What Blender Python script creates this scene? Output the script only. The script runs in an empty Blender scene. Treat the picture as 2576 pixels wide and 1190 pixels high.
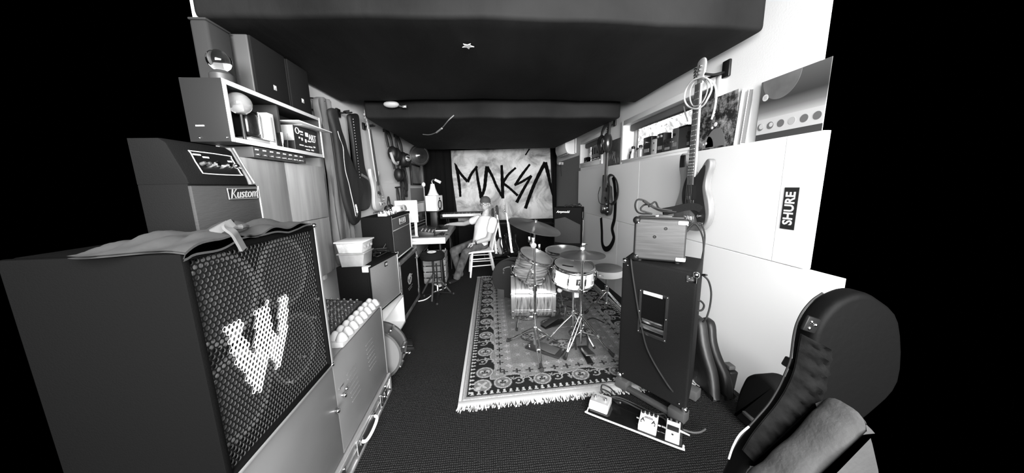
import bpy, bmesh, math, random
from mathutils import Vector, Matrix, Euler
R = math.radians
V = Vector
random.seed(7)
scene = bpy.context.scene
C = scene.collection

# ------------------------------------------------------------------ camera
HH = 1.5                                   # eye height
F = 749.7                                  # focal length in pixels of the 2576 px wide frame
PIT, YAW, ROL = R(9.604), R(4.728), R(-1.213)
def cam_axes():
    fwd = V((math.sin(YAW)*math.cos(PIT), math.cos(YAW)*math.cos(PIT), -math.sin(PIT)))
    right = V((math.cos(YAW), -math.sin(YAW), 0))
    up = right.cross(fwd)
    r2 = right*math.cos(ROL) + up*math.sin(ROL)
    u2 = up*math.cos(ROL) - right*math.sin(ROL)
    return r2, u2, fwd
AX, AU, AF = cam_axes()
cd = bpy.data.cameras.new('camera')
cam = bpy.data.objects.new('camera', cd); C.objects.link(cam)
M = Matrix((AX, AU, -AF)).transposed().to_4x4(); M.translation = (0, 0, HH)
cam.matrix_world = M
cd.sensor_fit = 'HORIZONTAL'; cd.sensor_width = 36.0; cd.lens = 36.0*F/2576.0
cd.clip_start = 0.02; cd.clip_end = 200
scene.camera = cam

# ------------------------------------------------------------------ world, light, exposure
w = bpy.data.worlds.new('world'); scene.world = w; w.use_nodes = True
w.node_tree.nodes['Background'].inputs[0].default_value = (0, 0, 0, 1)
w.node_tree.nodes['Background'].inputs[1].default_value = 0.0
vs = scene.view_settings
scene.display_settings.display_device = 'sRGB'
vs.view_transform = 'Standard'; vs.look = 'None'; vs.exposure = 0.4; vs.gamma = 1.0; vs.use_curve_mapping = False
def area(name, loc, target, sx, sy, power):
    l = bpy.data.lights.new(name, 'AREA'); l.shape = 'RECTANGLE'; l.size = sx; l.size_y = sy; l.energy = power
    o = bpy.data.objects.new(name, l); C.objects.link(o); o.location = loc
    o.rotation_euler = (V(target)-V(loc)).to_track_quat('-Z', 'Y').to_euler()
    return o
# the open garage doorway behind the photographer
area('doorway_daylight', (0.9, -6.0, 1.9), (-0.2, 5.0, 1.3), 3.6, 2.8, 1150)
area('overhead_fill', (0.45, -0.5, 2.6), (-0.1, 3.6, 1.0), 3.0, 2.0, 370)  # unseen soft lamp added overhead, inside the room, to brighten the side walls
# sun that lights the hedge outside; it does not enter by the high windows
sd = bpy.data.lights.new('sun', 'SUN'); sd.energy = 45.0; sd.angle = R(1.0)
so = bpy.data.objects.new('sun', sd); C.objects.link(so)
so.rotation_euler = V((0.25, -0.8, -0.55)).to_track_quat('-Z', 'Y').to_euler()

# ------------------------------------------------------------------ pixel of the photograph -> point on a known plane of the room
def ray(x, y):
    return AX*((x-1288)/F) - AU*((y-595)/F) + AF
CAMP = V((0, 0, HH))
def PX(x, y, v): d = ray(x, y); return CAMP + d*(v/d.x)
def PY(x, y, v): d = ray(x, y); return CAMP + d*(v/d.y)
def PZ(x, y, v): d = ray(x, y); return CAMP + d*((v-HH)/d.z)

# ------------------------------------------------------------------ materials
MATS = {}
def mat(name, v, rough=0.6, metal=0.0, spec=0.5, var=None, bump=None, trans=0.0, emit=0.0, aniso=None, coat=0.0, alpha=None):
    """grey material; var=(scale, amount[, stretch xyz]) mottles the colour, bump=(scale, strength[, stretch])"""
    if name in MATS: return MATS[name]
    m = bpy.data.materials.new(name); m.use_nodes = True
    nt = m.node_tree; b = nt.nodes['Principled BSDF']
    if isinstance(v, (int, float)): v = (v, v, v)
    b.inputs['Base Color'].default_value = (*v, 1)
    b.inputs['Roughness'].default_value = rough
    b.inputs['Metallic'].default_value = metal
    b.inputs['Specular IOR Level'].default_value = spec
    if coat: b.inputs['Coat Weight'].default_value = coat; b.inputs['Coat Roughness'].default_value = 0.1
    if trans: b.inputs['Transmission Weight'].default_value = trans
    if emit: b.inputs['Emission Color'].default_value = (*v, 1); b.inputs['Emission Strength'].default_value = emit
    if var or bump:
        tc = nt.nodes.new('ShaderNodeTexCoord')
    def noise(sc, st):
        mp = nt.nodes.new('ShaderNodeMapping'); mp.inputs['Scale'].default_value = st or (1, 1, 1)
        nt.links.new(tc.outputs['Object'], mp.inputs['Vector'])
        n = nt.nodes.new('ShaderNodeTexNoise'); n.inputs['Scale'].default_value = sc; n.inputs['Detail'].default_value = 5
        nt.links.new(mp.outputs['Vector'], n.inputs['Vector']); return n
    if var:
        n = noise(var[0], var[2] if len(var) > 2 else None)
        r = nt.nodes.new('ShaderNodeValToRGB')
        lo = [max(0, c*(1-var[1])) for c in v]; hi = [min(1, c*(1+var[1])) for c in v]
        r.color_ramp.elements[0].position = 0.32; r.color_ramp.elements[1].position = 0.68
        r.color_ramp.elements[0].color = (*lo, 1); r.color_ramp.elements[1].color = (*hi, 1)
        nt.links.new(n.outputs['Fac'], r.inputs['Fac']); nt.links.new(r.outputs['Color'], b.inputs['Base Color'])
    if bump:
        n = noise(bump[0], bump[2] if len(bump) > 2 else None)
        bp = nt.nodes.new('ShaderNodeBump'); bp.inputs['Strength'].default_value = bump[1]; bp.inputs['Distance'].default_value = 0.01
        nt.links.new(n.outputs['Fac'], bp.inputs['Height']); nt.links.new(bp.outputs['Normal'], b.inputs['Normal'])
    MATS[name] = m
    return m
black = mat('black_plastic', 0.007, 0.45, spec=.3)
matte = mat('matte_black', 0.005, 0.9, spec=0.15)
tolex = mat('black_tolex', 0.007, 0.75, spec=.06, bump=(260, 0.2))
tolexg = mat('charcoal_tolex', 0.035, 0.55, bump=(240, 0.35))
rubber = mat('black_rubber', 0.009, 0.7)
chrome = mat('chrome', 0.85, 0.16, metal=1.0)
steel = mat('brushed_steel', 0.62, 0.3, metal=1.0)
alu = mat('aluminium', 0.8, 0.35, metal=0.85)
white = mat('white_paint', 0.82, 0.5)
whitep = mat('white_plastic', 0.8, 0.35)
offwhite = mat('off_white', 0.62, 0.6)
lgrey = mat('light_grey', 0.42, 0.5)
grey = mat('mid_grey', 0.2, 0.6)
dgrey = mat('dark_grey', 0.06, 0.6)
ink = mat('black_ink', 0.01, 0.7)
wprint = mat('white_print', 0.8, 0.6)
gprint = mat('grey_print', 0.3, 0.6)
glass = mat('clear_glass', 0.95, 0.03, trans=1.0)
cloth_black = mat('black_cloth', 0.006, 0.95, spec=0.1, bump=(60, 0.25))
skin = mat('skin', 0.40, 0.5)
cym = mat('cymbal_bronze', 0.22, 0.34, metal=0.85, var=(4, 0.25, (1, 1, 1)))

# ------------------------------------------------------------------ mesh building
def rotz(a): return Matrix.Rotation(a, 4, 'Z')
def euler(x=0, y=0, z=0): return Euler((R(x), R(y), R(z))).to_matrix().to_4x4()
def frame(o, u, v, n):
    m = Matrix((V(u), V(v), V(n))).transposed().to_4x4(); m.translation = V(o); return m
def smoothpath(pts, k=6, closed=False):
    pts = [V(p) for p in pts]; n = len(pts)
    if n < 3: return pts
    out = []
    rng = range(n if closed else n-1)
    for i in rng:
        p1, p2 = pts[i], pts[(i+1) % n]
        p0 = pts[(i-1) % n] if (closed or i > 0) else p1*2-p2
        p3 = pts[(i+2) % n] if (closed or i < n-2) else p2*2-p1
        for j in range(k):
            t = j/k
            out.append(0.5*((2*p1)+(p2-p0)*t+(2*p0-5*p1+4*p2-p3)*t*t+(3*p1-p0-3*p2+p3)*t**3))
    if not closed: out.append(pts[-1])
    return out
class MB:
    def __init__(s, M=None): s.bm = bmesh.new(); s.M = M or Matrix.Identity(4)
    def _x(s, vs, T=None):
        T = s.M @ T if T is not None else s.M
        for v in vs: v.co = T @ v.co
    def box(s, c, size, rot=None, bev=0.0, seg=2):
        r = bmesh.ops.create_cube(s.bm, size=1.0); vs = r['verts']
        for v in vs: v.co = V((v.co.x*size[0], v.co.y*size[1], v.co.z*size[2]))
        if bev > 0:
            es = list({e for v in vs for e in v.link_edges})
            q = bmesh.ops.bevel(s.bm, geom=es, offset=min(bev, min(size)*0.49), segments=seg, affect='EDGES', profile=0.5)
            vs = list({v for f in q['faces'] for v in f.verts} | {v for v in vs if v.is_valid})
        T = Matrix.Translation(V(c))
        if rot is not None: T = T @ rot.to_4x4()
        s._x(vs, T); return s
    def b2(s, lo, hi, bev=0.0, seg=2):
        lo = V(lo); hi = V(hi)
        return s.box((lo+hi)/2, [abs(a) for a in (hi-lo)], None, bev, seg)
    def cyl(s, p, q, r, r2=None, n=16, cap=True):
        p = V(p); q = V(q); d = q-p; L = d.length
        if L < 1e-7: return s
        x = bmesh.ops.create_cone(s.bm, cap_ends=cap, segments=n, radius1=r, radius2=r if r2 is None else r2, depth=L)
        T = Matrix.Translation((p+q)/2) @ d.to_track_quat('Z', 'Y').to_matrix().to_4x4()
        s._x(x['verts'], T); return s
    def sph(s, c, r, sc=(1, 1, 1), n=16, rot=None):
        x = bmesh.ops.create_uvsphere(s.bm, u_segments=n, v_segments=max(6, n//2), radius=r)
        T = Matrix.Translation(V(c))
        if rot is not None: T = T @ rot.to_4x4()
        T = T @ Matrix.Diagonal((*sc, 1)); s._x(x['verts'], T); return s
    def lathe(s, prof, T=None, n=32, a0=0, a1=2*math.pi):
        full = abs(a1-a0-2*math.pi) < 1e-6; k = n if full else n+1
        rings = []
        for (r, z) in prof:
            if r < 1e-6: rings.append([s.bm.verts.new((0, 0, z))])
            else: rings.append([s.bm.verts.new((r*math.cos(a0+(a1-a0)*i/n), r*math.sin(a0+(a1-a0)*i/n), z)) for i in range(k)])
        for A, B in zip(rings, rings[1:]):
            for i in range(n):
                j = (i+1) % k if full else i+1
                if len(A) == 1 and len(B) == 1: continue
                if len(A) == 1: f = (A[0], B[j], B[i])
                elif len(B) == 1: f = (A[i], A[j], B[0])
                else: f = (A[i], A[j], B[j], B[i])
                try: s.bm.faces.new(f)
                except ValueError: pass
        s._x([v for r in rings for v in r], T); return s
    def tube(s, pts, r, n=8, closed=False, k=5, flat=None):
        """round tube (or flat=(w,t): a strap) along a smoothed path"""
        ps = smoothpath(pts, k, closed) if k > 1 else [V(p) for p in pts]
        rr = r if callable(r) else (lambda t: r)
        m = len(ps); rings = []; nrm = None
        for i, p in enumerate(ps):
            a = ps[(i-1) % m] if (closed or i > 0) else p; b = ps[(i+1) % m] if (closed or i < m-1) else p
            t = (b-a); t = t.normalized() if t.length > 1e-9 else V((0, 0, 1))
            if nrm is None:
                nrm = t.orthogonal().normalized() if flat is None or len(flat) < 3 else (V(flat[2])-t*t.dot(V(flat[2]))).normalized()
            else:
                ref = nrm if flat is None or len(flat) < 3 else V(flat[2])
                nn = ref-t*ref.dot(t); nrm = nn.normalized() if nn.length > 1e-6 else nrm
            bi = t.cross(nrm); R0 = rr(i/max(1, m-1))
            if flat:
                w_, t_ = flat[0]/2, flat[1]/2
                co = [p+nrm*a_*t_+bi*b_*w_ for a_, b_ in ((1, 1), (1, -1), (-1, -1), (-1, 1))]
            else:
                co = [p+(nrm*math.cos(2*math.pi*q/n)+bi*math.sin(2*math.pi*q/n))*R0 for q in range(n)]
            rings.append([s.bm.verts.new(c) for c in co])
        N = len(rings[0])
        for i in range(m if closed else m-1):
            A, B = rings[i], rings[(i+1) % m]
            for q in range(N):
                s.bm.faces.new((A[q], A[(q+1) % N], B[(q+1) % N], B[q]))
        if not closed:
            s.bm.faces.new(rings[0][::-1]); s.bm.faces.new(rings[-1])
        s._x([v for r_ in rings for v in r_]); return s
    def prism(s, pts, t, T=None, bev=0.0, seg=2, center=False):
        """outline (u,v) in the local xy plane, extruded from z=0 to z=t"""
        z0 = -t/2 if center else 0
        n = len(pts)
        A = [s.bm.verts.new((p[0], p[1], z0)) for p in pts]; B = [s.bm.verts.new((p[0], p[1], z0+t)) for p in pts]
        s.bm.faces.new(A[::-1]); top = s.bm.faces.new(B)
        for i in range(n): s.bm.faces.new((A[i], A[(i+1) % n], B[(i+1) % n], B[i]))
        vs = A+B
        if bev > 0:
            s.bm.normal_update()
            es = [e for e in {e for v in vs for e in v.link_edges} if abs((e.verts[0].co-e.verts[1].co).z) < 1e-9]
            q = bmesh.ops.bevel(s.bm, geom=es, offset=bev, segments=seg, affect='EDGES', profile=0.5)
            vs = list({v for f in q['faces'] for v in f.verts} | {v for v in vs if v.is_valid})
        s._x(vs, T); return s
    def ribbon(s, pts, wd, t, T=None):
        """brush stroke polyline in local xy, width wd (number or list), thickness t"""
        n = len(pts); ps = [V((p[0], p[1], 0)) for p in pts]; L = []; Rr = []
        for i, p in enumerate(ps):
            a = ps[max(0, i-1)]; b = ps[min(n-1, i+1)]; d = (b-a).normalized(); nn = V((-d.y, d.x, 0))
            w_ = (wd[i] if isinstance(wd, (list, tuple)) else wd)/2
            if 0 < i < n-1:
                d1 = (p-a).normalized(); c = max(0.45, V((-d1.y, d1.x, 0)).dot(nn)); w_ /= c
            L.append(p+nn*w_); Rr.append(p-nn*w_)
        vs = []
        for z in (0, t):
            vs.append([s.bm.verts.new((q.x, q.y, z)) for q in L]); vs.append([s.bm.verts.new((q.x, q.y, z)) for q in Rr])
        l0, r0, l1, r1 = vs
        for i in range(n-1):
            s.bm.faces.new((r1[i], r1[i+1], l1[i+1], l1[i])); s.bm.faces.new((l0[i], l0[i+1], r0[i+1], r0[i]))
            s.bm.faces.new((l1[i], l1[i+1], l0[i+1], l0[i])); s.bm.faces.new((r0[i], r0[i+1], r1[i+1], r1[i]))
        s.bm.faces.new((l0[0], r0[0], r1[0], l1[0])); s.bm.faces.new((l1[-1], r1[-1], r0[-1], l0[-1]))
        s._x([v for q in vs for v in q], T); return s
    def mesh(s, verts, faces, T=None):
        vs = [s.bm.verts.new(v) for v in verts]
        for f in faces:
            try: s.bm.faces.new([vs[i] for i in f])
            except ValueError: pass
        s._x(vs, T); return s
    def build(s, name, m, parent=None, label=None, smooth=35, kind=None):
        bmesh.ops.recalc_face_normals(s.bm, faces=s.bm.faces[:])
        me = bpy.data.meshes.new(name); s.bm.to_mesh(me); s.bm.free()
        me.materials.append(m)
        if smooth:
            me.polygons.foreach_set('use_smooth', [True]*len(me.polygons))
            me.set_sharp_from_angle(angle=R(smooth))
        o = bpy.data.objects.new(name, me); C.objects.link(o)
        if parent is not None: o.parent = parent
        if label: o['label'] = label
        if kind: o['kind'] = kind
        return o
def same(o, loc, parent, rot=None, name=None):
    """a copy of a small piece sharing its mesh"""
    c = o.copy(); C.objects.link(c); c.parent = parent; c.location = loc
    if rot is not None: c.rotation_euler = rot
    return c
def thing(name, label, cat, loc=(0, 0, 0), rz=0.0, group=None, rot=None):
    o = bpy.data.objects.new(name, None); C.objects.link(o); o.empty_display_size = 0.05
    o.location = loc; o.rotation_euler = rot if rot is not None else (0, 0, rz)
    o['label'] = label; o['category'] = cat
    if group: o['group'] = group
    return o
def tag(o, label, cat, group=None, kind=None):
    o['label'] = label; o['category'] = cat
    if group: o['group'] = group
    if kind: o['kind'] = kind
    return o
def struct(o, label=None):
    o['kind'] = 'structure'
    if label: o['label'] = label
    return o
def copy_tree(o, parent=None):
    c = o.copy(); C.objects.link(c)
    if parent is not None: c.parent = parent
    for ch in list(o.children): copy_tree(ch, c)
    return c
def lettering(txt, size, T, m, parent, name='lettering', th=0.002, sx=1.0, shear=0.0, bold=0.0):
    cu = bpy.data.curves.new('t', 'FONT'); cu.body = txt; cu.size = size; cu.extrude = th/2; cu.align_x = 'CENTER'; cu.align_y = 'CENTER'
    cu.shear = shear; cu.offset = bold; cu.resolution_u = 3
    ob = bpy.data.objects.new('t', cu); C.objects.link(ob)
    me = bpy.data.meshes.new_from_object(ob); bpy.data.objects.remove(ob)
    for v in me.vertices:
        co = v.co.copy(); co.x *= sx; v.co = T @ co
    me.materials.clear(); me.materials.append(m)
    o = bpy.data.objects.new(name, me); C.objects.link(o); o.parent = parent
    return o
# ================================================================== THE ROOM
XL, XR, XP, YB = -1.53, 1.80, 1.755, 7.66
wallm = mat('white_wall_paint', 0.8, 0.75, bump=(90, 0.08))
panelm = mat('white_wall_panel', 0.85, 0.6, bump=(40, 0.05))
def carpet_mat():
    m = bpy.data.materials.new('ribbed_carpet'); m.use_nodes = True; nt = m.node_tree; b = nt.nodes['Principled BSDF']
    b.inputs['Roughness'].default_value = 0.95; b.inputs['Specular IOR Level'].default_value = 0.1
    tc = nt.nodes.new('ShaderNodeTexCoord')
    wv = nt.nodes.new('ShaderNodeTexWave'); wv.wave_type = 'BANDS'; wv.bands_direction = 'X'; wv.inputs['Scale'].default_value = 26; wv.inputs['Distortion'].default_value = 0.8; wv.inputs['Detail'].default_value = 2; wv.inputs['Detail Scale'].default_value = 6
    wy = nt.nodes.new('ShaderNodeTexWave'); wy.wave_type = 'BANDS'; wy.bands_direction = 'Y'; wy.inputs['Scale'].default_value = 22; wy.inputs['Distortion'].default_value = 3.0; wy.inputs['Detail'].default_value = 2
    n = nt.nodes.new('ShaderNodeTexNoise'); n.inputs['Scale'].default_value = 130; n.inputs['Detail'].default_value = 3
    for q in (wv, wy, n): nt.links.new(tc.outputs['Object'], q.inputs['Vector'])
    mu = nt.nodes.new('ShaderNodeMath'); mu.operation = 'MULTIPLY'; nt.links.new(wv.outputs['Fac'], mu.inputs[0]); nt.links.new(wy.outputs['Fac'], mu.inputs[1])
    ad = nt.nodes.new('ShaderNodeMath'); ad.operation = 'ADD'; nt.links.new(mu.outputs[0], ad.inputs[0]); nt.links.new(n.outputs['Fac'], ad.inputs[1])
    r = nt.nodes.new('ShaderNodeValToRGB'); r.color_ramp.elements[0].position = 0.45; r.color_ramp.elements[1].position = 1.35 if False else 1.0
    r.color_ramp.elements[0].color = (.004, .004, .004, 1); r.color_ramp.elements[1].color = (.032, .032, .032, 1)
    nt.links.new(ad.outputs[0], r.inputs['Fac']); nt.links.new(r.outputs['Color'], b.inputs['Base Color'])
    bp = nt.nodes.new('ShaderNodeBump'); bp.inputs['Strength'].default_value = 0.7; bp.inputs['Distance'].default_value = 0.006
    nt.links.new(ad.outputs[0], bp.inputs['Height']); nt.links.new(bp.outputs['Normal'], b.inputs['Normal'])
    return m
struct(MB().b2((XL-.1, 1.22, -.08), (XR+.1, YB+.1, 0)).build('floor', carpet_mat()), 'dark ribbed carpet floor')
struct(MB().b2((XL-.02, 1.93, -.08), (XL, YB+.1, 2.76)).build('wall_left', wallm), 'white painted left wall')
struct(MB().b2((XL-.12, YB, -.08), (XR+.12, YB+.12, 2.85)).build('wall_back', mat('black_back_wall', 0.01, 0.95, spec=.1)), 'black back wall behind the banner')
struct(MB().b2((XL-.12, 1.9, 2.76), (XR+.14, YB+.12, 2.9)).b2((XL-.12, -2.2, 2.76), (XR+.14, 1.9, 2.9)).build('ceiling', mat('dark_ceiling', 0.02, 0.9)), 'dark ceiling')

# right wall with two window openings (W1 the nearer, W2 the farther)
W1 = (2.30, 3.86, 1.80, 2.235); W2 = (4.62, 5.62, 1.885, 2.235)
wr = MB()
def wallpiece(y0, y1, z0, z1, th=.16): wr.b2((XR, y0, z0), (XR+th, y1, z1))
wallpiece(1.57, 2.15, -.08, 2.76, .02); wallpiece(2.15, W1[0], -.08, 2.85); wallpiece(W1[1], W2[0], -.08, 2.85); wallpiece(W2[1], YB+.1, -.08, 2.85)
for W in (W1, W2): wallpiece(W[0], W[1], -.08, W[2]); wallpiece(W[0], W[1], W[3], 2.85)
WR = struct(wr.build('wall_right', wallm), 'white painted right wall with two high windows')
zs = 1.005
for (y0, y1) in ((1.47, 1.661), (1.664, 3.348), (3.351, 5.63)):
    MB().b2((XP, y0, zs+.002), (XR-.001, y1, 1.752), .0015, 1).build('panel', panelm, WR)
for (y0, y1) in ((1.30, 3.86), (3.863, 5.63)):
    MB().b2((XP, y0, .0), (XR-.001, y1, zs-.002), .0015, 1).build('panel', panelm, WR)
# left wall: white boarding along the desk
WL = bpy.data.objects['wall_left']
MB().b2((XL+.001, 4.35, .05), (XL+.03, 6.15, 1.585), .002, 1).build('panel', panelm, WL)
MB().b2((XL+.001, 6.16, .05), (XL+.025, YB, 1.5), .002, 1).build('panel', mat('grey_board', .3, .7), WL)

def window(name, W, label, mull):
    y0, y1, z0, z1 = W
    root = bpy.data.objects.new(name, None); C.objects.link(root); struct(root, label)
    root.location = (XR, (y0+y1)/2, z0)
    off = -V(root.location)
    def p(nm, lo, hi, m, bev=.003): return MB(Matrix.Translation(off)).b2(lo, hi, bev).build(nm, m, root)
    c = .055
    p('casing', (XR-.022, y0-c, z0-c-.02), (XR+.002, y0+.004, z1+c), white); p('casing', (XR-.022, y1-.004, z0-c-.02), (XR+.002, y1+c, z1+c), white)
    p('casing', (XR-.022, y0, z1-.004), (XR+.002, y1, z1+c), white); p('casing', (XR-.022, y0, z0-c-.02), (XR+.002, y1, z0-.022), white)
    p('sill', (XR-.03, y0-.01, z0-.022), (XR+.17, y1+.01, z0+.002), white)
    xi = XR+.125
    for a, b in ((y0, y0+.05), (y1-.05, y1)): p('sash', (xi, a, z0), (xi+.04, b, z1), lgrey)
    p('sash', (xi, y0+.05, z1-.05), (xi+.04, y1-.05, z1), lgrey); p('sash', (xi, y0+.05, z0), (xi+.04, y1-.05, z0+.035), lgrey)
    p('blind_roll', (XR+.06, y0+.02, z1-.075), (xi, y1-.02, z1-.002), mat('blind_grey', .12, .7), .015)
    for q in mull: p('mullion', (xi, q-.02, z0), (xi+.04, q+.02, z1), lgrey)
    p('pane', (xi+.016, y0+.05, z0+.035), (xi+.02, y1-.05, z1-.05), mat('window_glass', .95, 0.0, trans=1.0), 0)
window('window_1', W1, 'long high window with bottles and boxes on its sill', (2.62,))
window('window_2', W2, 'far high window half covered by the hanging guitar', ())
# hedge outside the windows
hb = MB(); rnd = random.Random(3)
lv = []; fs = []
for i in range(9000):
    y = rnd.uniform(4.0, 12.5); z = rnd.uniform(1.2, 4.6); x = 3.1 + rnd.random()**2*.9
    s_ = rnd.uniform(.035, .075); q = Euler((rnd.uniform(0, 6.3), rnd.uniform(0, 6.3), rnd.uniform(0, 6.3))).to_matrix()
    k = len(lv)
    for a in ((-1, 0, 0), (0, -.45, .08), (1, 0, 0), (0, .45, .08)): lv.append(V((x, y, z))+q @ (V(a)*s_))
    fs.append((k, k+1, k+2, k+3))
hb.mesh(lv, fs)
tag(hb.build('hedge', mat('pale_leaf', .62, .6, var=(1.2, .45)), smooth=0), 'bright sunlit hedge outside the high windows', 'hedge', kind='stuff')
hs = MB(); hs.b2((4.1, 4.9, 0), (4.4, 13.5, 5.2), .1)
struct(hs.build('trim_1', mat('pale_fence', .55, .8)), 'pale garden fence behind the hedge')

# the two black fabric covered soffits
fabric = mat('black_fabric', 0.0075, 0.8, spec=0.2, var=(1.3, .8, (1, .5, 1)), bump=(3.2, .9, (2.2, .6, 1)))
def soffit(name, label, x0, x1, y0, y1, z0, z1, sag, rad, taper=0.0):
    t = thing(name, label, 'ceiling cover', ((x0+x1)/2, (y0+y1)/2, z0))
    m = MB(Matrix.Translation(-V(t.location)))
    m.b2((x0, y0, z0), (x1, y1, z1), rad, 4)
    bmesh.ops.subdivide_edges(m.bm, edges=[e for e in m.bm.edges if e.calc_length() > .5], cuts=14, use_grid_fill=True)
    for v in m.bm.verts:
        wco = v.co + V(t.location)
        u = (wco.x-x0)/(x1-x0); k = (wco.z-z0)/(z1-z0)
        if taper and wco.x > (x0+x1)/2: v.co.x -= taper*(wco.y-y0)/(y1-y0)
        if k < .6: v.co.z -= sag*math.sin(math.pi*min(1, max(0, u)))*(1-k)*1.0 - .004*math.sin(9*wco.x+4*wco.y)
    m.build('fabric_cover', fabric, t, smooth=50)
    return t
soffit('fabric_canopy', 'wide black fabric covered ceiling box with the white star under it', -1.51, 1.748, 1.88, 3.5, 2.415, 2.755, -.03, .03)
soffit('fabric_canopy', 'farther lower black fabric ceiling box in front of the banner', -1.34, 1.66, 3.68, 6.6, 2.29, 2.755, 0.0, .03, .13)
# white star
st = thing('star', 'small white five pointed star on the black ceiling cover', 'star', PZ(1177, 117, 2.426))
pts = [(.042*(1 if i % 2 == 0 else .45)*math.sin(math.pi*i/5+.12), .042*(1 if i % 2 == 0 else .45)*math.cos(math.pi*i/5+.12)) for i in range(10)]
MB().prism(pts, .004, None).build('star_body', mat('bright_white', .95, .5), st, smooth=0)

# banner
def banner():
    Yb = 7.60
    tl, tr, br, bl = PY(1129, 379, Yb), PY(1384, 372, Yb), PY(1391, 549, Yb), PY(1153, 557, Yb)
    t = thing('banner', 'pale creased cloth banner with five large black painted capitals on the back wall', 'banner', (0.4, Yb, .65))
    L = V(t.location)
    def P(u, v, d=0.0):
        a = tl.lerp(tr, u); b = bl.lerp(br, u); q = a.lerp(b, v)
        wv = .012*math.sin(u*7+v*3)+.008*math.sin(u*17-v*5)+.01*math.sin(v*6+1)
        return V((q.x, Yb+wv-d, q.z))-L
    N, K = 48, 34
    vs = [P(i/N, j/K) for j in range(K+1) for i in range(N+1)]
    vs += [p+V((0, .006, 0)) for p in vs]
    o = (N+1)*(K+1); fs = []
    for j in range(K):
        for i in range(N):
            a = j*(N+1)+i
            fs.append((a, a+1, a+N+2, a+N+1)); fs.append((o+a, o+a+N+1, o+a+N+2, o+a+1))
    m = bpy.data.materials.new('painted_banner_cloth'); m.use_nodes = True; nt = m.node_tree; b = nt.nodes['Principled BSDF']; b.inputs['Roughness'].default_value = .9
    tc = nt.nodes.new('ShaderNodeTexCoord'); mp = nt.nodes.new('ShaderNodeMapping'); mp.inputs['Scale'].default_value = (1, 1, 1.1)
    nt.links.new(tc.outputs['Object'], mp.inputs['Vector'])
    n1 = nt.nodes.new('ShaderNodeTexNoise'); n1.inputs['Scale'].default_value = 1.9; n1.inputs['Detail'].default_value = 8; n1.inputs['Roughness'].default_value = .62; n1.inputs['Distortion'].default_value = .8
    n2 = nt.nodes.new('ShaderNodeTexVoronoi'); n2.feature = 'DISTANCE_TO_EDGE'; n2.inputs['Scale'].default_value = 1.7
    for q in (n1, n2): nt.links.new(mp.outputs['Vector'], q.inputs['Vector'])
    r1 = nt.nodes.new('ShaderNodeValToRGB'); e = r1.color_ramp.elements; e[0].position = .36; e[1].position = .58; e[0].color = (.2, .2, .2, 1); e[1].color = (.66, .66, .66, 1)
    r2 = nt.nodes.new('ShaderNodeValToRGB'); e = r2.color_ramp.elements; e[0].position = .0; e[1].position = .02; e[0].color = (.55, .55, .55, 1); e[1].color = (1, 1, 1, 1)
    nt.links.new(n1.outputs['Fac'], r1.inputs['Fac']); nt.links.new(n2.outputs['Distance'], r2.inputs['Fac'])
    mx = nt.nodes.new('ShaderNodeMix'); mx.data_type = 'RGBA'; mx.blend_type = 'MULTIPLY'; mx.inputs['Factor'].default_value = .28
    nt.links.new(r1.outputs['Color'], mx.inputs[6]); nt.links.new(r2.outputs['Color'], mx.inputs[7]); nt.links.new(mx.outputs[2], b.inputs['Base Color'])
    MB().mesh(vs, fs).build('cloth', m, t, smooth=60)
    # letters, in pixels of a 1587x1190 enlargement of the photograph
    S = [([(118, 250), (140, 300), (165, 430), (182, 560), (190, 670)], [8, 32, 34, 32, 26]),
         ([(140, 300), (200, 390), (280, 480)], [24, 30, 34]), ([(280, 485), (330, 380), (400, 290)], [34, 32, 26]),
         ([(385, 290), (410, 470), (432, 580), (446, 690)], [24, 34, 36, 34]),
         ([(450, 680), (490, 560), (508, 400), (522, 290)], [34, 40, 44, 44]), ([(522, 295), (590, 420), (640, 540), (720, 685)], [38, 32, 32, 30]),
         ([(704, 275), (712, 480), (718, 690)], [28, 42, 36]), ([(880, 308), (790, 390), (725, 485)], [24, 30, 34]), ([(720, 500), (800, 560), (905, 655)], [34, 28, 30]),
         ([(1055, 265), (960, 390), (870, 525)], [24, 34, 30]), ([(865, 528), (960, 480), (1075, 408)], [22, 30, 28]), ([(1075, 408), (980, 570), (890, 740)], [26, 34, 38]),
         ([(1000, 815), (1060, 640), (1130, 470), (1245, 240)], [36, 40, 40, 40]), ([(1245, 240), (1280, 370), (1310, 520), (1335, 650)], [44, 40, 28, 10]),
         ([(1050, 75), (1000, 150)], [14, 16])]
    k = 2.45/ (1384-1129) * .2016
    def Q(x, y):
        px, py = 1120+x*.2016, 360+y*.2017
        w_ = PY(px, py, Yb); return w_-L
    pm = mat('black_paint', .004, .9, spec=.03)
    b_ = MB()
    for si, (pts, wd) in enumerate(S):
        # follow the cloth: densify the stroke
        pp = smoothpath([V((x, y, 0)) for x, y in pts], 8) if len(pts) > 2 else [V((pts[0][0], pts[0][1], 0)).lerp(V((pts[1][0], pts[1][1], 0)), i/8) for i in range(9)]
        n = len(pp); ring = []
        for i, p in enumerate(pp):
            f = i/(n-1)*(len(wd)-1); a = int(min(f, len(wd)-2)); w_ = wd[a]+(wd[a+1]-wd[a])*(f-a)
            w_ *= 1+.08*math.sin(i*2.1)
            d = (pp[min(n-1, i+1)]-pp[max(0, i-1)]).normalized(); nn = V((-d.y, d.x, 0))*w_/2
            ring.append((p+nn, p-nn))
        vv = []; ff = []
        for l, r in ring:
            for q in (l, r):
                w3 = Q(q.x, q.y); 
                vv.append(V((w3.x, -.030-.0006*si, w3.z))); vv.append(V((w3.x, .02, w3.z)))
        for i in range(n-1):
            a = 4*i; ff += [(a, a+4, a+6, a+2), (a+1, a+3, a+7, a+5), (a, a+1, a+5, a+4), (a+2, a+6, a+7, a+3)]
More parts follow.
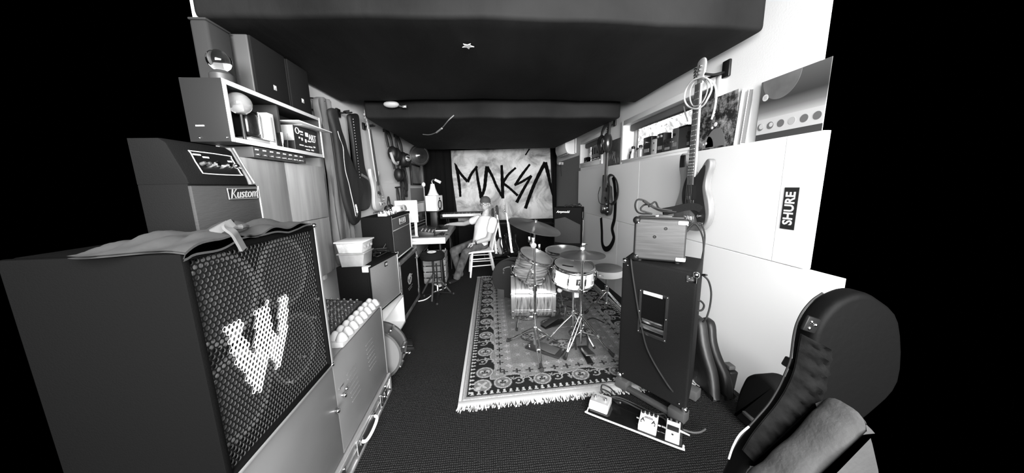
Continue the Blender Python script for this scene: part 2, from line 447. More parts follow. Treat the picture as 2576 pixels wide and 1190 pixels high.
        ff += [(0, 2, 3, 1), (4*n-4, 4*n-3, 4*n-1, 4*n-2)]
        MB().mesh(vv, ff).build('paint_stroke', pm, t, smooth=0)
    b_.bm.free()
banner()
# black stage curtains beside the banner
def curtain(name, label, pts, z0, z1, amp, freq, m, cat='curtain', flare=0.0):
    """hanging cloth along a floor line pts (list of (x,y)), real thickness, folds"""
    t = thing(name, label, cat, (pts[0][0], pts[0][1], z0)); L = V(t.location)
    P = smoothpath([V((a, b, 0)) for a, b in pts], 10) if len(pts) > 2 else [V((*pts[0], 0)).lerp(V((*pts[1], 0)), i/40) for i in range(41)]
    n = len(P); K = 14; vs = []
    for s_ in (0, .008):
        for j in range(K+1):
            v = j/K
            for i, p in enumerate(P):
                d = (P[min(n-1, i+1)]-P[max(0, i-1)]).normalized(); nn = V((-d.y, d.x, 0))
                u = i/(n-1)
                o = amp*(math.sin(u*freq+v*.9)+.4*math.sin(u*freq*2.3+1-v*2))*(1-.4*v)
                q = p+nn*(o+s_)+d*flare*(u-.5)*(1-v); vs.append(V((q.x, q.y, z0+(z1-z0)*v))-L)
    fs = []; o = n*(K+1)
    for j in range(K):
        for i in range(n-1):
            a = j*n+i; fs += [(a, a+1, a+n+1, a+n), (o+a, o+a+n, o+a+n+1, o+a+1)]
    for i in range(n-1): fs += [(i, o+i, o+i+1, i+1), (o-n+i, o-n+i+1, 2*o-n+i+1, 2*o-n+i)]
    for j in range(K): a = j*n; fs += [(a, a+n, o+a+n, o+a), (a+n-1, o+a+n-1, o+a+2*n-1, a+2*n-1)]
    MB().mesh(vs, fs).build('cloth', m, t, smooth=60)
    return t
curtain('stage_curtain', 'black curtain hanging left of the painted banner', [(-1.44, 7.3), (-1.1, 7.34), (-.8, 7.5)], .02, 2.62, .03, 26, cloth_black)
curtain('stage_curtain', 'narrow black curtain hanging right of the painted banner', [(1.70, 7.62), (1.785, 7.56)], 0.02, 2.6, .008, 12, cloth_black)
# ================================================================== LEFT SIDE, FROM THE CAMERA INWARDS
def local(t): return Matrix.Translation(-V(t.location))
# ---- flight case on the floor
def flight_case():
    x1, x0, y0, y1, z1 = -.757, -1.28, .76, 2.10, .148
    t = thing('flight_case', 'low aluminium edged flight case on the floor under the grey cabinet', 'flight case', (x1-.25, 1.5, 0))
    T = local(t)
    MB(T).b2((x0, y0, .0), (x1-.012, y1, z1-.004), .004).build('case_body', mat('case_laminate', .14, .35), t)
    for nm, lo, hi in (('edge_trim', (x1-.03, y0, z1-.034), (x1, y1, z1)), ('edge_trim', (x1-.03, y0, 0.0), (x1, y1, .026)),
                       ('edge_trim', (x1-.03, y1-.03, .026), (x1, y1+.004, z1-.034)), ('edge_trim', (x0, y1-.03, z1-.03), (x1-.03, y1+.004, z1))):
        MB(T).b2(lo, hi, .008, 3).build(nm, alu, t)
    MB(T).b2((x1-.014, y0, .075), (x1-.004, y1-.03, .083), .003).build('lid_valance', alu, t)
    for z in (.024, z1-.025):
        MB(T).sph((x1-.024, y1-.02, z), .024, n=12).build('ball_corner', chrome, t)
    # butterfly latches and handle
    for yc in (1.93, 1.30):
        l = MB(T).b2((x1-.01, yc-.06, .028), (x1+.002, yc+.06, .128), .004).build('butterfly_latch', steel, t)
        q = MB(T); q.b2((x1, yc-.038, .05), (x1+.007, yc-.004, .105), .003); q.b2((x1, yc+.004, .05), (x1+.007, yc+.038, .105), .003)
        q.cyl((x1, yc, .078), (x1+.012, yc, .078), .014, n=12)
        q.build('latch_wing', chrome, l)
        for a in (-.05, .05):
            for b in (.036, .12): MB(T).cyl((x1+.001, yc+a, b), (x1+.005, yc+a, b), .005, n=8).build('rivet', chrome, l)
    h = MB(T).b2((x1-.008, 1.50, .036), (x1+.002, 1.76, .118), .004).build('handle_plate', steel, t)
    MB(T).tube([(x1, 1.535, .10), (x1+.03, 1.545, .092), (x1+.036, 1.63, .085), (x1+.03, 1.715, .092), (x1, 1.725, .10)], .009).build('handle', whitep, h)
    for y in (1.535, 1.725): MB(T).b2((x1, y-.014, .08), (x1+.014, y+.014, .115), .003).build('handle_bracket', chrome, h)
flight_case()

# ---- grey metal cabinet
def grey_cabinet():
    x1, x0, y0, y1, z0, z1 = -.778, -1.27, .76, 2.105, .15, .672
    t = thing('grey_cabinet', 'grey two door metal cabinet with small knobs under the bass speaker', 'cabinet', (-1.02, 1.5, z0))
    T = local(t); gm = mat('grey_enamel', .135, .5, var=(2.2, .12), bump=(30, .03))
    MB(T).b2((x0, y0, z0), (x1-.018, y1, z1), .006).build('cabinet_body', gm, t)
    d1 = MB(T).b2((x1-.017, 1.405, z0+.004), (x1, y1-.022, z1-.004), .003).build('door', gm, t)
    d2 = MB(T).b2((x1-.017, y0, z0+.004), (x1, 1.40, z1-.004), .003).build('door', gm, t)
    MB(T).b2((x1-.017, y1-.018, z0), (x1+.003, y1, z1), .004).build('corner_post', gm, t)
    for d, y, z in ((d1, 1.452, .455), (d2, 1.372, .43)):
        k = MB(T); k.cyl((x1-.002, y, z), (x1+.012, y, z), .007, n=12); k.sph((x1+.018, y, z), .013, (.7, 1, 1), 12); k.build('knob', chrome, d)
    k = MB(T); k.b2((x1, 1.43, .50), (x1+.004, 1.475, .507), .001); k.sph((x1+.012, 1.482, .47), .009, n=10); k.build('lock', chrome, d1)
    for (yc, zc) in ((1.86, .42), (1.60, .40)):
        first = None
        for i in range(7):
            if first is None:
                first = MB().box((0, 0, 0), (.005, .11, .004), None, .0015, 1).build('vent_louvre', gm, d1); o = first
            else: o = first.copy(); C.objects.link(o)
            o.parent = d1; o.location = V((x1+.001, yc-.004*i, zc+.03*i-.06))-V(t.location)
grey_cabinet()

# ---- egg-crate foam strip on the cabinet edge
def foam():
    t = thing('foam_strip', 'white egg crate foam strip along the top edge of the grey cabinet', 'foam', (-.80, 1.78, .672))
    fm = mat('white_foam', .38, .9, bump=(160, .1))
    y0, y1 = 1.53, 2.10
    T = local(t)
    MB(T).b2((-.85, y0, .673), (-.782, y1, .705), .006).build('foam_base', fm, t)
    prof = [(.032, 0), (.031, .008), (.024, .024), (.015, .037), (.006, .043), (0, .044)]
    pk = None
    for i in range(9):
        for x in (-.801, -.842):
            y = y0+.036+i*.0685+(.016 if x < -.82 else 0)
            if y > y1-.02: continue
            if pk is None:
                pk = MB().lathe(prof, None, 12).build('foam_peak', fm); o = pk
            else: o = pk.copy(); C.objects.link(o)
            o.parent = t; o.location = V((x, y, .703))-V(t.location)
foam()
# ---- mixing desk behind the foam
def mixer():
    t = thing('mixing_desk', 'small mixing desk with rows of shiny knobs behind the white foam', 'mixer', (-1.045, 1.875, .672), R(2))
    T = Matrix.Identity(4)
    MB().prism([(-.16, 0), (.15, 0), (.15, .045), (-.16, .085)], .44, frame((0, .22, 0), (1, 0, 0), (0, 0, 1), (0, -1, 0)), .004).build('mixer_body', mat('mixer_body', .03, .45), t)
    sl = math.atan2(.04, .31); rt = Euler((0, sl, 0))
    k0 = MB().lathe([(0, 0), (.0085, 0), (.008, .012), (.0065, .02), (0, .021)], None, 10).build('mixer_knob', chrome)
    first = True
    for i in range(9):
        for j in range(7):
            x = .125-.042*j; y = -.19+.047*i
            o = k0 if first else k0.copy()
            if not first: C.objects.link(o)
            first = False
            o.parent = t; o.location = (x, y, .047+(.15-x)*.04/.31); o.rotation_euler = rt
    for i in range(9):
        if i % 3 == 0: MB().b2((-.13, -.168+.047*i, .09), (.13, -.1665+.047*i, .0905), 0).build('panel_line', gprint, t).rotation_euler = (0, 0, 0)
mixer()
def scissors():
    t = thing('scissors', 'black handled scissors lying by the near end of the white foam', 'scissors', (-.83, 1.475, .674))
    for k, (cx, cy) in enumerate(((.0, -.035), (-.045, .02))):
        pts = [(cx+.022*math.cos(a), cy+.034*math.sin(a), .012+.008*k) for a in [i*math.pi/5 for i in range(10)]]
        MB().tube(pts, .0055, closed=True).build('handle', black, t)
    MB().tube([(-.02, .0, .012), (-.09, .05, .012), (-.17, .09, .012)], .004, flat=(.014, .003, (0, 0, 1))).build('blade', steel, t)
scissors()
def small_clutter():
    t = thing('effects_box', 'small dark metal box with knobs next to the mixing desk', 'effects box', (-1.08, 1.545, .672), R(12))
    MB().b2((-.09, -.065, 0), (.09, .065, .05), .005).build('box_body', mat('gunmetal', .05, .4), t)
    for i in range(4): MB().lathe([(0, .05), (.011, .05), (.009, .068), (0, .07)], Matrix.Translation((-.06+.04*i, 0.02, 0)), 10).build('box_knob', steel, t)
small_clutter()

# ---- bass speaker cabinet with the perforated grille
def bass_cab():
    x1, x0, y0, y1, z0, z1 = -.757, -1.16, .785, 1.372, .674, 1.352
    t = thing('bass_speaker_cabinet', 'large bass speaker cabinet with perforated black grille and white W', 'speaker', (-.97, 1.05, z0))
    T = local(t); bx = mat('cabinet_charcoal', .004, .8, spec=.03, bump=(220, .15)); tk = .022
    m = MB(T)
    m.b2((x0, y0, z0), (x1, y0+tk, z1), .006); m.b2((x0, y1-tk, z0), (x1, y1, z1), .006)
    m.b2((x0, y0+tk, z1-tk), (x1, y1-tk, z1), .006); m.b2((x0, y0+tk, z0), (x1, y1-tk, z0+tk), .006); m.b2((x0, y0+tk, z0+tk), (x0+.02, y1-tk, z1-tk))
    m.build('cabinet_shell', bx, t)
    MB(T).b2((x1-.002, y1-.012, z0), (x1+.004, y1+.003, z1), .003).build('edge_trim', mat('trim_grey', .18, .4), t)
    MB(T).b2((x1-.002, y0, z0-.002), (x1+.004, y1-.012, z0+.010), .003).build('edge_trim', mat('trim_grey', .18, .4), t)
    xb = x1-.062
    MB(T).b2((xb-.015, y0+tk, z0+tk), (xb, y1-tk, z1-tk)).build('baffle', mat('baffle_black', .010, .9, spec=.1), t)
    cone = mat('speaker_cone', .07, .55); w_ = (y1-y0); h_ = (z1-z0)
    for a in (.255, .745):
        for b in (.27, .745):
            T2 = T @ frame((xb+.002, y0+w_*a, z0+h_*b), (0, 1, 0), (0, 0, 1), (1, 0, 0))
            s = MB(T2).lathe([(.142, 0), (.142, .008), (.132, .013), (.124, .010), (.118, .004)], None, 40).build('speaker_rim', mat('rim_grey', .42, .4), t)
            MB(T2).lathe([(.12, .006), (.112, .010), (.104, .004), (.06, -.004+.004), (.052, .003), (.044, .012), (.03, .02), (0, .024)], None, 36).build('speaker_cone', cone, s)
    # grille: hexagonal sheet, one hole per cell; white paint where the W falls
    gy0, gy1, gz0, gz1 = y0+.010, y1-.014, z0+.010, z1-.012
    p = .0165; rowh = p*.866; rh = .0064
    Wp = [PX(x, y, x1) for x, y in ((570, 820), (616, 795), (623, 845), (650, 895), (650, 780), (684, 757), (693, 830), (708, 852), (710, 745), (733, 735), (733, 800), (716, 925), (705, 930), (686, 893), (672, 985), (652, 990), (605, 910))]
    poly = [(q.y, q.z) for q in Wp]
    def inside(y, z):
        c = False; n = len(poly)
        for i in range(n):
            a, b = poly[i], poly[i-1]
            if (a[1] > z) != (b[1] > z) and y < (b[0]-a[0])*(z-a[1])/(b[1]-a[1])+a[0]: c = not c
        return c
    data = {0: ([], []), 1: ([], [])}
    hexd = [(math.cos(math.pi*i/6+math.pi/6), math.sin(math.pi*i/6+math.pi/6)) for i in range(12)]
    L = V(t.location); xo = x1-.012
    nz = int((gz1-gz0)/rowh); ny = int((gy1-gy0)/p)
    for j in range(nz):
        for i in range(ny):
            y = gy0+p*(i+.5+.5*(j % 2)); z = gz0+rowh*(j+.6)
            if y > gy1-.006: continue
            vs, fs = data[1 if inside(y, z) else 0]
            k = len(vs)
            for q, (cx, cz) in enumerate(hexd):
                ro = p/2/math.cos(math.pi/6) if q % 2 == 0 else p/2
                vs.append(V((xo, y+cx*ro, z+cz*ro))-L); vs.append(V((xo, y+cx*rh, z+cz*rh))-L); vs.append(V((xo-.0035, y+cx*rh, z+cz*rh))-L)
            for q in range(12):
                a = k+3*q; b = k+3*((q+1) % 12); fs.append((a, b, b+1, a+1)); fs.append((a+1, b+1, b+2, a+2))
    gmat = mat('grille_black', .005, .5, spec=.2); wmat = mat('grille_white', .72, .5)
    def raw(nm, d, m, m2, par):
        me = bpy.data.meshes.new(nm); me.from_pydata([tuple(v) for v in d[0]], [], d[1]); me.materials.append(m); me.materials.append(m2); me.polygons.foreach_set('material_index', [i % 2 for i in range(len(d[1]))]); me.update()
        o = bpy.data.objects.new(nm, me); C.objects.link(o); o.parent = par; o['kind'] = 'stuff'; return o
    g = raw('grille', data[0], gmat, mat('hole_edge_lit', .06, .4), t)  # hole walls paler than the plate: the light they catch is in the colour
    o = raw('letter_w', data[1], wmat, mat('hole_edge_white', .45, .5), g); o['label'] = 'white W painted on the grille'
    for y, z in ((y1-.006, z1-.005), (y1-.006, z0+.008)):
        MB(T).sph((x1, y, z), .011, n=10).build('corner_screw', chrome, t)
    for y, z in ((1.19, .83), (1.30, .95), (1.34, 1.02), (1.10, .78)):
        MB(T).cyl((x1-.014, y, z), (x1-.006, y, z), .007, n=10).build('grille_screw', chrome, t)
bass_cab()
# ---- jacket lying on the bass cabinet
def jacket():
    t = thing('jacket', 'grey jacket with a hanging belt lying on top of the bass speaker', 'jacket', (-.93, 1.05, 1.354))
    jm = mat('grey_cloth', .032, .9, bump=(25, .25))
    N, K = 46, 26; vs = []
    rn = random.Random(2)
    for j in range(K+1):
        for i in range(N+1):
            u = i/N; v = j/K
            y = .77+.55*u+.02*math.sin(v*6); x = -.745-.235*v
            ed = min(u, 1-u, v*1.3+.05, 1-v)*6
            h = min(1, ed)**.6*(.022+.012*math.sin(u*9+v*5)*math.cos(v*7-u*4)+.007*math.sin(u*23+v*13)+.006*math.sin(v*29+u*6))
            drop = 0
            if v < .10: drop = (.10-v)/.10*(.02+.012*math.sin(u*11))*(1-.9*u); x = -.745+.006
            vs.append(V((x, y, 1.357+max(.004, h)-drop))-V(t.location))
    vs += [v-V((0, 0, .006)) for v in vs]
    o = (N+1)*(K+1); fs = []
    for j in range(K):
        for i in range(N):
            a = j*(N+1)+i; fs += [(a, a+1, a+N+2, a+N+1), (o+a, o+a+N+1, o+a+N+2, o+a+1)]
    MB().mesh(vs, fs).build('jacket_cloth', jm, t, smooth=70)
    p = [PX(x, y, -.742) for x, y in ((590, 560), (577, 572), (580, 585), (590, 600), (600, 617), (606, 628))]
    p = [V((-.79, p[0].y-.02, 1.385))]+[V((-.75, q.y, q.z)) if i < 2 else V((-.735, q.y, q.z)) for i, q in enumerate(p)]
    MB(local(t)).tube(p, .01, flat=(.022, .008, (1, 0, .3))).build('belt', mat('grey_strap', .09, .8), t)
    p = [V((-.80, PX(585, 560, -.80).y, 1.387)), V((-.77, PX(605, 560, -.77).y, 1.392)), V((-.79, PX(620, 570, -.79).y, 1.388))]
    MB(local(t)).tube(p, .008).build('cord', mat('grey_strap', .09, .8), t)
jacket()

# ---- tolex combo amplifier standing on the bass cabinet
def small_combo():
    x1, z0 = -1.0, 1.39
    y1 = PX(655, 500, x1).y+.008; y0 = PX(494, 420, x1).y-.03
    t = thing('combo_amplifier', 'old black combo amplifier with badge and control panel on the bass speaker', 'amplifier', (-1.10, 1.14, z0-.036))
    T = local(t)
    zg = PX(650, 468, x1).z; zt = PX(620, 372, x1).z
    MB(T).b2((x1-.17, y0, z0-.036), (x1-.012, y1, zg+.008), .005).build('lower_body', tolex, t)
    # cloth front
    gc = mat('grille_cloth_grey', .03, .85, bump=(180, .3, (.2, .2, 1.6)))
    MB(T).b2((x1-.014, y0, z0-.03), (x1-.002, y1-.012, zg), .002).build('grille_cloth', gc, t)
    MB(T).b2((x1-.012, y1-.011, z0-.03), (x1+.002, y1-.003, zg), .002).build('silver_piping', alu, t)
    # slanted head part
    MB(T).prism([(-.17, zg+.006), (-.008, zg+.006), (-.012, zg+.03), (-.055, zt-.015), (-.075, zt), (-.17, zt)], y1-.05-y0, frame((x1, y1-.05, 0), (1, 0, 0), (0, 0, 1), (0, -1, 0)), .004).build('head_body', tolex, t)
    for k in range(1):
        MB(T).prism([(-.165, zg+.006), (.0, zg+.006), (.0, zg+.016), (-.06, zt), (-.165, zt)], .012, frame((x1, y1-.035, 0), (1, 0, 0), (0, 0, 1), (0, -1, 0)), .002).build('side_cheek', mat('cheek_grey', .12, .6), t)
    MB(T).tube([V((x1+.0, y1-.028, zg+.012)), V((x1-.03, y1-.028, (zg+zt)/2)), V((x1-.062, y1-.028, zt))], .004).build('cheek_piping', alu, t)
    # control panel
    xs = x1-.030
    a = PX(598, 437, xs); b = PX(592, 400, xs); top = PX(494, 391, xs)
    T2 = T @ frame((x1-.012, 0, zg+.03), (0, 1, 0), V((-.043, 0, zt-zg-.045)).normalized(), V((zt-zg-.045, 0, .043)).normalized())
    H = math.hypot(.043, zt-zg-.045)
    ya, yb = PX(496, 415, x1-.028).y, PX(597, 425, x1-.028).y
    MB(T2).b2((ya, .012, 0), (yb, H-.022, .002), 0).build('control_panel', mat('panel_black', .006, .3), t)
    ln = [(ya, .025), (ya+.02, .014), (yb-.008, .014), (yb, .022), (yb-.004, H-.034), (yb-.014, H-.024), (ya+.012, H-.022), (ya, H-.03)]
    MB(T2).tube([(q[0], q[1], .003) for q in ln], .0018, 6, True, 2).build('panel_outline', wprint, t)
    for f, s in ((.42, 1.1), (.72, 1.0), (.93, .9), (.22, .6), (.1, .6)):
        k = MB(T2); yq = ya+(yb-ya)*f
        k.lathe([(0, .002), (.012*s, .002), (.010*s, .016), (.008*s, .018), (0, .018)], Matrix.Translation((yq, H*.42, 0)), 16); k.build('control_knob', chrome if s > .7 else dgrey, t)
    for f, g, l in ((.12, .72, .03), (.3, .66, .025), (.88, .60, .02), (.57, .42, .05)):
        MB(T2).b2((ya+(yb-ya)*f-l/2, H*g-.003, .002), (ya+(yb-ya)*f+l/2, H*g+.003, .003), 0).build('print_mark', wprint, t)
    MB(T2).b2((yb+.008, H*.36, .002), (yb+.02, H*.4, .004), 0).build('print_mark', wprint, t)
    # badge
    p = [PX(x, y, x1+.004) for x, y in ((571, 475), (646, 473), (648, 498), (576, 501))]
    q = MB(T); vv = [V((x1-.002, c.y, c.z)) for c in p]+[V((x1+.005, c.y, c.z)) for c in p]
    q.mesh(vv, [(0, 1, 2, 3), (4, 7, 6, 5), (0, 4, 5, 1), (1, 5, 6, 2), (2, 6, 7, 3), (3, 7, 4, 0)]); bd = q.build('badge', mat('badge_black', .01, .4), t, smooth=0)
    MB(T).tube([V((x1+.005, c.y, c.z)) for c in p], .0022, 6, True, 1).build('badge_rim', mat('badge_silver', .35, .4, metal=.6), bd)
    c = (p[0]+p[2])/2
    lettering('Kustom', .052, T @ frame((x1+.006, c.y+.004, c.z), (0, 1, .02), (0, 0, 1), (1, 0, 0)), gprint, bd, th=.002, sx=.85, shear=.35)
small_combo()
# ================================================================== LEFT WALL: SHELF, CABINET, HANGING THINGS
def open_shelf():
    x1, x0, y0, y1, z0, z1 = -1.30, -1.50, 1.722, 2.622, 1.758, 2.066
    t = thing('wall_shelf', 'grey open wall shelf with pale front edging above the wooden cabinet', 'shelf', (-1.4, 2.17, z0))
    T = local(t); gm = mat('shelf_grey', .022, .5, spec=.2); em = mat('shelf_edge', .74, .4); k = .018
    MB(T).b2((x0, y0, z0), (x1-.004, y0+k, z1), .002).build('side_panel', gm, t)
    MB(T).b2((x0, y1-k, z0), (x1-.004, y1, z1), .002).build('side_panel', gm, t)
    MB(T).b2((x0, y0+k, z1-k), (x1-.004, y1-k, z1), .002).build('top_panel', gm, t)
    MB(T).b2((x0, y0+k, z0), (x1-.004, y1-k, z0+k), .002).build('bottom_panel', gm, t)
    MB(T).b2((x0, y0+k, z0+k), (x0+.008, y1-k, z1-k), 0).build('back_panel', mat('shelf_back', .035, .7), t)
    MB(T).b2((x0+.008, 2.16, z0+k), (x1-.03, 2.175, z1-k), 0).build('divider', mat('shelf_back', .035, .7), t)
    for lo, hi in (((x1-.004, y0, z0), (x1, y0+.024, z1)), ((x1-.004, y1-.02, z0), (x1, y1, z1)), ((x1-.004, y0+.024, z1-.024), (x1, y1-.02, z1)), ((x1-.004, y0+.024, z0), (x1, y1-.02, z0+.024))):
        MB(T).b2(lo, hi, .0015).build('front_edging', em, t)
    for y in (y0+.03, y0+.09): MB(T).sph((x1-.02 if y < y0+.05 else x1-.15, y0-.001, z0+.02), .006, n=8).build('shelf_screw', chrome, t)
    MB(T).b2((x1-.16, y0-.003, z0+.075), (x1-.12, y0, z0+.082), 0).build('scratched_label', wprint, t)
open_shelf()
ZS = 1.758+.0185
def fish_bowl():
    c = PX(598, 262, -1.36)
    t = thing('crystal_ball', 'round clear crystal ball on a dark stand at the near end of the wall shelf', 'ornament', (-1.345, c.y-.01, ZS))
    h = c.z-ZS
    MB().sph((0, 0, h), .058, n=24).build('glass_ball', mat('crystal', .95, .02, trans=.75, var=(9, .35)), t)
    MB().lathe([(0, 0), (.03, 0), (.03, .01), (.008, .016), (.006, h-.055), (.02, h-.05), (0, h-.05)], None, 20).build('ball_stand', mat('stand_dark', .05, .4), t)
fish_bowl()
def shelf_items():
    c = PX(640, 340, -1.36)
    t = thing('cylinder_speaker', 'black rounded desktop speaker lying on a grey book on the wall shelf', 'speaker', (-1.395, c.y+.015, ZS+.032))
    MB().box((0, 0, .082), (.10, .14, .164), None, .035, 4).build('speaker_body', mat('gloss_black', .012, .25, coat=.4), t)
    MB().box((.051, .02, .085), (.003, .008, .15), None, .001, 1).build('chrome_strip', chrome, t)
    t = thing('book', 'flat grey book under the black desktop speaker on the wall shelf', 'book', (-1.385, c.y, ZS))
    MB().box((0, 0, .015), (.13, .18, .024), None, .003).build('page_block', lgrey, t)
    MB().box((.004, 0, .0285), (.14, .185, .003), None, .001).build('cover', grey, t); MB().box((.004, 0, .0015), (.14, .185, .003), None, .001).build('cover', grey, t)
    c = PX(685, 340, -1.32)
    t = thing('folder', 'white upright box file in the middle of the wall shelf', 'folder', (-1.345, c.y, ZS))
    MB().box((0, 0, .1), (.06, .055, .195), None, .003).build('folder_body', white, t); MB().box((.0305, 0, .1), (.003, .02, .15), None, .001).build('spine_label', lgrey, t)
    MB().cyl((.03, 0, .04), (.034, 0, .04), .006, n=10).build('finger_ring', grey, t)
    c = PX(714, 358, -1.33)
    t = thing('tumbler', 'empty drinking glass beside the printed box on the wall shelf', 'glass', (-1.335, c.y, ZS))
    MB().lathe([(0, 0), (.024, 0), (.032, .10), (.030, .10), (.0225, .008), (0, .008)], None, 20).build('tumbler_glass', glass, t)
    a = PX(738, 330, -1.325); b = PX(803, 345, -1.325)
    y0, y1 = a.y, 2.595
    t = thing('gadget_box', 'black printed cardboard gadget box under a white board on the wall shelf', 'box', (-1.40, (y0+y1)/2, ZS))
    Hb = .178
    MB().box((0, 0, Hb/2), (.15, y1-y0, Hb), None, .002).build('carton', mat('box_black', .015, .4), t)
    T = frame((.0762, 0, Hb/2), (0, 1, 0), (0, 0, 1), (1, 0, 0)); W = y1-y0
    MB().box((0, -(y1-y0)/2-.001, Hb*.70), (.15, .002, Hb*.58), None, 0).build('printed_side', lgrey, t)
    lettering('ART', .062, T @ Matrix.Translation((W*.26, .03, 0)), wprint, t, th=.0012, sx=.85)
    lettering('PRO', .026, T @ Matrix.Translation((W*.24, -.006, 0)), gprint, t, th=.0012) if False else None
    MB(T).tube([(-W*.36+.02*math.cos(a_), .055+.02*math.sin(a_), 0) for a_ in [i*math.pi/4 for i in range(8)]], .003, 6, True).build('print_mark', wprint, t)
    for (u, v, w_, h_) in ((-.2, .055, .05, .012), (-.19, .036, .04, .007), (.02, .045, .045, .03), (-.3, .01, .02, .012), (-.2, .004, .02, .02), (-.05, -.002, .022, .024), (.1, .0, .05, .01),
                           (-.25, -.04, .06, .008), (-.06, -.042, .05, .007), (.12, -.04, .06, .008), (.3, -.035, .03, .01), (.0, -.065, .06, .007), (.2, -.062, .04, .009), (.28, .004, .06, .007)):
        MB(T).box((W*u, v, 0), (w_*.8, h_, .001)).build('print_mark', wprint, t)
    # white board lying on the box and sticking out
    p = [PX(700, 322, -1.40), PX(762, 305, -1.40), PX(823, 331, -1.25)]
    t = thing('white_board', 'thin white board lying on the black printed box and sticking out of the shelf', 'board', (-1.375, (y0+y1)/2+.01, ZS+Hb+.003))
    MB().box((.02, .005, .011), (.22, W+.10, .007), Euler((R(-1.5), R(1), R(-3))).to_matrix(), .001).build('board_sheet', mat('card_white', .8, .5), t)
    MB().box((.0, -.03, .0025), (.18, W*.6, .004), None, .001).build('wrinkled_bag', lgrey, t)
shelf_items()
def patch_strip():
    y0, y1 = PX(640, 385, -1.30).y, PX(770, 395, -1.30).y
    t = thing('knob_strip', 'slim rack unit with rows of shiny knobs hung under the wall shelf', 'rack unit', (-1.38, (y0+y1)/2, 1.70))
    T = local(t)
    MB(T).b2((-1.48, y0, 1.692), (-1.305, y1, 1.752), .003).build('rack_body', mat('rack_dark', .05, .4), t)
    for i in range(8):
        y = y0+.03+(y1-y0-.05)*i/7.5
        MB(T).cyl((-1.306, y, 1.71), (-1.292, y, 1.71), .0075, n=10).build('rack_knob', chrome, t)
        MB(T).b2((-1.306, y-.014, 1.733), (-1.302, y+.012, 1.741), .001, 1).build('rack_button', white, t)
patch_strip()
def top_speakers():
    zt = 2.067
    for i, (pa, pb, pz) in enumerate(((650, 731, 255), (735, 785, 272))):
        a = PX(pa, pz-30, -1.33); b = PX(pb, pz-10, -1.33)
        t = thing('bookshelf_speaker', ('black bookshelf speaker with a small logo, the nearer of the pair on the wall shelf', 'black bookshelf speaker with a small logo, the farther of the pair on the wall shelf')[i], 'speaker', (-1.42, (a.y+b.y)/2, zt), 0, None)
        W = b.y-a.y; H_ = 2.40-zt
        MB().box((-.005, 0, H_/2), (.15, W, H_), None, .006, 3).build('speaker_box', mat('speaker_vinyl', .06, .5), t)
        MB().box((.078, 0, H_/2), (.014, W-.004, H_-.004), None, .006, 3).build('speaker_grille', mat('speaker_cloth', .010, .95, spec=.1), t)
        l = MB().box((.086, .01, .09), (.003, .026, .03), None, .001, 1).build('logo_plate', lgrey, t)
        MB().box((.088, .01, .094), (.001, .014, .012)).build('logo_mark', wprint, l)
    a = PX(520, 150, -1.40); b = PX(603, 190, -1.40)
    t = thing('fabric_box', 'dark grey cloth covered box at the near end on top of the wall shelf', 'box', (-1.458, 1.915, zt))
    MB().box((0, .0, .16), (.085, .155, .32), None, .015, 3).build('box_body', mat('felt_dark', .035, .95, spec=.1), t)
    MB().box((0, 0, .322), (.089, .159, .012), None, .005, 2).build('box_lid', mat('felt_dark', .035, .95), t)
    c = PX(497, 140, -1.44)
    t = thing('glass_globe', 'small clear glass globe on a dark base at the corner of the shelf top', 'ornament', (-1.345, 1.785, zt))
    MB().sph((0, 0, .10), .052, n=20).build('globe_glass', glass, t)
    MB().lathe([(0, 0), (.05, 0), (.05, .03), (.03, .05), (0, .05)], None, 20).build('globe_base', mat('stand_dark', .05, .4), t)
top_speakers()

def wood_cabinet():
    x1 = -1.335; xb = -1.505
    y0, y1 = 1.60, 2.645; z0, z1 = .815, 1.70
    t = thing('wooden_cabinet', 'wall hung wooden cabinet with plain veneered doors under the shelf', 'cabinet', (-1.42, 2.1, z0))
    T = local(t)
    wm = mat('wood_veneer', .33, .5, var=(3.2, .28, (4, 4, .35)))
    zj = PX(834, 544, x1).z; ys = PX(720, 440, x1).y
    MB(T).b2((xb, y0, z0), (x1-.02, y1, z1-.012), .002).build('carcass', wm, t)
    MB(T).b2((x1-.019, y0, zj+.002), (x1, ys-.0015, z1-.012), .002).build('door', wm, t)
    MB(T).b2((x1-.019, ys+.0015, zj+.002), (x1, y1, z1-.012), .002).build('door', wm, t)
    MB(T).b2((x1-.019, y0, z0), (x1, y1, zj-.002), .002).build('drop_front', wm, t)
    MB(T).b2((x1-.05, y1-.15, z0-.05), (x1-.02, y1-.10, z0), .003).build('foot_block', lgrey, t)
wood_cabinet()

# ---- soft things hanging on the left wall: outline traced on its own plane, thickness and folds added
def hanging_sheet(name, label, cat, pix, v, th, m, folds=.01, freq=40, part='cloth', bev=.01):
    P = [PX(x, y, v) for x, y in pix]
    cy = sum(p.y for p in P)/len(P); zt = max(p.z for p in P)
    t = thing(name, label, cat, (v, cy, zt))
    T = frame((0, 0, 0), (0, 1, 0), (0, 0, 1), (1, 0, 0))
    mb = MB(T); pts = [(p.y-cy, p.z-zt) for p in smoothpath(P, 4, True)]
    mb.prism(pts, th, Matrix.Translation((0, 0, -th/2)), bev, 3)
    if folds:
        bmesh.ops.triangulate(mb.bm, faces=[f for f in mb.bm.faces if len(f.verts) > 4])
        bmesh.ops.subdivide_edges(mb.bm, edges=[e for e in mb.bm.edges if e.calc_length() > .06], cuts=3)
        for q in mb.bm.verts:
            if q.co.x > 0: q.co.x += folds*(math.sin(q.co.y*freq+q.co.z*3)+.5*math.sin(q.co.y*freq*2.1-q.co.z*7))
    mb.build(part, m, t, smooth=60)
    return t, (lambda x, y, d=0: PX(x, y, v)+V((d, 0, 0))-V(t.location))
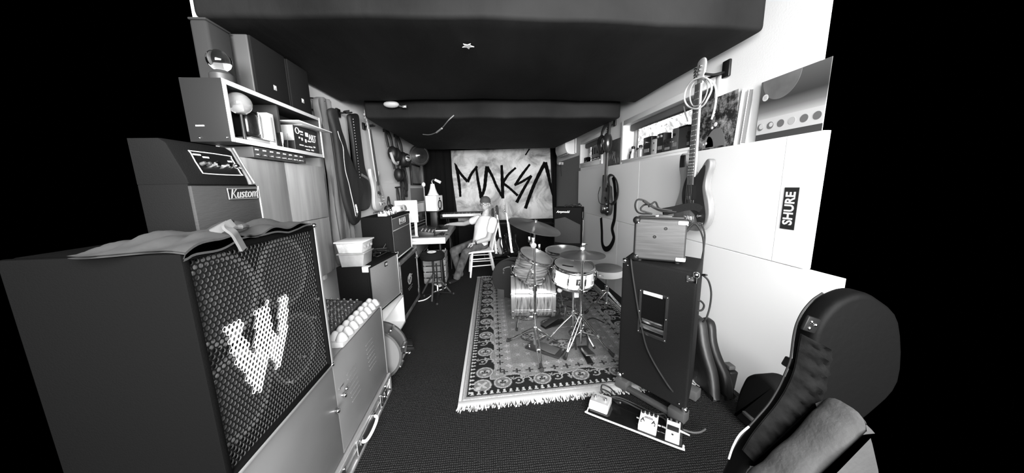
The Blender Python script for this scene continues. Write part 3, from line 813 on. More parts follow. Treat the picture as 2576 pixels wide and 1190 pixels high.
t, q = hanging_sheet('draped_cloth', 'long grey brown cloth hanging beside the wooden cabinet', 'cloth',
    [(792, 250), (812, 246), (826, 262), (832, 320), (846, 380), (852, 450), (866, 520), (884, 570), (893, 600), (880, 645), (856, 668), (846, 620), (838, 545), (830, 450), (822, 400), (812, 340), (800, 300)], -1.42, .05, mat('brown_cloth', .17, .85, var=(6, .35, (1, 3, .5))), .012, 55)
MB().tube([q(808, 246, -.10), q(808, 250, .0), q(808, 256, .03)], .006).build('peg', black, t)
t, q = hanging_sheet('long_gig_bag', 'black tapering gig bag with a pale piping line hung on the left wall', 'gig bag',
    [(826, 278), (842, 275), (848, 300), (858, 330), (868, 365), (878, 400), (890, 430), (905, 455), (912, 480), (905, 520), (903, 550), (893, 566), (884, 560), (872, 530), (860, 480), (852, 430), (846, 380), (838, 330)], -1.34, .045, mat('gig_bag_black', .009, .75, bump=(40, .2)), .004, 30, 'bag_body', .018)
pp = [(842, 330), (848, 350), (856, 372), (858, 400), (862, 430), (870, 460), (877, 490), (884, 520), (889, 545)]
MB().tube([q(x, y, .025) for x, y in pp], .004, 6).build('piping', mat('piping_pale', .5, .6), t)
MB().tube([q(889, 515, .022), q(891, 535, .03), q(889, 548, .022)], .012, 8).build('zip_pull', chrome, t)
MB().tube([q(838, 276, -.18), q(838, 280, .0)], .008).build('peg', black, t)
t, q = hanging_sheet('guitar_strap_bag', 'black stitched guitar bag hanging from a hook on the left wall', 'gig bag',
    [(876, 290), (886, 286), (898, 290), (902, 330), (908, 380), (914, 420), (922, 448), (928, 470), (930, 500), (926, 522), (914, 530), (900, 528), (892, 505), (896, 480), (898, 450), (892, 410), (886, 360), (880, 320)], -1.46, .05, mat('leather_black', .012, .6, bump=(120, .25)), .002, 30, 'bag_body', .02)
mb0 = None
for i in range(22):
    x = 880+i*.82*1.0; y = 300+i*7.0
    if mb0 is None: mb0 = MB().sph((0, 0, 0), .006, n=8).build('stud', lgrey, t); o = mb0
    else: o = mb0.copy(); C.objects.link(o); o.parent = t
    o.location = q(x+2, y, .026)
MB().tube([q(904, 440, .027), q(915, 447, .03), q(922, 452, .027)], .012, flat=(.03, .006, (1, 0, 0))).build('buckle', grey, t)
def wall_hook(px, py, v, label, ln=.14):
    p = PX(px, py, v)
    t = thing('guitar_hanger', label, 'wall hook', p)
    t.location.x = XL+.001
    MB().box((.012, 0, 0), (.022, .075, .085), None, .006).build('hanger_block', black, t)
    MB().tube([(.02, 0, 0), (.07, 0, 0), (.085, .03, .006), (ln, .034, .012)], .008).build('hanger_arm', black, t)
    MB().tube([(.02, 0, 0), (.07, 0, 0), (.085, -.03, .006), (ln, -.034, .012)], .008).build('hanger_arm', black, t)
    return t
wall_hook(855, 284, -1.50, 'black wall hanger block holding the stitched guitar bag')
wall_hook(919, 318, -1.50, 'black wall hanger holding the pale bass guitar on the left wall')

# ---- guitars -----------------------------------------------------------------------------------
BODY_P = [(-.028, .395), (-.062, .43), (-.095, .495), (-.122, .512), (-.143, .49), (-.145, .42), (-.122, .335), (-.126, .25), (-.16, .165), (-.172, .10), (-.155, .04), (-.10, .006), (0, 0), (.10, .01), (.16, .06), (.176, .13), (.158, .21), (.128, .28), (.128, .345), (.149, .405), (.146, .445), (.12, .455), (.092, .43), (.062, .385), (.03, .37)]
def guitar(t, T, body_m, guard_m, board_m, neck_m, strings=4, body=BODY_P, nut=.94, head=.215, guard=None, thick=.04, tuners=True, frets=20, knobs=True, sc=1.0, bodylen=.37):
    """T: local frame with x = width, y = up along the neck, z = front"""
    S = Matrix.Diagonal((sc, sc, sc, 1)); T = T @ S
    pts = [(p.x, p.y) for p in smoothpath([V((a, b, 0)) for a, b in body], 4, True)]
    MB(T).prism(pts, thick, Matrix.Translation((0, 0, -thick/2)), .008, 3).build('body', body_m, t)
    MB(T).prism([(-.032, bodylen-.02), (.032, bodylen-.02), (.021, nut), (-.021, nut)], .016, Matrix.Translation((0, 0, thick/2-.008)), .004).build('neck', neck_m, t)
    MB(T).prism([(-.031, bodylen-.07), (.031, bodylen-.07), (.020, nut), (-.020, nut)], .006, Matrix.Translation((0, 0, thick/2+.008)), .001, 1).build('fretboard', board_m, t)
    if frets:
        L = nut-.085
        for i in range(1, frets):
            y = nut-L*(1-2**(-i/12))
            if y < bodylen-.06: break
            hw = .020+.011*(nut-y)/(nut-bodylen+.07)
            MB(T).box((0, y, thick/2+.0145), (2*hw, .0025, .0015)).build('fret', steel, t)
    hp = [(-.02, nut-.005), (.02, nut-.005), (.026, nut+.03), (.034, nut+.06), (.038, nut+head*.8), (.02, nut+head), (-.02, nut+head*.97), (-.034, nut+head*.82), (-.026, nut+.06)]
    h = MB(T).prism([(p.x, p.y) for p in smoothpath([V((a, b, 0)) for a, b in hp], 3, True)], .013, Matrix.Translation((0, 0, thick/2-.012)), .003).build('headstock', neck_m, t)
    for i in range(strings):
        f = (i/(strings-1)-.5) if strings > 1 else 0
        MB(T).cyl((f*.052, .075, thick/2+.016), (f*.031, nut, thick/2+.017), .0013, n=5).build('string', steel, t)
        if tuners:
            y = nut+.045+(head-.07)*i/strings
            MB(T).cyl((f*.02, y, thick/2), (f*.02, y, thick/2+.014), .005, n=8).build('tuner_post', chrome, h)
            MB(T).cyl((-.034, y, thick/2-.006), (-.058, y, thick/2-.006), .004, .011, n=8).build('tuner_key', chrome, h)
    if guard:
        MB(T).prism([(p.x, p.y) for p in smoothpath([V((a, b, 0)) for a, b in guard], 4, True)], .003, Matrix.Translation((0, 0, thick/2)), 0).build('pickguard', guard_m, t)
    MB(T).box((0, .075, thick/2+.006), (.078, .045, .012), None, .003).build('bridge', chrome, t)
    MB(T).box((-.02, .215, thick/2+.007), (.048, .03, .012), None, .004).build('pickup', black, t)
    MB(T).box((.02, .19, thick/2+.007), (.048, .03, .012), None, .004).build('pickup', black, t)
    if knobs:
        for kx, ky in ((.085, .15), (.105, .105), (.125, .06)):
            MB(T).lathe([(0, 0), (.011, 0), (.009, .016), (0, .017)], Matrix.Translation((kx, ky, thick/2+.002)), 12).build('knob', chrome, t)
    return t
GUARD_P = [(-.035, .365), (-.072, .31), (-.085, .23), (-.065, .165), (0, .14), (.06, .105), (.10, .05), (.145, .06), (.152, .12), (.125, .21), (.105, .29), (.118, .38), (.112, .42), (.08, .40), (.035, .355)]
def left_bass():
    nut = PX(926, 325, -1.44); bot = PX(957, 527, -1.44)
    t = thing('bass_guitar', 'pale bass guitar with light pickguard hanging on the left wall', 'guitar', (-1.45, bot.y, bot.z))
    up = (V((-1.44, nut.y, nut.z))-V((-1.44, bot.y, bot.z))); L = up.length; up.normalize()
    n = V((1, 0, 0)); u = up.cross(n)
    guitar(t, frame((0, 0, 0), u, up, n), mat('cream_body', .55, .35), mat('grey_guard', .38, .4), mat('rosewood', .04, .5), mat('maple', .4, .4), guard=GUARD_P, sc=L/.94, frets=0)
left_bass()
# ================================================================== LEFT SIDE: AMPLIFIERS AND FLOOR PIECES
def side_drum():
    c = V((-.915, 2.27, .225))
    t = thing('drum', 'round grey drum standing on its rim beside the grey cabinet', 'drum', (c.x, c.y, 0))
    T = local(t) @ frame(c, (1, 0, 0), (0, 0, 1), (0, -1, 0))
    r = .205
    MB(T).lathe([(r-.004, .06), (r-.004, -.10)], None, 48).build('shell', mat('drum_grey', .09, .5), t)
    MB(T).lathe([(0, .066), (r-.008, .066), (r, .06)], None, 48).build('drum_head', mat('drum_skin_grey', .12, .6), t)
    for z in (.05, -.095):
        MB(T).lathe([(r, z), (r+.012, z), (r+.012, z+.022), (r-.004, z+.024), (r-.004, z+.012)], None, 48).build('hoop', mat('hoop_dark', .05, .4), t)
    for k in range(8):
        a = k*math.pi/4+.15
        l = MB(T); l.box((math.cos(a)*(r+.012), math.sin(a)*(r+.012), -.02), (.03, .018, .09), Matrix.Rotation(a, 3, 'Z'), .004); l.build('lug', steel, t)
    l = MB(T); l.box(((r+.03), -.02, .01), (.05, .012, .012), None, .003); l.sph((r+.055, -.02, .015), .014, n=10); l.build('tension_wing', chrome, t)
side_drum()
def white_shelf():
    x1, x0, y0, y1, z0, z1 = -.90, -1.28, 2.42, 3.06, .10, .405
    t = thing('white_shelf_unit', 'low open white shelf box under the grey cloth guitar amplifier', 'shelf', (-1.09, 2.74, 0))
    T = local(t); k = .02
    MB(T).b2((x0, y0, z1-k), (x1, y1, z1), .002).build('top_board', white, t)
    MB(T).b2((x0, y0, z0), (x1, y1, z0+k), .002).build('bottom_board', white, t)
    MB(T).b2((x0, y1-k, z0+k), (x1, y1, z1-k), .001).build('side_board', white, t)
    MB(T).b2((x0, y0, z0+k), (x1, y0+k, z1-k), .001).build('side_board', white, t)
    MB(T).b2((x0, y0+k, z0+k), (x0+.01, y1-k, z1-k)).build('back_board', white, t)
    MB(T).b2((x0+.02, y0+.02, 0), (x1-.03, y1-.02, z0), .004).build('plinth', black, t)
white_shelf()
def pedal_case():
    t = thing('effects_pedal', 'small black effects pedal on the floor beyond the side standing drum', 'pedal', (-.80, 2.72, 0), R(20))
    MB().prism([(-.05, 0), (.05, 0), (.05, .03), (-.05, .055)], .18, frame((0, .09, 0), (1, 0, 0), (0, 0, 1), (0, -1, 0)), .004).build('pedal_body', black, t)
    MB().box((0, -.03, .05), (.08, .09, .012), Euler((0, R(14), 0)).to_matrix(), .003).build('treadle', rubber, t)
    for y in (.03, .06): MB().lathe([(0, .03), (.01, .03), (.009, .06), (0, .062)], Matrix.Translation((-.01, y, .0)), 10).build('pedal_knob', chrome, t)
pedal_case()

def amp_front(t, W, H, D, face, cloth_lo, trim, cloth_m, body_m, corner=True):
    """local frame: front plane at x=0 facing +x, width along y (0..W), z up"""
    MB().b2((-D, 0, 0), (-.012, W, H), .008, 3).build('amp_body', body_m, t)
    MB().b2((-.02, .0, 0), (0, .022, H), .005).build('front_frame', body_m, t); MB().b2((-.02, W-.022, 0), (0, W, H), .005).build('front_frame', body_m, t)
    MB().b2((-.02, .022, H-.022), (0, W-.022, H), .005).build('front_frame', body_m, t); MB().b2((-.02, .022, 0), (0, W-.022, .022), .005).build('front_frame', body_m, t)
    MB().b2((-.016, .022, .022), (-.006, W-.022, cloth_lo), .001).build('grille_cloth', cloth_m, t)
def fender_amp():
    a = PZ(925, 672, .872); b = PZ(1001, 633, .872)
    d = (b-a); W = V((d.x, d.y, 0)).length; ang = math.atan2(-d.x, d.y)
    zb = .425; H = .872-zb
    t = thing('grey_cloth_amplifier', 'black guitar amplifier with pale grey grille cloth and metal corners, left side', 'amplifier', (a.x, a.y, zb), ang)
    gc = mat('silver_cloth', .19, .85, bump=(240, .35))
    amp_front(t, W, H, .27, 0, H-.022, 0, gc, tolex)
    MB().b2((-.004, W-.028, .02), (.003, W-.02, H-.02), .001).build('silver_piping', alu, t)
    MB().b2((-.004, .02, .018), (.003, W-.02, .025), .001).build('silver_piping', alu, t)
    MB().b2((-.016, .02, 0), (.001, .027, H), .001).build('black_edge', black, t)
    for y, z in ((0, H), (W, H), (W, 0), (0, 0)):
        sy = 1 if y == 0 else -1; sz = 1 if z == 0 else -1
        q = MB(); q.b2((-.05, y-.003*sy, z-.003*sz), (.003, y+.045*sy, z+.004*sz), .002); q.b2((-.05, y-.003*sy, z-.003*sz), (.003, y+.004*sy, z+.045*sz), .002)
        q.build('corner_cap', whitep if (y == 0 and z == H) else chrome, t)
    q = MB().b2((-.003, W*.49, H*.83), (.004, W*.49+.05, H*.83+.04), .002).build('badge', black, t)
    MB().b2((.004, W*.49+.008, H*.83+.010), (.0055, W*.49+.042, H*.83+.03), .0).build('badge_mark', lgrey, q)
    f0 = None
    for x in (-.04, -.22):
        for y in (.05, W-.05): MB().cyl((x, y, -.018), (x, y, 0), .018, n=12).build('rubber_foot', rubber, t)
    return t, W, H
FA, FW, FH = fender_amp()
def on_fender(lx, ly, lz=0.0): return FA.matrix_basis @ V((lx, ly, FH+.001+lz))
def storage_boxes():
    p = on_fender(-.145, .10)
    cl = mat('frosted_plastic', .4, .35, trans=.25, var=(14, .18)); 
    t = thing('storage_tub', 'frosted plastic storage tub, the lower of two on the grey cloth amplifier', 'storage box', p, FA.rotation_euler.z+R(8))
    MB().prism([(-.085, 0), (.085, 0), (.10, .105), (-.10, .105)], .19, frame((0, .095, 0), (1, 0, 0), (0, 0, 1), (0, -1, 0)), .004).build('tub', cl, t)
    MB().box((0, 0, .108), (.22, .215, .01), None, .003).build('rim', cl, t)
    t = thing('storage_tub', 'clear plastic tub full of small white things, upper of two on the amplifier', 'storage box', p+V((0, 0, .115)), FA.rotation_euler.z+R(6))
    MB().prism([(-.09, 0), (.09, 0), (.108, .085), (-.108, .085)], .20, frame((0, .10, 0), (1, 0, 0), (0, 0, 1), (0, -1, 0)), .004).build('tub', mat('white_tub', .6, .3, var=(22, .25)), t)
    MB().box((0, 0, .09), (.235, .23, .012), None, .004).build('lid', whitep, t)
    for i in range(3): MB().box((.11, -.06+.06*i, .045), (.006, .03, .02), None, .004).build('label_spot', lgrey, t)
storage_boxes()
def fender_cables():
    p = on_fender(-.13, .42)
    t = thing('cable_bundle', 'small tangle of black cable with metal plugs on the grey cloth amplifier', 'cable', p)
    rn = random.Random(5)
    pts = [(rn.uniform(-.08, .08), rn.uniform(-.12, .12), rn.uniform(.008, .06)) for _ in range(14)]
    MB().tube(pts, .005, 6).build('cable', rubber, t)
    for a, b in (((-.05, -.05, .03), (-.06, -.07, .10)), ((.03, .05, .04), (.05, .10, .09)), ((.0, -.02, .02), (.05, -.06, .035))):
        MB().cyl(a, b, .006, n=8).build('plug', chrome, t)
    for a, b in (((-.02, .02, .01), (-.10, -.10, .07)), ((.0, .0, .05), (.09, .07, .02))):
        MB().cyl(a, b, .008, n=8).build('plug_sleeve', black, t)
fender_cables()

VX, VY0, VY1, VZ0, VZ1 = -.955, 3.065, 3.80, .755, 1.222
def vox_amp():
    t = thing('badged_amplifier', 'black combo amplifier with white piping and framed badge on the flight rack', 'amplifier', (VX, VY0, VZ0))
    W = VY1-VY0; H = VZ1-VZ0
    amp_front(t, W, H, .30, 0, H*.66, 0, mat('brown_cloth_front', .028, .9, bump=(200, .4)), tolex)
    MB().b2((-.016, .022, H*.69), (-.004, W-.022, H-.024), .002).build('upper_cloth', mat('upper_cloth_grey', .055, .85, bump=(200, .4)), t)
    MB().b2((-.010, .022, H*.665), (-.002, W-.022, H*.685), .001).build('gold_strip', mat('pale_strip', .35, .4), t)
    MB().b2((-.010, .022, H-.03), (-.002, W-.022, H-.024), .001).build('gold_strip', mat('pale_strip', .35, .4), t)
    MB().b2((-.006, W-.024, .012), (.003, W-.010, H-.03), .001).build('white_piping', white, t)
    MB().b2((-.006, .02, .012), (.003, W-.010, .022), .001).build('white_piping', white, t)
    MB().b2((-.012, .006, .01), (.002, .012, H), .001).build('white_piping', mat('soft_piping', .12, .5), t)
    a, b = W*.34, W*.66
    q = MB().b2((-.005, a, H*.755), (.004, b, H*.755+.075), .006).build('badge', black, t)
    T = frame((.0045, (a+b)/2, H*.755+.0375), (0, 1, 0), (0, 0, 1), (1, 0, 0)); w_ = (b-a)/2-.004
    MB(T).tube([(-w_, -.03, 0), (w_, -.03, 0), (w_, .03, 0), (-w_, .03, 0)], .0025, 6, True, 1).build('badge_frame', whitep, q)
    lettering('VOX', .066, T, mat('badge_letters', .55, .4), q, th=.003, sx=1.25)
    for y in (.06, W-.06): MB().cyl((-.05, y, -.02), (-.05, y, 0), .02, n=12).build('rubber_foot', rubber, t)
    for y in (.06, W-.06): MB().cyl((-.25, y, -.02), (-.25, y, 0), .02, n=12).build('rubber_foot', rubber, t)
vox_amp()
def flight_rack():
    x1, y0, y1, z0, z1 = -.935, 3.15, 3.94, .055, .73
    t = thing('speaker_in_flight_rack', 'black speaker in a worn metal edged frame under the badged amplifier', 'speaker', (x1, y0, 0))
    W = y1-y0; em = mat('worn_metal', .16, .45, metal=.5, var=(14, .4))
    MB().b2((-.34, .0, z0), (-.015, W, z1-.004), .006).build('cabinet_box', tolex, t)
    for lo, hi in (((-.03, 0, z1-.045), (0, W, z1)), ((-.03, 0, z0), (0, W, z0+.045)), ((-.03, W-.035, z0+.045), (0, W, z1-.045)), ((-.03, 0, z0+.045), (0, .03, z1-.045)), ((-.34, W-.02, z0), (-.03, W+.003, z0+.03))):
        MB().b2(lo, hi, .004).build('metal_edge', em, t)
    MB().b2((-.016, .03, z0+.045), (-.010, W-.035, z1-.045)).build('front_cloth', mat('front_black', .005, .9, spec=.1), t)
    T = frame((-.0095, W*.47, .43), (0, 1, 0), (0, 0, 1), (1, 0, 0))
    # winged emblem: two curled leaves and a central post, with a line of small print below
    em_ = mat('emblem_grey', .33, .5)
    for s in (1, -1):
        MB(T).ribbon([(.012*s, -.05), (.05*s, -.04), (.075*s, -.005), (.06*s, .04), (.025*s, .055), (.02*s, .03), (.045*s, .012)], [.01, .02, .026, .024, .018, .014, .006], .002).build('emblem', em_, t)
    MB(T).ribbon([(0, -.06), (0, -.01), (0, .065)], [.008, .018, .01], .0025).build('emblem', em_, t)
    MB(T).box((.11, .03, 0), (.03, .012, .002)).build('emblem', em_, t)
    for k, (l, z) in enumerate(((.20, -.092), (.14, -.115))): MB(T).box((.0, z, 0), (l, .010, .0015)).build('printed_line', mat('print_dim', .12, .6), t)
    for y in (.08, W-.08):
        for x in (-.06, -.28):
            c = MB(); c.cyl((x-.012, y, .027), (x+.012, y, .027), .027, n=14); c.box((x, y, .05), (.05, .05, .01)); c.build('caster', rubber, t)
    MB().tube([(.0, W-.075, z1-.05), (.012, W-.07, z1-.10), (.012, W-.09, z1-.125), (.0, W-.11, z1-.11)], .008).build('edge_hook', em, t)
    MB().sph((-.01, W-.03, z0+.08), .03, (.5, 1, 2.2), 10).build('corner_guard', steel, t)
flight_rack()
def on_vox():
    z = VZ1+.021
    t = thing('toy_recorder', 'white handheld recorder lying on top of the badged amplifier', 'recorder', (VX-.06, VY0+.52, VZ1+.0), R(-8))
    MB().box((0, 0, .045), (.08, .26, .075), Euler((0, R(-12), 0)).to_matrix(), .025, 4).build('recorder_body', whitep, t)
    MB().box((.046, -.05, .05), (.006, .08, .05), Euler((0, R(-12), 0)).to_matrix(), .004).build('display', lgrey, t)
    MB().cyl((.044, .06, .048), (.052, .06, .05), .03, n=18).build('dial', grey, t); MB().cyl((.05, -.05, .05), (.053, -.05, .05), .008, n=10).build('button', black, t)
    t = thing('headphones', 'black over ear headphones lying behind the white recorder on the amplifier', 'headphones', (VX-.20, VY0+.60, VZ1+.0), R(10))
    MB().tube([(0, -.10, .035), (.0, -.095, .10), (0, -.03, .165), (0, .05, .165), (0, .105, .10), (0, .11, .035)], .011, flat=(.03, .012, (1, 0, 0))).build('headband', rubber, t)
    for y in (-.10, .11): MB().sph((0, y, .045), .045, (1, .5, 1), 14).build('ear_cup', black, t)
    t = thing('sunglasses', 'dark sunglasses lying on top of the badged amplifier near the wall', 'glasses', (VX-.17, VY0+.34, VZ1+.0), R(20))
    for y in (-.035, .035): MB().sph((0, y, .026), .03, (.2, 1, .8), 12).build('lens', mat('lens_black', .01, .1), t)
    MB().tube([(0, -.065, .03), (-.06, -.07, .03), (-.12, -.068, .02)], .003).build('temple', black, t); MB().tube([(0, .065, .03), (-.06, .07, .03), (-.12, .068, .02)], .003).build('temple', black, t)
    MB().cyl((0, -.012, .032), (0, .012, .032), .003, n=6).build('bridge', black, t)
    rn = random.Random(11); k0 = None
    labels = ('nearest', 'second', 'third', 'fourth', 'farthest')
    for i in range(5):
        y = VY0+.07+.075*i; x = VX-.10+.008*(i % 2)
        t = thing('effects_pedal', 'tiny silver effects pedal, %s in the row along the badged amplifier top' % labels[i], 'pedal', (x, y, VZ1+.0), R(rn.uniform(-15, 15)), 'tiny pedals on the badged amplifier')
        h = .03+.006*(i % 3)
        MB().box((0, 0, h/2+.001), (.09, .05, h), None, .004).build('pedal_body', steel if i % 2 else lgrey, t)
        MB().cyl((-.02, 0, h), (-.02, 0, h+.016), .010, n=10).build('pedal_knob', chrome, t)
        MB().cyl((.025, 0, h), (.025, 0, h+.014), .007, n=10).build('foot_switch', chrome, t)
on_vox()
# ================================================================== BACK LEFT: DESK, PERSON, WALL THINGS
DZ = .80
def desk():
    y0, y1, x0, x1 = 4.23, 5.75, -1.49, -.605
    t = thing('desk', 'long wooden desk with a pale front edge and black trestle legs', 'desk', (-1.05, 4.99, 0))
    T = local(t)
    dm = mat('desk_wood', .21, .5, var=(3, .25, (5, .5, 5)))
    MB(T).b2((x0, y0+.02, DZ-.08), (x1, y1, DZ), .004).build('desk_top', dm, t)
    MB(T).b2((x0, y0, DZ-.085), (x1+.002, y0+.019, DZ-.043), .003).build('front_edge_board', white, t)
    MB(T).b2((x0, y0, DZ-.041), (x1+.002, y0+.019, DZ+.001), .003).build('front_edge_board', white, t)
    for (xa, ya) in ((x1-.10, y0+.16), (x1-.10, y1-.2), (x0+.25, y0+.16), (x0+.25, y1-.2)):
        for d in (-.045, .045):
            MB(T).cyl((xa, ya, DZ-.085), (xa+.02, ya+d*2.2, .0), .016, n=12).build('trestle_leg', black, t)
        MB(T).cyl((xa+.012, ya-.07, .30), (xa+.012, ya+.07, .30), .010, n=8).build('cross_bar', black, t)
    MB(T).b2((x0+.06, y0+.35, DZ-.34), (x0+.40, y0+.9, DZ-.088), .004).build('under_drawer', mat('drawer_grey', .22, .6), t)
desk()
def desk_things():
    # white all-in-one display seen from the side
    a = PY(990, 505, 4.42); b = PY(1052, 560, 4.42)
    t = thing('white_monitor', 'white backed computer display at the near end of the desk', 'monitor', ((a.x+b.x)/2, 4.45, DZ))
    W = b.x-a.x; z0 = b.z-DZ; z1 = a.z-DZ
    MB().box((0, 0, (z0+z1)/2), (W, .035, z1-z0), None, .012, 4).build('display_back', whitep, t)
    MB().box((0, .02, (z0+z1)/2), (W-.03, .006, z1-z0-.04), None, .001).build('screen', mat('screen_black', .008, .15), t)
    MB().box((W*.36, .01, z0/2+.01), (.04, .02, z0+.03), None, .004).build('stand_neck', whitep, t)
    MB().box((W*.30, .03, .004), (.2, .16, .007), None, .003).build('stand_foot', whitep, t)
    # black display beyond it, facing the person
    p = PZ(1058, 560, DZ)
    t = thing('black_monitor', 'black widescreen computer display facing the seated person', 'monitor', (-1.13, 4.93, DZ), R(-6))
    MB().box((0, 0, .27), (.04, .74, .40), None, .006).build('display_case', black, t)
    MB().box((.021, 0, .28), (.004, .71, .35), None, .001).build('screen', mat('screen_black', .008, .15), t)
    for k, z in enumerate((.475, .16, .115)): MB().box((.023, 0, z), (.004, .70, .010)).build('bezel_line', mat('bezel_grey', .18, .4), t)
    MB().box((.0, 0, .05), (.03, .7, .06), None, .003).build('sound_bar', mat('soundbar_grey', .12, .5), t)
    MB().box((-.03, 0, .06), (.03, .08, .12), None, .004).build('stand_neck', black, t); MB().box((-.02, 0, .006), (.2, .26, .011), None, .004).build('stand_foot', black, t)
    # studio speaker on its stand
    a = PY(1067, 493, 5.35); b = PY(1099, 531, 5.35)
    W = b.x-a.x; H_ = a.z-b.z
    t = thing('speaker_stand', 'black pillar stand carrying the white studio speaker', 'stand', ((a.x+b.x)/2+.02, 5.5, DZ))
    zs = b.z-DZ-.004
    MB().box((0, 0, .006), (.22, .24, .011), None, .004).build('base_plate', black, t); MB().box((0, 0, zs/2), (.12, .10, zs-.02), None, .006).build('pillar', black, t); MB().box((0, 0, zs-.008), (.2, .24, .012), None, .003).build('top_plate', black, t)
    t = thing('studio_speaker', 'white studio speaker with a black ringed woofer beside the display', 'speaker', ((a.x+b.x)/2+.04, 5.50, b.z), R(-14))
    D = .30
    MB().box((0, 0, H_/2), (W, D, H_), None, .008, 3).build('speaker_box', whitep, t)
    T = frame((W/2+.001, 0, H_*.40), (0, 1, 0), (0, 0, 1), (1, 0, 0))
    w_ = MB(T).lathe([(.085, 0), (.085, .006), (.066, .006), (.06, .002)], None, 28).build('woofer_ring', black, t)
    MB(T).lathe([(.06, .002), (.02, .004), (.02, .006), (0, .012)], None, 28).build('woofer_cone', lgrey, t)
    MB(T).lathe([(0, .004), (.022, .004), (.02, 0)], Matrix.Translation((0, H_*.40, 0)), 16).build('tweeter', black, t)
    MB(T).box((0, -H_*.33, .001), (.12, .02, .003)).build('name_strip', dgrey, t)
    c = PY(1088, 493, 5.45)
    t = thing('desk_lamp', 'desk lamp with a white cone shade and a small white head above the studio speaker', 'lamp', (c.x, 5.52, b.z+H_+.002))
    MB().lathe([(.105, 0), (.075, .05), (.05, .12), (.034, .20), (.03, .205), (0, .205)], None, 28).build('lamp_cone', whitep, t)
    MB().tube([(0, 0, .205), (-.01, 0, .25), (.02, 0, .28), (.06, -.01, .26)], .010).build('lamp_arm', steel, t)
    MB().cyl((.05, -.01, .275), (.15, -.02, .225), .022, .026, n=14).build('lamp_head', whitep, t)
    c = PY(1068, 467, 5.6)
    t = thing('wall_lamp', 'small round white lamp on a thin pole behind the black display', 'lamp', (c.x-.02, 5.62, DZ))
    MB().cyl((0, 0, 0), (0, 0, c.z-DZ), .007, n=8).build('pole', steel, t); MB().lathe([(0, 0), (.06, 0), (.06, .012), (0, .014)], None, 18).build('base', black, t)
    MB().sph((0, 0, c.z-DZ+.02), .034, (1, 1, 1.25), 14).build('bulb', whitep, t)
    # things lying on the desk
    a = PZ(1112, 576, DZ)
    t = thing('drawing_tablet', 'black tablet with a white edge on the desk under the person\'s hand', 'tablet', (a.x, a.y, DZ), R(4))
    MB().box((0, 0, .008), (.20, .48, .014), None, .004).build('tablet_body', black, t); MB().box((-.0, -.245, .008), (.21, .018, .016), None, .003).build('white_edge', whitep, t); MB().box((-.105, -.08, .008), (.012, .30, .016), None, .003).build('white_edge', whitep, t)
    a = PZ(1083, 580, DZ)
    t = thing('keyboard', 'small dark keyboard with a white front on the desk', 'keyboard', (a.x, a.y+.12, DZ), R(3))
    MB().box((0, 0, .010), (.13, .42, .018), None, .004).build('keyboard_case', dgrey, t)
    k0 = MB().box((0, 0, 0), (.022, .022, .008), None, .002, 1).build('key', mat('key_dark', .03, .5), t); first = True
    for i in range(4):
        for j in range(14):
            o = k0 if first else k0.copy()
            if not first: C.objects.link(o); o.parent = t
            first = False; o.location = (-.045+.03*i, -.19+.029*j, .022)
    MB().box((0, -.222, .010), (.11, .022, .020), None, .004).build('white_front', whitep, t)
    a = PZ(1077, 578, DZ)
    t = thing('computer_mouse', 'small white computer mouse next to the keyboard on the desk', 'mouse', (a.x-.01, a.y-.25, DZ))
    MB().sph((0, 0, .006), .03, (1, 1.5, .7), 14).build('mouse_body', whitep, t)
    a = PZ(1058, 580, DZ)
    t = thing('audio_interface', 'black audio mixer with small knobs among cables on the desk', 'mixer', (-.90, 4.50, DZ), R(6))
    MB().prism([(-.11, 0), (.11, 0), (.11, .05), (-.11, .09)], .30, frame((0, .15, 0), (1, 0, 0), (0, 0, 1), (0, -1, 0)), .005).build('mixer_case', black, t)
    k0 = MB().lathe([(0, 0), (.009, 0), (.008, .014), (0, .015)], None, 8).build('mixer_knob', steel, t); first = True
    for i in range(4):
        for j in range(6):
            o = k0 if first else k0.copy()
            if not first: C.objects.link(o); o.parent = t
            first = False; o.location = (.08-.05*i, -.125+.05*j, .054+.05*i*.18)
    rn = random.Random(4)
    t = thing('desk_cables', 'loose black cables lying on the desk in front of the displays', 'cable', (-.73, 4.40, DZ))
    for k in range(3):
        MB().tube([(rn.uniform(-.05, .1), rn.uniform(-.11, .12), rn.uniform(.008, .04)) for _ in range(9)], .006, 6).build('cable', rubber, t)
    for k in range(3): MB().cyl((.05*k, .02*k-.05, .012), (.05*k+.05, .03*k-.03, .012), .007, n=8).build('plug', chrome, t)
desk_things()

def stool():
    c = PY(1083, 638, 3.98)
    zt = c.z
    t = thing('round_stool', 'black round padded stool under the front end of the desk', 'stool', (c.x+.01, 4.05, 0))
    MB().lathe([(0, zt-.09), (.15, zt-.09), (.165, zt-.07), (.165, zt-.025), (.15, zt-.004), (0, zt)], None, 32).build('seat', matte, t)
    MB().cyl((0, 0, zt-.09), (0, 0, .22), .016, n=12).build('post', black, t)
    for k in range(3):
        a = k*2.1+.5
        MB().tube([(0, 0, zt-.30), (.12*math.cos(a), .12*math.sin(a), .18), (.23*math.cos(a), .23*math.sin(a), .015)], .012, k=3).build('leg', mat('dark_steel', .12, .35, metal=.7), t)
        MB().cyl((0, 0, .20), (.13*math.cos(a), .13*math.sin(a), .17), .007, n=8).build('leg_brace', black, t)
    p = PZ(1086, 635, zt+.003)
    t = thing('white_disc', 'white round plate lying on the black stool', 'plate', (p.x-.0, min(p.y, 4.12), zt+.001))
    MB().lathe([(0, 0), (.05, 0), (.062, .008), (.06, .012), (.045, .006), (0, .006)], None, 28).build('disc_body', whitep, t)
    MB().lathe([(0, .006), (.018, .006), (.016, .010), (0, .011)], None, 16).build('disc_centre', lgrey, t)
stool()
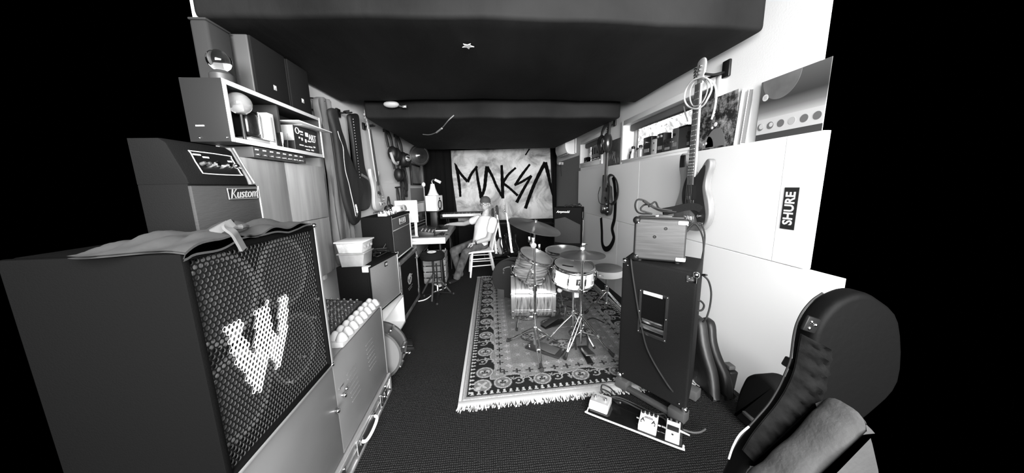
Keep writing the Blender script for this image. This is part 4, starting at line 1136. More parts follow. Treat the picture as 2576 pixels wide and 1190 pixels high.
def under_desk():
    t = thing('wooden_crate', 'pale slatted wooden crate standing under the desk behind the stool', 'crate', (-.84, 4.72, 0))
    wm = mat('crate_wood', .2, .65, var=(4, .3, (1, 1, 6)))
    for k in range(5): MB().b2((-.16, -.17, .03+.095*k), (.16, -.155, .11+.095*k), .002).build('slat', wm, t)
    for k in range(5): MB().b2((-.16, .155, .03+.095*k), (.16, .17, .11+.095*k), .002).build('slat', wm, t)
    for k in range(5):
        for s in (-.17, .155): MB().b2((s, -.154, .03+.095*k), (s+.015, .154, .11+.095*k), .002).build('slat', wm, t)
    for x in (-.15, .135):
        for y in (-.154, .134): MB().b2((x, y, 0), (x+.015, y+.02, .52), .002).build('post', wm, t)
    # boom stand base with cable
    p = PZ(1084, 752, 0)
    t = thing('microphone_stand', 'short black tripod stand on the floor under the desk corner', 'stand', (-.70, 3.95, 0))
    MB().cyl((0, 0, .05), (0, 0, .50), .011, n=10).build('pole', black, t)
    for k in range(3):
        a = k*2.094+2.7
        MB().cyl((0, 0, .10), (.23*math.cos(a), .23*math.sin(a), .02), .010, n=8).build('leg', black, t); MB().sph((.23*math.cos(a), .23*math.sin(a), .02), .018, n=8).build('rubber_foot', rubber, t)
    MB().cyl((0, 0, .06), (0, 0, .14), .02, n=12).build('hub', black, t); MB().cyl((.0, -.012, .12), (.0, -.014, .2), .009, n=8).build('pale_sleeve', whitep, t)
    pts = [PZ(x, y, .008) for x, y in ((1052, 758), (1066, 755), (1076, 750), (1086, 742), (1092, 735), (1102, 731), (1114, 727), (1124, 722))]
    t = thing('floor_cable', 'white cable running across the dark carpet below the desk', 'cable', pts[0])
    MB(local(t)).tube(pts, .007, 6).build('cable', whitep, t)
    p = PZ(1102, 715, 0)
    t = thing('paper_sheet', 'white folded paper lying on the floor under the desk', 'paper', (p.x, p.y, .0), R(40))
    MB().box((0, 0, .012), (.13, .28, .02), Euler((0, 0, 0)).to_matrix(), .003).build('sheet', whitep, t); MB().box((0, 0, .0235), (.125, .27, .002)).build('sheet', white, t)
under_desk()
def chair_at(t, sx, sy, sh):
    """spindle back wooden chair; local: faces -x, seat sx (x) by sy (y), seat height sh"""
    wm = mat('chair_white', .72, .5)
    MB().prism([(p.x, p.y) for p in smoothpath([V(q+(0,)) for q in ((-sx/2, -sy/2+.02), (-sx/2+.03, -sy/2), (sx/2-.03, -sy/2+.03), (sx/2, -sy/2+.06), (sx/2, sy/2-.06), (sx/2-.03, sy/2-.03), (-sx/2+.03, sy/2), (-sx/2, sy/2-.02))], 3, True)], .032, Matrix.Translation((0, 0, sh-.032)), .006, 3).build('seat', wm, t)
    legs = [(-sx/2+.06, -sy/2+.06, -.05, -.035), (-sx/2+.06, sy/2-.06, -.05, .035), (sx/2-.06, -sy/2+.08, .075, -.03), (sx/2-.06, sy/2-.08, .075, .03)]
    for x, y, dx, dy in legs:
        MB().tube([(x, y, sh-.03), (x+dx*.5, y+dy*.5, sh*.5), (x+dx, y+dy, 0)], lambda q: .016+.005*math.sin(math.pi*q)-.003*q, 10, k=3).build('leg', wm, t)
    def L(i, f): x, y, dx, dy = legs[i]; k = 1-f; return V((x+dx*k, y+dy*k, sh*f))
    for a, b, f in ((0, 2, .42), (1, 3, .42), (0, 2, .68), (1, 3, .68), (0, 1, .5), (2, 3, .5)):
        MB().cyl(L(a, f), L(b, f), .009, n=8).build('stretcher', wm, t)
    bx = sx/2-.03
    for i in range(5):
        y = -sy/2+.06+(sy-.12)*i/4; yb = y*1.08
        r = .013 if i in (0, 4) else .008
        MB().tube([(bx, y, sh-.01), (bx+.05, (y+yb)/2, sh+.22), (bx+.12, yb, sh+.45)], r, 8, k=3).build('back_post' if i in (0, 4) else 'spindle', wm, t)
    MB().tube([(bx+.115, -sy/2+.01, sh+.43), (bx+.135, 0, sh+.455), (bx+.115, sy/2-.01, sh+.43)], .01, flat=(.075, .018, (1, 0, 0))).build('top_rail', wm, t)
CH = V((-.13, 5.06, 0))
t = thing('wooden_chair', 'white spindle back wooden chair the person sits on', 'chair', CH, R(6)); chair_at(t, .42, .42, .445)

# ---------------------------------------------------------------- the person
def skin_mesh(name, joints, edges, m, parent, sub=2, root=0, smooth=True):
    """joints: list of (co, rx, ry); grown with a Skin modifier and applied"""
    me = bpy.data.meshes.new(name); me.from_pydata([tuple(j[0]) for j in joints], edges, [])
    o = bpy.data.objects.new(name, me); C.objects.link(o)
    sk = o.modifiers.new('s', 'SKIN'); sk.use_smooth_shade = True; sk.branch_smoothing = .6
    lay = me.skin_vertices[0].data
    for i, j in enumerate(joints): lay[i].radius = (j[1], j[2] if len(j) > 2 else j[1]); lay[i].use_root = (i == root)
    su = o.modifiers.new('b', 'SUBSURF'); su.levels = sub; su.render_levels = sub
    dg = bpy.context.evaluated_depsgraph_get(); em = bpy.data.meshes.new_from_object(o.evaluated_get(dg))
    bpy.data.objects.remove(o); bpy.data.meshes.remove(me)
    em.name = name; em.materials.clear(); em.materials.append(m)
    em.polygons.foreach_set('use_smooth', [True]*len(em.polygons))
    r = bpy.data.objects.new(name, em); C.objects.link(r); r.parent = parent
    return r
def blob(name, mb, m, parent, vox=.012, it=8):
    """join closed pieces into one continuous smooth surface"""
    bmesh.ops.recalc_face_normals(mb.bm, faces=mb.bm.faces[:])
    me = bpy.data.meshes.new(name); mb.bm.to_mesh(me); mb.bm.free()
    o = bpy.data.objects.new(name, me); C.objects.link(o)
    r = o.modifiers.new('r', 'REMESH'); r.mode = 'VOXEL'; r.voxel_size = vox; r.use_smooth_shade = True
    sm = o.modifiers.new('s', 'SMOOTH'); sm.factor = .5; sm.iterations = it
    dg = bpy.context.evaluated_depsgraph_get(); em = bpy.data.meshes.new_from_object(o.evaluated_get(dg))
    bpy.data.objects.remove(o); bpy.data.meshes.remove(me)
    em.name = name; em.materials.clear(); em.materials.append(m); em.polygons.foreach_set('use_smooth', [True]*len(em.polygons))
    q = bpy.data.objects.new(name, em); C.objects.link(q); q.parent = parent; return q
def limb(mb, pts, rad):
    n = len(pts)-1
    for i in range(n):
        mb.cyl(pts[i], pts[i+1], rad[i], rad[i+1], n=20)
    for p, r in zip(pts, rad): mb.sph(p, r, n=18)
def trunk(mb, secs):
    """secs: (centre, half width, half depth, side direction)"""
    rings = []; N = 28
    for c, a, b, sd in secs:
        sd = V((sd[0], sd[1], 0)).normalized(); fd = V((-sd.y, sd.x, 0))
        rings.append([mb.bm.verts.new(V(c)+sd*a*(abs(math.cos(q))**.85*(1 if math.cos(q) > 0 else -1))+fd*b*math.sin(q)) for q in [2*math.pi*k/N for k in range(N)]])
    for A, B in zip(rings, rings[1:]):
        for k in range(N): mb.bm.faces.new((A[k], A[(k+1) % N], B[(k+1) % N], B[k]))
    mb.bm.faces.new(rings[0][::-1]); mb.bm.faces.new(rings[-1])
def person():
    t = thing('person', 'seated man in white t-shirt, backwards cap and round glasses reaching over the desk', 'person', (CH.x, CH.y, 0))
    O = V(t.location)
    W = lambda x, y, d: PY(x, y, d)-O
    sk_ = skin
    hip = V((-.02, 0, .545)); wst = V((.035, .0, .70)); chest = V((.055, .03, .90)); nb = V((.055, .05, 1.045))
    head = W(1219, 514, 5.04)
    sN = W(1240, 556, 4.90); sF = W(1203, 551, 5.26)
    eN = W(1229, 601, 4.80); wN = W(1194, 611, 4.80)
    eF = W(1168, 563, 5.46); wF = W(1131, 564, 5.60)
    kN = W(1172, 635, 4.93); aN = W(1149, 699, 4.60)
    kF = W(1141, 631, 5.16); aF = W(1158, 690, 4.98)
    hN = hip+V((0, -.10, -.01)); hF = hip+V((0, .11, -.01))
    neck = V((head.x+.02, head.y+.015, head.z-.135))
    skull = V((head.x+.012, head.y+.01, head.z+.0))
    ms = (sN+sF)/2; sh_d = (sF-sN).normalized(); S0 = (0, 1)
    S1 = V((sh_d.x*.5, sh_d.y*.5+.5, 0)); S2 = sh_d
    c1 = hip.lerp(ms, .38); c2 = hip.lerp(ms, .75); c3 = ms+V((.0, 0, -.015)); c4 = ms+V((0, 0, .045)); c5 = ms+V((-.01, -.01, .085))
    def TR(g): return [(hip+V((.02, 0, -.055)), .15+g, .115+g, S0), (hip+V((.02, 0, .03)), .16+g, .12+g, S0), (c1, .148+g, .112+g, S1), (c2, .172+g, .122+g, S2), (c3, .175+g, .105+g, S2), (c4, .11+g, .082+g, S2), (c5, .058+g*.6, .056+g*.6, S2)]
    b = MB(); trunk(b, TR(0))
    limb(b, [c5-V((0, 0, .02)), neck, V((head.x+.012, head.y+.01, head.z-.06))], [.056, .054, .054])
    for s_, e_, w_ in ((sN, eN, wN), (sF, eF, wF)):
        limb(b, [s_, s_.lerp(e_, .45), e_, e_.lerp(w_, .35), w_], [.055, .047, .041, .041, .027])
    for h_, k_, a_ in ((hN, kN, aN), (hF, kF, aF)): limb(b, [h_, k_, k_.lerp(a_, .3), a_], [.085, .056, .056, .038])
    blob('body', b, sk_, t, .011, 6)
    # head: an ellipsoid cage shaped into jaw, brow, nose
    f = V((-.30, -.93, .03)).normalized()           # looking towards the camera, turned a little to his right
    up = V((.04, .02, 1)); r_ = f.cross(up).normalized(); up = r_.cross(f).normalized()
    HT = frame(skull, r_, f, up)
    hm = MB(HT)
    bmesh.ops.create_uvsphere(hm.bm, u_segments=40, v_segments=28, radius=1)
    for v in hm.bm.verts:
        x, y, z = v.co
        X, Y_, Z = x*.076, y*.097, z*.122
        if z < 0: X *= 1-.30*(-z)**1.4; Y_ *= 1-.16*(-z)**1.6 if y > 0 else 1-.45*(-z)**1.2
        if y > .3 and z < -.1: Y_ += .010*(y-.3)*(1 if z > -.75 else .6)
        g = math.exp(-(x/.16)**2-((z+.20)/.20)**2) if y > 0 else 0
        Y_ += .022*g*(1-.3*abs(z+.2))
        if y > 0:
            for ex in (-.42, .42): Y_ -= .011*math.exp(-((x-ex)/.20)**2-((z-.02)/.13)**2)
            Y_ += .006*math.exp(-((z-.20)/.10)**2)*(1-abs(x))
            Y_ += .007*math.exp(-(x/.32)**2-((z+.56)/.07)**2); Y_ += .006*math.exp(-(x/.32)**2-((z+.68)/.05)**2); Y_ -= .006*math.exp(-(x/.3)**2-((z+.615)/.03)**2)
            Y_ += .009*math.exp(-(x/.3)**2-((z+.88)/.12)**2)
        v.co = HT @ V((X, Y_, Z))
    hm.build('head', sk_, t, smooth=80)
    dark = mat('eye_dark', .02, .3)
    for s in (-1, 1):
        MB(HT).sph((s*.032, .083, .002), .0105, (1.1, .7, .42), 12).build('eye', mat('eye_white', .5, .3), t)
        MB(HT).sph((s*.032, .0915, .002), .0055, (1, .5, .85), 10).build('iris', dark, t)
        MB(HT).tube([(s*.015, .098, .026), (s*.033, .097, .032), (s*.052, .086, .024)], .0035, 6).build('eyebrow', mat('hair_dark', .06, .8), t)
        e = MB(HT); e.sph((s*.077, -.008, -.012), .030, (.35, .62, 1.05), 14); e.build('ear', sk_, t)
    MB(HT).tube([(-.024, .091, -.076), (0, .099, -.0745), (.024, .091, -.076)], .0028, 6).build('mouth', mat('lips', .25, .5), t)
    # glasses
    gl = MB(HT)
    for s in (-1, 1):
        gl.tube([(s*.034+.026*math.cos(a), .106-.10*abs(s*.034+.026*math.cos(a))**1.4*2, .000+.022*math.sin(a)) for a in [i*math.pi/8 for i in range(16)]], .0026, 6, True, 1)
        gl.tube([(s*.060, .090, .004), (s*.074, .06, .004), (s*.079, .0, .0)], .0024, 6, k=2)
    gl.tube([(-.010, .105, .004), (0, .109, .007), (.010, .105, .004)], .0024, 6, k=2)
    gl.build('glasses', dark, t, kind=None)
    # backwards cap and hair
    cap = mat('cap_grey', .055, .85, bump=(80, .2))
    c_ = MB(HT); c_.lathe([(.086, .028), (.088, .045), (.083, .085), (.062, .118), (.03, .134), (0, .138)], Matrix.Diagonal((1, 1.2, 1, 1)), 36)
    c_.lathe([(.0855, .027), (.0895, .028), (.0895, .045), (.0865, .046)], Matrix.Diagonal((1, 1.2, 1, 1)), 36)
    cp = c_.build('cap', cap, t, smooth=60)
    MB(HT).prism([(p.x, p.y) for p in smoothpath([V(q+(0,)) for q in ((-.065, -.085), (-.06, -.14), (-.03, -.165), (.03, -.165), (.06, -.14), (.065, -.085))], 4)], .006, Matrix.Translation((0, 0, .03)) @ euler(x=12), .002).build('cap_peak', cap, cp)
    MB(HT).sph((0, -.045, -.005), .08, (.92, .80, .95), 18).build('hair', mat('hair_dark', .06, .8), t)
    # short beard along the jaw
    MB(HT).sph((0, .080, -.100), .020, (1.0, .55, .8), 14).build('beard', mat('beard_grey', .16, .9), t)
    # t-shirt: its own skin over trunk and upper arms
    sh = mat('tshirt_white', .82, .85, bump=(14, .25))
    uN = sN.lerp(eN, .50); uF = sF.lerp(eF, .42)
    b = MB(); trunk(b, TR(.017)[:-1]+[(c5+V((0, 0, -.012)), .072, .068, S2)])
    limb(b, [sN+V((0, 0, -.002)), uN], [.072, .070]); limb(b, [sF, uF], [.072, .066])
    blob('t_shirt', b, sh, t, .011, 8)
    # trousers
    tr = mat('trousers_grey', .06, .85, var=(13, .55), bump=(22, .4))
    b = MB(); trunk(b, [(hip+V((.02, 0, -.085)), .14, .12, S0), (hip+V((.02, 0, -.05)), .172, .14, S0), (hip+V((.02, 0, .03)), .168, .13, S0)])
    for h_, k_, a_ in ((hN, kN, aN), (hF, kF, aF)): limb(b, [h_, h_.lerp(k_, .5), k_, k_.lerp(a_, .5), a_+V((0, 0, .005))], [.097, .086, .071, .064, .056])
    blob('trousers', b, tr, t, .011, 7)
    # boots
    for a in (aN, aF):
        b = [(V((a.x, a.y, a.z+.02)), .050), (V((a.x+.01, a.y+.01, .055)), .052, .047), (V((a.x-.06, a.y-.05, .048)), .048, .042), (V((a.x-.13, a.y-.11, .040)), .044, .034)]
        skin_mesh('boot', b, [(0, 1), (1, 2), (2, 3)], black, t, 2, 0)
    # hands: palm and five bent fingers each
    def hand(w_, d, nrm, side, curl, nm):
        d = d.normalized(); nrm = (nrm-d*nrm.dot(d)).normalized(); s = d.cross(nrm)*side
        pj = [(w_, .026, .021), (w_+d*.045+s*.0, .034, .017), (w_+d*.082, .036, .015)]
        h = skin_mesh('hand', pj, [(0, 1), (1, 2)], sk_, t, 2, 0)
        for k, (off, L) in enumerate(((.027, .070), (.009, .080), (-.009, .075), (-.027, .058))):
            p0 = w_+d*.072+s*off; c1 = d; pts = [p0]; dirv = d.copy()
            for q in range(3):
                ang = curl*(q+1)*.55+.05*k
                dv = d*math.cos(ang)-nrm*math.sin(ang)+s*off*1.2
                pts.append(pts[-1]+dv.normalized()*L*(.44, .32, .24)[q])
            skin_mesh('finger', [(pts[0], .0095), (pts[1], .009), (pts[2], .0085), (pts[3], .0075)], [(0, 1), (1, 2), (2, 3)], sk_, h, 1, 0)
        b0 = w_+d*.022+s*.026; b1 = b0+d*.030+s*.024-nrm*.008; b2 = b1+d*.034+s*.006-nrm*.012
        skin_mesh('thumb', [(b0, .0115), (b1, .0105), (b2, .0085)], [(0, 1), (1, 2)], sk_, h, 1, 0)
    hand(wF, (wF-eF).normalized()+V((-.2, .1, -.12)), V((0, 0, 1)), 1, .55, 'far')
    hand(wN, (wN-eN).normalized()+V((-.2, .25, -.10)), V((-.2, -.5, 1)), -1, .5, 'near')
    # watch
    wd = (wN-eN).normalized(); wt = MB(); pc = wN-wd*.022
    wt.lathe([(.032, -.013), (.036, -.013), (.036, .013), (.032, .013)], Matrix.Translation(pc) @ wd.to_track_quat('Z', 'Y').to_matrix().to_4x4(), 20); wa = wt.build('watch', black, t)
    MB().box(pc+V((0, -.030, .022)), (.034, .012, .030), None, .004).build('watch_face', mat('watch_face', .04, .2), wa)
person()

def piano():
    a = PY(1120, 545, 5.95); b = PY(1222, 541, 5.95)
    zt = .965
    t = thing('stage_piano', 'black digital piano with a row of white keys behind the seated man', 'piano', ((a.x+b.x)/2+.1, 6.1, 0))
    x0 = -.60; x1 = .27
    MB().b2((x0, -.15, zt-.075), (x1, .17, zt-.02), .006).build('piano_case', black, t)
    MB().b2((x0, .02, zt-.02), (x1, .17, zt+.035), .006).build('panel', black, t)
    MB().b2((x0, -.15, zt-.02), (x0+.05, .02, zt+.015), .004).build('end_block', black, t); MB().b2((x1-.05, -.15, zt-.02), (x1, .02, zt+.015), .004).build('end_block', black, t)
    k0 = MB().box((0, 0, 0), (.0212, .165, .05), None, .002, 1).build('white_key', whitep, t); first = True
    for i in range(34):
        o = k0 if first else k0.copy()
        if not first: C.objects.link(o); o.parent = t
        first = False; o.location = (x0+.062+.0222*i, -.07, zt-.012)
    b0 = MB().box((0, 0, 0), (.012, .10, .016), None, .002, 1).build('black_key', black, t); first = True
    for i in range(33):
        if i % 7 in (2, 6): continue
        o = b0 if first else b0.copy()
        if not first: C.objects.link(o); o.parent = t
        first = False; o.location = (x0+.073+.0222*i, -.035, zt+.02)
    for x in (x0+.12, x1-.12):
        MB().cyl((x-.0, -.13, zt-.075), (x+.1, .16, .02), .014, n=10).build('stand_leg', black, t); MB().cyl((x, .15, zt-.075), (x+.1, -.13, .02), .014, n=10).build('stand_leg', black, t)
piano()
def rack_guitars():
    # guitars leaning in a floor rack in front of the banner
    t = thing('guitar_rack', 'black floor rack holding three upright guitars by the chair', 'guitar rack', (.42, 6.1, 0))
    for y in (-.16, .16): MB().cyl((-.42, y, .03), (.5, y, .03), .014, n=10).build('floor_bar', black, t)
    for x in (-.42, .5):
        MB().cyl((x, -.16, .03), (x, .16, .03), .014, n=10).build('end_bar', black, t); MB().cyl((x, .16, .03), (x, .22, .72), .014, n=10).build('upright', black, t)
    MB().cyl((-.42, .22, .72), (.5, .22, .72), .016, n=10).build('neck_bar', rubber, t)
    specs = [(1252, 640, 'grey_sunburst', .05, 'dark guitar with a pale body edge, nearest the chair in the floor rack', whitep, 1.0),
             (1268, 640, 'gloss_dark', .012, 'all black guitar in the middle of the floor rack', black, 1.06),
             (1292, 640, 'gloss_dark', .012, 'black guitar with a white neck and body edge, right in the floor rack', whitep, 1.10)]
    for i, (px, py, mn, mv, lab, nk, s) in enumerate(specs):
        c = PY(px, py, 6.02)
        g = thing('electric_guitar', lab, 'guitar', (c.x-.005, 6.02, .062))
        n = V((-.62, -.78, .0)).normalized(); tilt = V((-.10 if i else -.06, .22, 1)).normalized()
        u = tilt.cross(n).normalized(); n = u.cross(tilt)
        guitar(g, frame((0, 0, 0), u, tilt, n), mat(mn, mv, .3), offwhite if i != 1 else black, mat('rosewood', .04, .5), mat('neck_pale', .5, .4) if i == 2 else mat('neck_dark', .05, .4), strings=6, sc=.88*s, frets=0, guard=GUARD_P if i == 0 else None)
        ed = MB(frame((0, 0, 0), u, tilt, n))
        sc = .88*s
        if i != 1: ed.tube([(x*sc, y*sc, .0) for x, y in ((-.15, .48), (-.150, .40), (-.128, .335), (-.132, .25), (-.166, .165), (-.178, .10), (-.16, .035), (-.10, .0))], .011, 8).build('pale_binding', whitep, g)
rack_guitars()
def dark_tables():
    t = thing('low_table', 'black low table with a cloth cover under the painted banner', 'table', (.55, 7.0, 0))
    MB().b2((-1.2, -.25, .55), (1.05, .3, .60), .005).build('table_top', matte, t)
    MB().b2((-1.2, -.26, .04), (1.05, -.245, .56), .004).build('front_cloth', matte, t)
    for x in (-1.15, 1.0):
        for y in (-.2, .25): MB().cyl((x, y, 0), (x, y, .55), .02, n=8).build('leg', matte, t)
dark_tables()

# ---------------------------------------------------------------- left wall, far part
def wall_headphones(px, py, sc, lab, arc=None):
    p = PX(px, py, -1.44)
    t = thing('headphones', lab, 'headphones', (-1.44, p.y, p.z))
    for s in (-1, 1):
        q = MB(Matrix.Diagonal((sc, sc, sc, 1))); q.sph((.03, s*.055, -.12), .062, (.7, .55, 1), 16); q.build('ear_cup', black, t)
    MB(Matrix.Diagonal((sc, sc, sc, 1))).tube([(.0, -.06, -.07), (-.01, -.065, .02), (-.02, 0, .08), (-.01, .065, .02), (.0, .06, -.07)], .012, flat=(.03, .014, (1, 0, 0))).build('headband', rubber, t)
    if arc: MB(Matrix.Diagonal((sc, sc, sc, 1))).tube([(.03, -.11, -.12), (.035, -.06, -.19), (.035, .04, -.20), (.03, .11, -.13)], .012).build('pale_pad_rim', lgrey, t)
    MB().box((-.06, 0, .08*sc), (.06, .04, .05), None, .006).build('wall_peg', black, t)
    return t
wall_headphones(981, 352, 1.75, 'black headphones with a pale rim on the left wall, highest of the group', True)
a = wall_headphones(1006, 366, 2.0, 'black headphones with a shiny round centre among the hung cables')
MB().lathe([(0, .012), (.018, .012), (.03, .008), (.03, .004), (.048, .004), (.048, 0), (0, 0)], frame((.155, -.16, -.23), V((.83, .55, 0)), (0, 0, 1), V((.55, -.83, 0))), 24).build('shiny_disc', chrome, a)
wall_headphones(996, 408, 1.7, 'black headphones hung lowest beside the coiled cables on the left wall')
rn = random.Random(9)
def wall_coil(px, py, lab, drop, n, seed, wd=.09):
    p = PX(px, py, -1.44); rn = random.Random(seed)
    t = thing('cable_coil', lab, 'cable', (-1.46, p.y, p.z))
    MB().cyl((-.065, 0, 0), (.06, 0, .01), .012, n=8).build('peg', black, t)
    for k in range(n):
        w_ = wd*rn.uniform(.6, 1.2); d = drop*rn.uniform(.75, 1.05); o = rn.uniform(-.015, .03)
        MB().tube([(o, 0, .012), (o+.01, -w_, -d*.4), (o+.01, -w_*.5, -d*.9), (o+.015, w_*.3, -d), (o+.01, w_, -d*.5)], .007, 6, True).build('cable_loop', rubber, t)
    for k in range(2): MB().cyl((.02, .03*k, -drop*.95), (.025, .03*k+.01, -drop*1.12), .008, n=8).build('plug', chrome, t)
wall_coil(1016, 415, 'thick black coil of cables hanging on the left wall beside the round black cymbal', .55, 7, 1, .10)
wall_coil(1012, 455, 'thin cables with shiny plugs hanging below the black coil on the left wall', .42, 4, 2, .05)
wall_coil(1003, 472, 'single thin cable loop hanging on the white board of the left wall', .34, 2, 3, .07)
def wall_cymbals():
    p = PX(1046, 391, -1.40)
    t = thing('cymbal', 'black round cymbal with a shiny dome hanging high on the left wall', 'cymbal', (-1.42, p.y, p.z))
    TC = frame((.10, -.02, 0), V((.83, .55, 0)), (0, 0, 1), V((.55, -.83, 0)))
    MB().lathe([(0, .06), (.03, .055), (.06, .03), (.10, .022), (.205, 0), (.207, -.004), (.10, .015), (0, .03)], TC, 48).build('cymbal_plate', mat('black_cymbal', .02, .22, spec=.8), t)
    for r in (.13, .17): MB().lathe([(r, .012), (r+.006, .0125), (r+.006, .008), (r, .008)], TC, 48).build('groove_ring', dgrey, t)
    MB().cyl((-.10, 0, 0), (.13, -.04, 0), .012, n=10).build('wall_peg', black, t)
wall_cymbals()
def framed():
    a = PX(1034, 410, -1.46); b = PX(1060, 466, -1.46)
    t = thing('picture_frame', 'narrow black picture frame hanging below the black cymbal', 'picture frame', (-1.475, (a.y+b.y)/2, (a.z+b.z)/2))
    W = b.y-a.y; H_ = a.z-b.z; k = .035
    for lo, hi in (((-.02, -W/2, -H_/2), (.015, -W/2+k, H_/2)), ((-.02, W/2-k, -H_/2), (.015, W/2, H_/2)), ((-.02, -W/2+k, H_/2-k), (.015, W/2-k, H_/2)), ((-.02, -W/2+k, -H_/2), (.015, W/2-k, -H_/2+k))): MB().b2(lo, hi, .003).build('frame_bar', black, t)
    MB().b2((-.012, -W/2+k, -H_/2+k), (-.004, W/2-k, H_/2-k)).build('picture', mat('picture_grey', .2, .5, var=(3, .3)), t)
    a = PX(1060, 372, -1.47); b = PX(1080, 466, -1.47)
    t = thing('pinboard', 'grey pinboard with a torn pale edge beside the black picture frame', 'board', (-1.49, (a.y+b.y)/2, (a.z+b.z)/2))
    W = b.y-a.y; H_ = a.z-b.z
    MB().b2((-.012, -W/2, -H_/2), (.008, W/2, H_/2), .002).build('board_panel', mat('pinboard_grey', .18, .8, var=(5, .3)), t)
    MB().b2((.008, W/2-.04, -H_/2), (.014, W/2, H_/2), .002).build('pale_edge', offwhite, t)
framed()
# ================================================================== RUG
def rug():
    import numpy as np
    A = PZ(1161, 1012, 0); B = PZ(1204, 699, 0)
    ul = (B-A); Lr = ul.length; v = ul.normalized(); u = V((v.y, -v.x, 0))   # u: across to the right, v: away
    Wd = 1.76
    t = thing('rug', 'patterned oriental rug with dark border and pale fringe under the drum kit', 'rug', (A.x, A.y, 0), math.atan2(-v.x, v.y))
    cell = .0062; nx = int(Wd/cell); ny = int(Lr/cell)
    X, Y = np.meshgrid((np.arange(nx)+.5)*cell, (np.arange(ny)+.5)*cell)
    img = np.full((ny, nx), .20)
    rng = np.random.default_rng(4)
    def mirror(W_, c): return np.minimum(c, W_-c)
    mx, my = mirror(Wd, X), mirror(Lr, Y)
    d = np.minimum(mx, my)                                 # distance from the edge
    side = mx < my                                         # which border strip
    s = np.where(side, Y, X)                               # coordinate along that border
    other = np.where(side, mx, my)
    img[:] = .24
    img += .05*np.sin(Y*40)*np.sin(X*33)*.3
    # field flowers
    def star(cx, cy, r, val, k=4, ph=0.0, sx=1.0):
        R_ = np.hypot((X-cx)/sx, Y-cy); th = np.arctan2(Y-cy, X-cx)
        m = R_ < r*(.62+.38*np.cos(k*(th-ph))); img[m] = val
    def disc(cx, cy, r, val, sx=1.0, sy=1.0):
        m = ((X-cx)/sx)**2+((Y-cy)/sy)**2 < r*r; img[m] = val
    def ringm(cx, cy, r0, r1, val, sx=1., a0=None, a1=None):
        R_ = np.hypot((X-cx)/sx, Y-cy); m = (R_ > r0) & (R_ < r1)
        if a0 is not None:
            th = np.arctan2(Y-cy, X-cx); m &= (th > a0) & (th < a1)
        img[m] = val
    for cy in np.arange(.62, Lr-.5, .46):
        for cx, ph in ((Wd*.5, 0), (Wd*.36, .4), (Wd*.64, .4)):
            yy = cy+(.0 if ph == 0 else .2)
            disc(cx, yy, .105, .34, 1.25, .9); ringm(cx, yy, .085, .105, .10, 1.25)
            for q in range(8):
                a = q*math.pi/4; star(cx+.075*math.cos(a)*1.2, yy+.06*math.sin(a), .03, .07 if q % 2 else .42, 4, a)
            star(cx, yy, .05, .05, 6); disc(cx, yy, .018, .5)
    for cy in np.arange(.52, Lr-.4, .16):
        for cx in (.44, Wd-.44, .53, Wd-.53): star(cx+rng.uniform(-.01, .01), cy, .028, .38, 4, .785)
    # inner guard: light ground with dark four point stars
    g = (d > .245) & (d < .385); img[g] = .30+.03*rng.standard_normal(img.shape)[g]
    for zone, per, r, val, off in ((.285, .105, .034, .045, 0.0), (.355, .105, .026, .5, .5), (.25, .105, .015, .5, .5)):
        for i in range(int(Lr/per)+1):
            c = per*(i+off)
            for cx in (zone, Wd-zone):
                if zone <= c <= Lr-zone: star(cx, c, r, val, 4, 0.0)
        for i in range(int(Wd/per)+1):
            c = per*(i+off)
            for cy in (zone, Lr-zone):
                if zone <= c <= Wd-zone: star(c, cy, r, val, 4, 0.0)
    # main border: near black with scrolls and medallions
    b = (d > .075) & (d < .235); img[b] = .022
    sc_edge = .235+.022*np.sin(s*2*math.pi/.30)
    m = (d > .19) & (d < sc_edge+.01) & (d > sc_edge-.014); img[m] = .40
    m = (d > sc_edge-.004) & (d < .25) & (d > .17); img[m] = .27
    def border(c, zone, fn):
        for cx in (zone, Wd-zone):
            if zone < c < Lr-zone: fn(cx, c)
        for cy in (zone, Lr-zone):
            if zone < c < Wd-zone: fn(c, cy)
    i = 0; c = .30
    while c < Lr:
        if i % 2 == 0:
            border(c, .158, lambda x, y: (disc(x, y, .072, .20), ringm(x, y, .058, .066, .55), disc(x-.024, y+.01, .018, .5), disc(x+.024, y+.01, .018, .5), star(x, y, .03, .03, 4), disc(x, y-.03, .014, .45)))
        else:
            border(c, .165, lambda x, y: (ringm(x-.03, y, .030, .042, .40, 1., -2.4, 2.6), ringm(x+.035, y, .024, .036, .45, 1., -.6, 3.14), star(x, y+.04, .026, .42, 3), disc(x-.03, y, .012, .42), star(x+.07, y-.02, .024, .36, 3, .5), star(x-.075, y+.03, .022, .36, 5)))
        c += .155; i += 1
    for cx in (.14, Wd-.14):
        for cy in (.14, Lr-.14): disc(cx, cy, .075, .24, 1, 1); ringm(cx, cy, .06, .07, .5); star(cx, cy, .05, .5, 4, .785); disc(cx-.03, cy-.03, .02, .55)
    # row of little pawns
    p = (d > .040) & (d < .080); img[p] = .02
    fr = (s/.0475) % 1.0-.5; k = (other-.045)/.034
    pw = (other > .045) & (other < .079) & (np.abs(fr) < np.where(k < .45, .36-.55*k, .17*np.sqrt(np.clip(1-((k-.72)/.28)**2, 0, 1))+.02)) & (d > .045)
    img[pw] = .62
    m = (d > .028) & (d < .040); img[m] = .09
    m = d <= .028; img[m] = .34
    m = (d < .020); img[m] = .46
    img *= 1+.16*rng.standard_normal(img.shape)*.6
    img = np.clip(img*.62, .006, .8)
    # one quad per cell, gently uneven
    xs = np.arange(nx+1)*cell; ys = np.arange(ny+1)*cell
    GX, GY = np.meshgrid(xs, ys)
    Z = .011+.0012*np.sin(GX*9)*np.sin(GY*7)+.0006*rng.standard_normal(GX.shape)
    Z[0, :] = .004; Z[-1, :] = .004; Z[:, 0] = .004; Z[:, -1] = .004
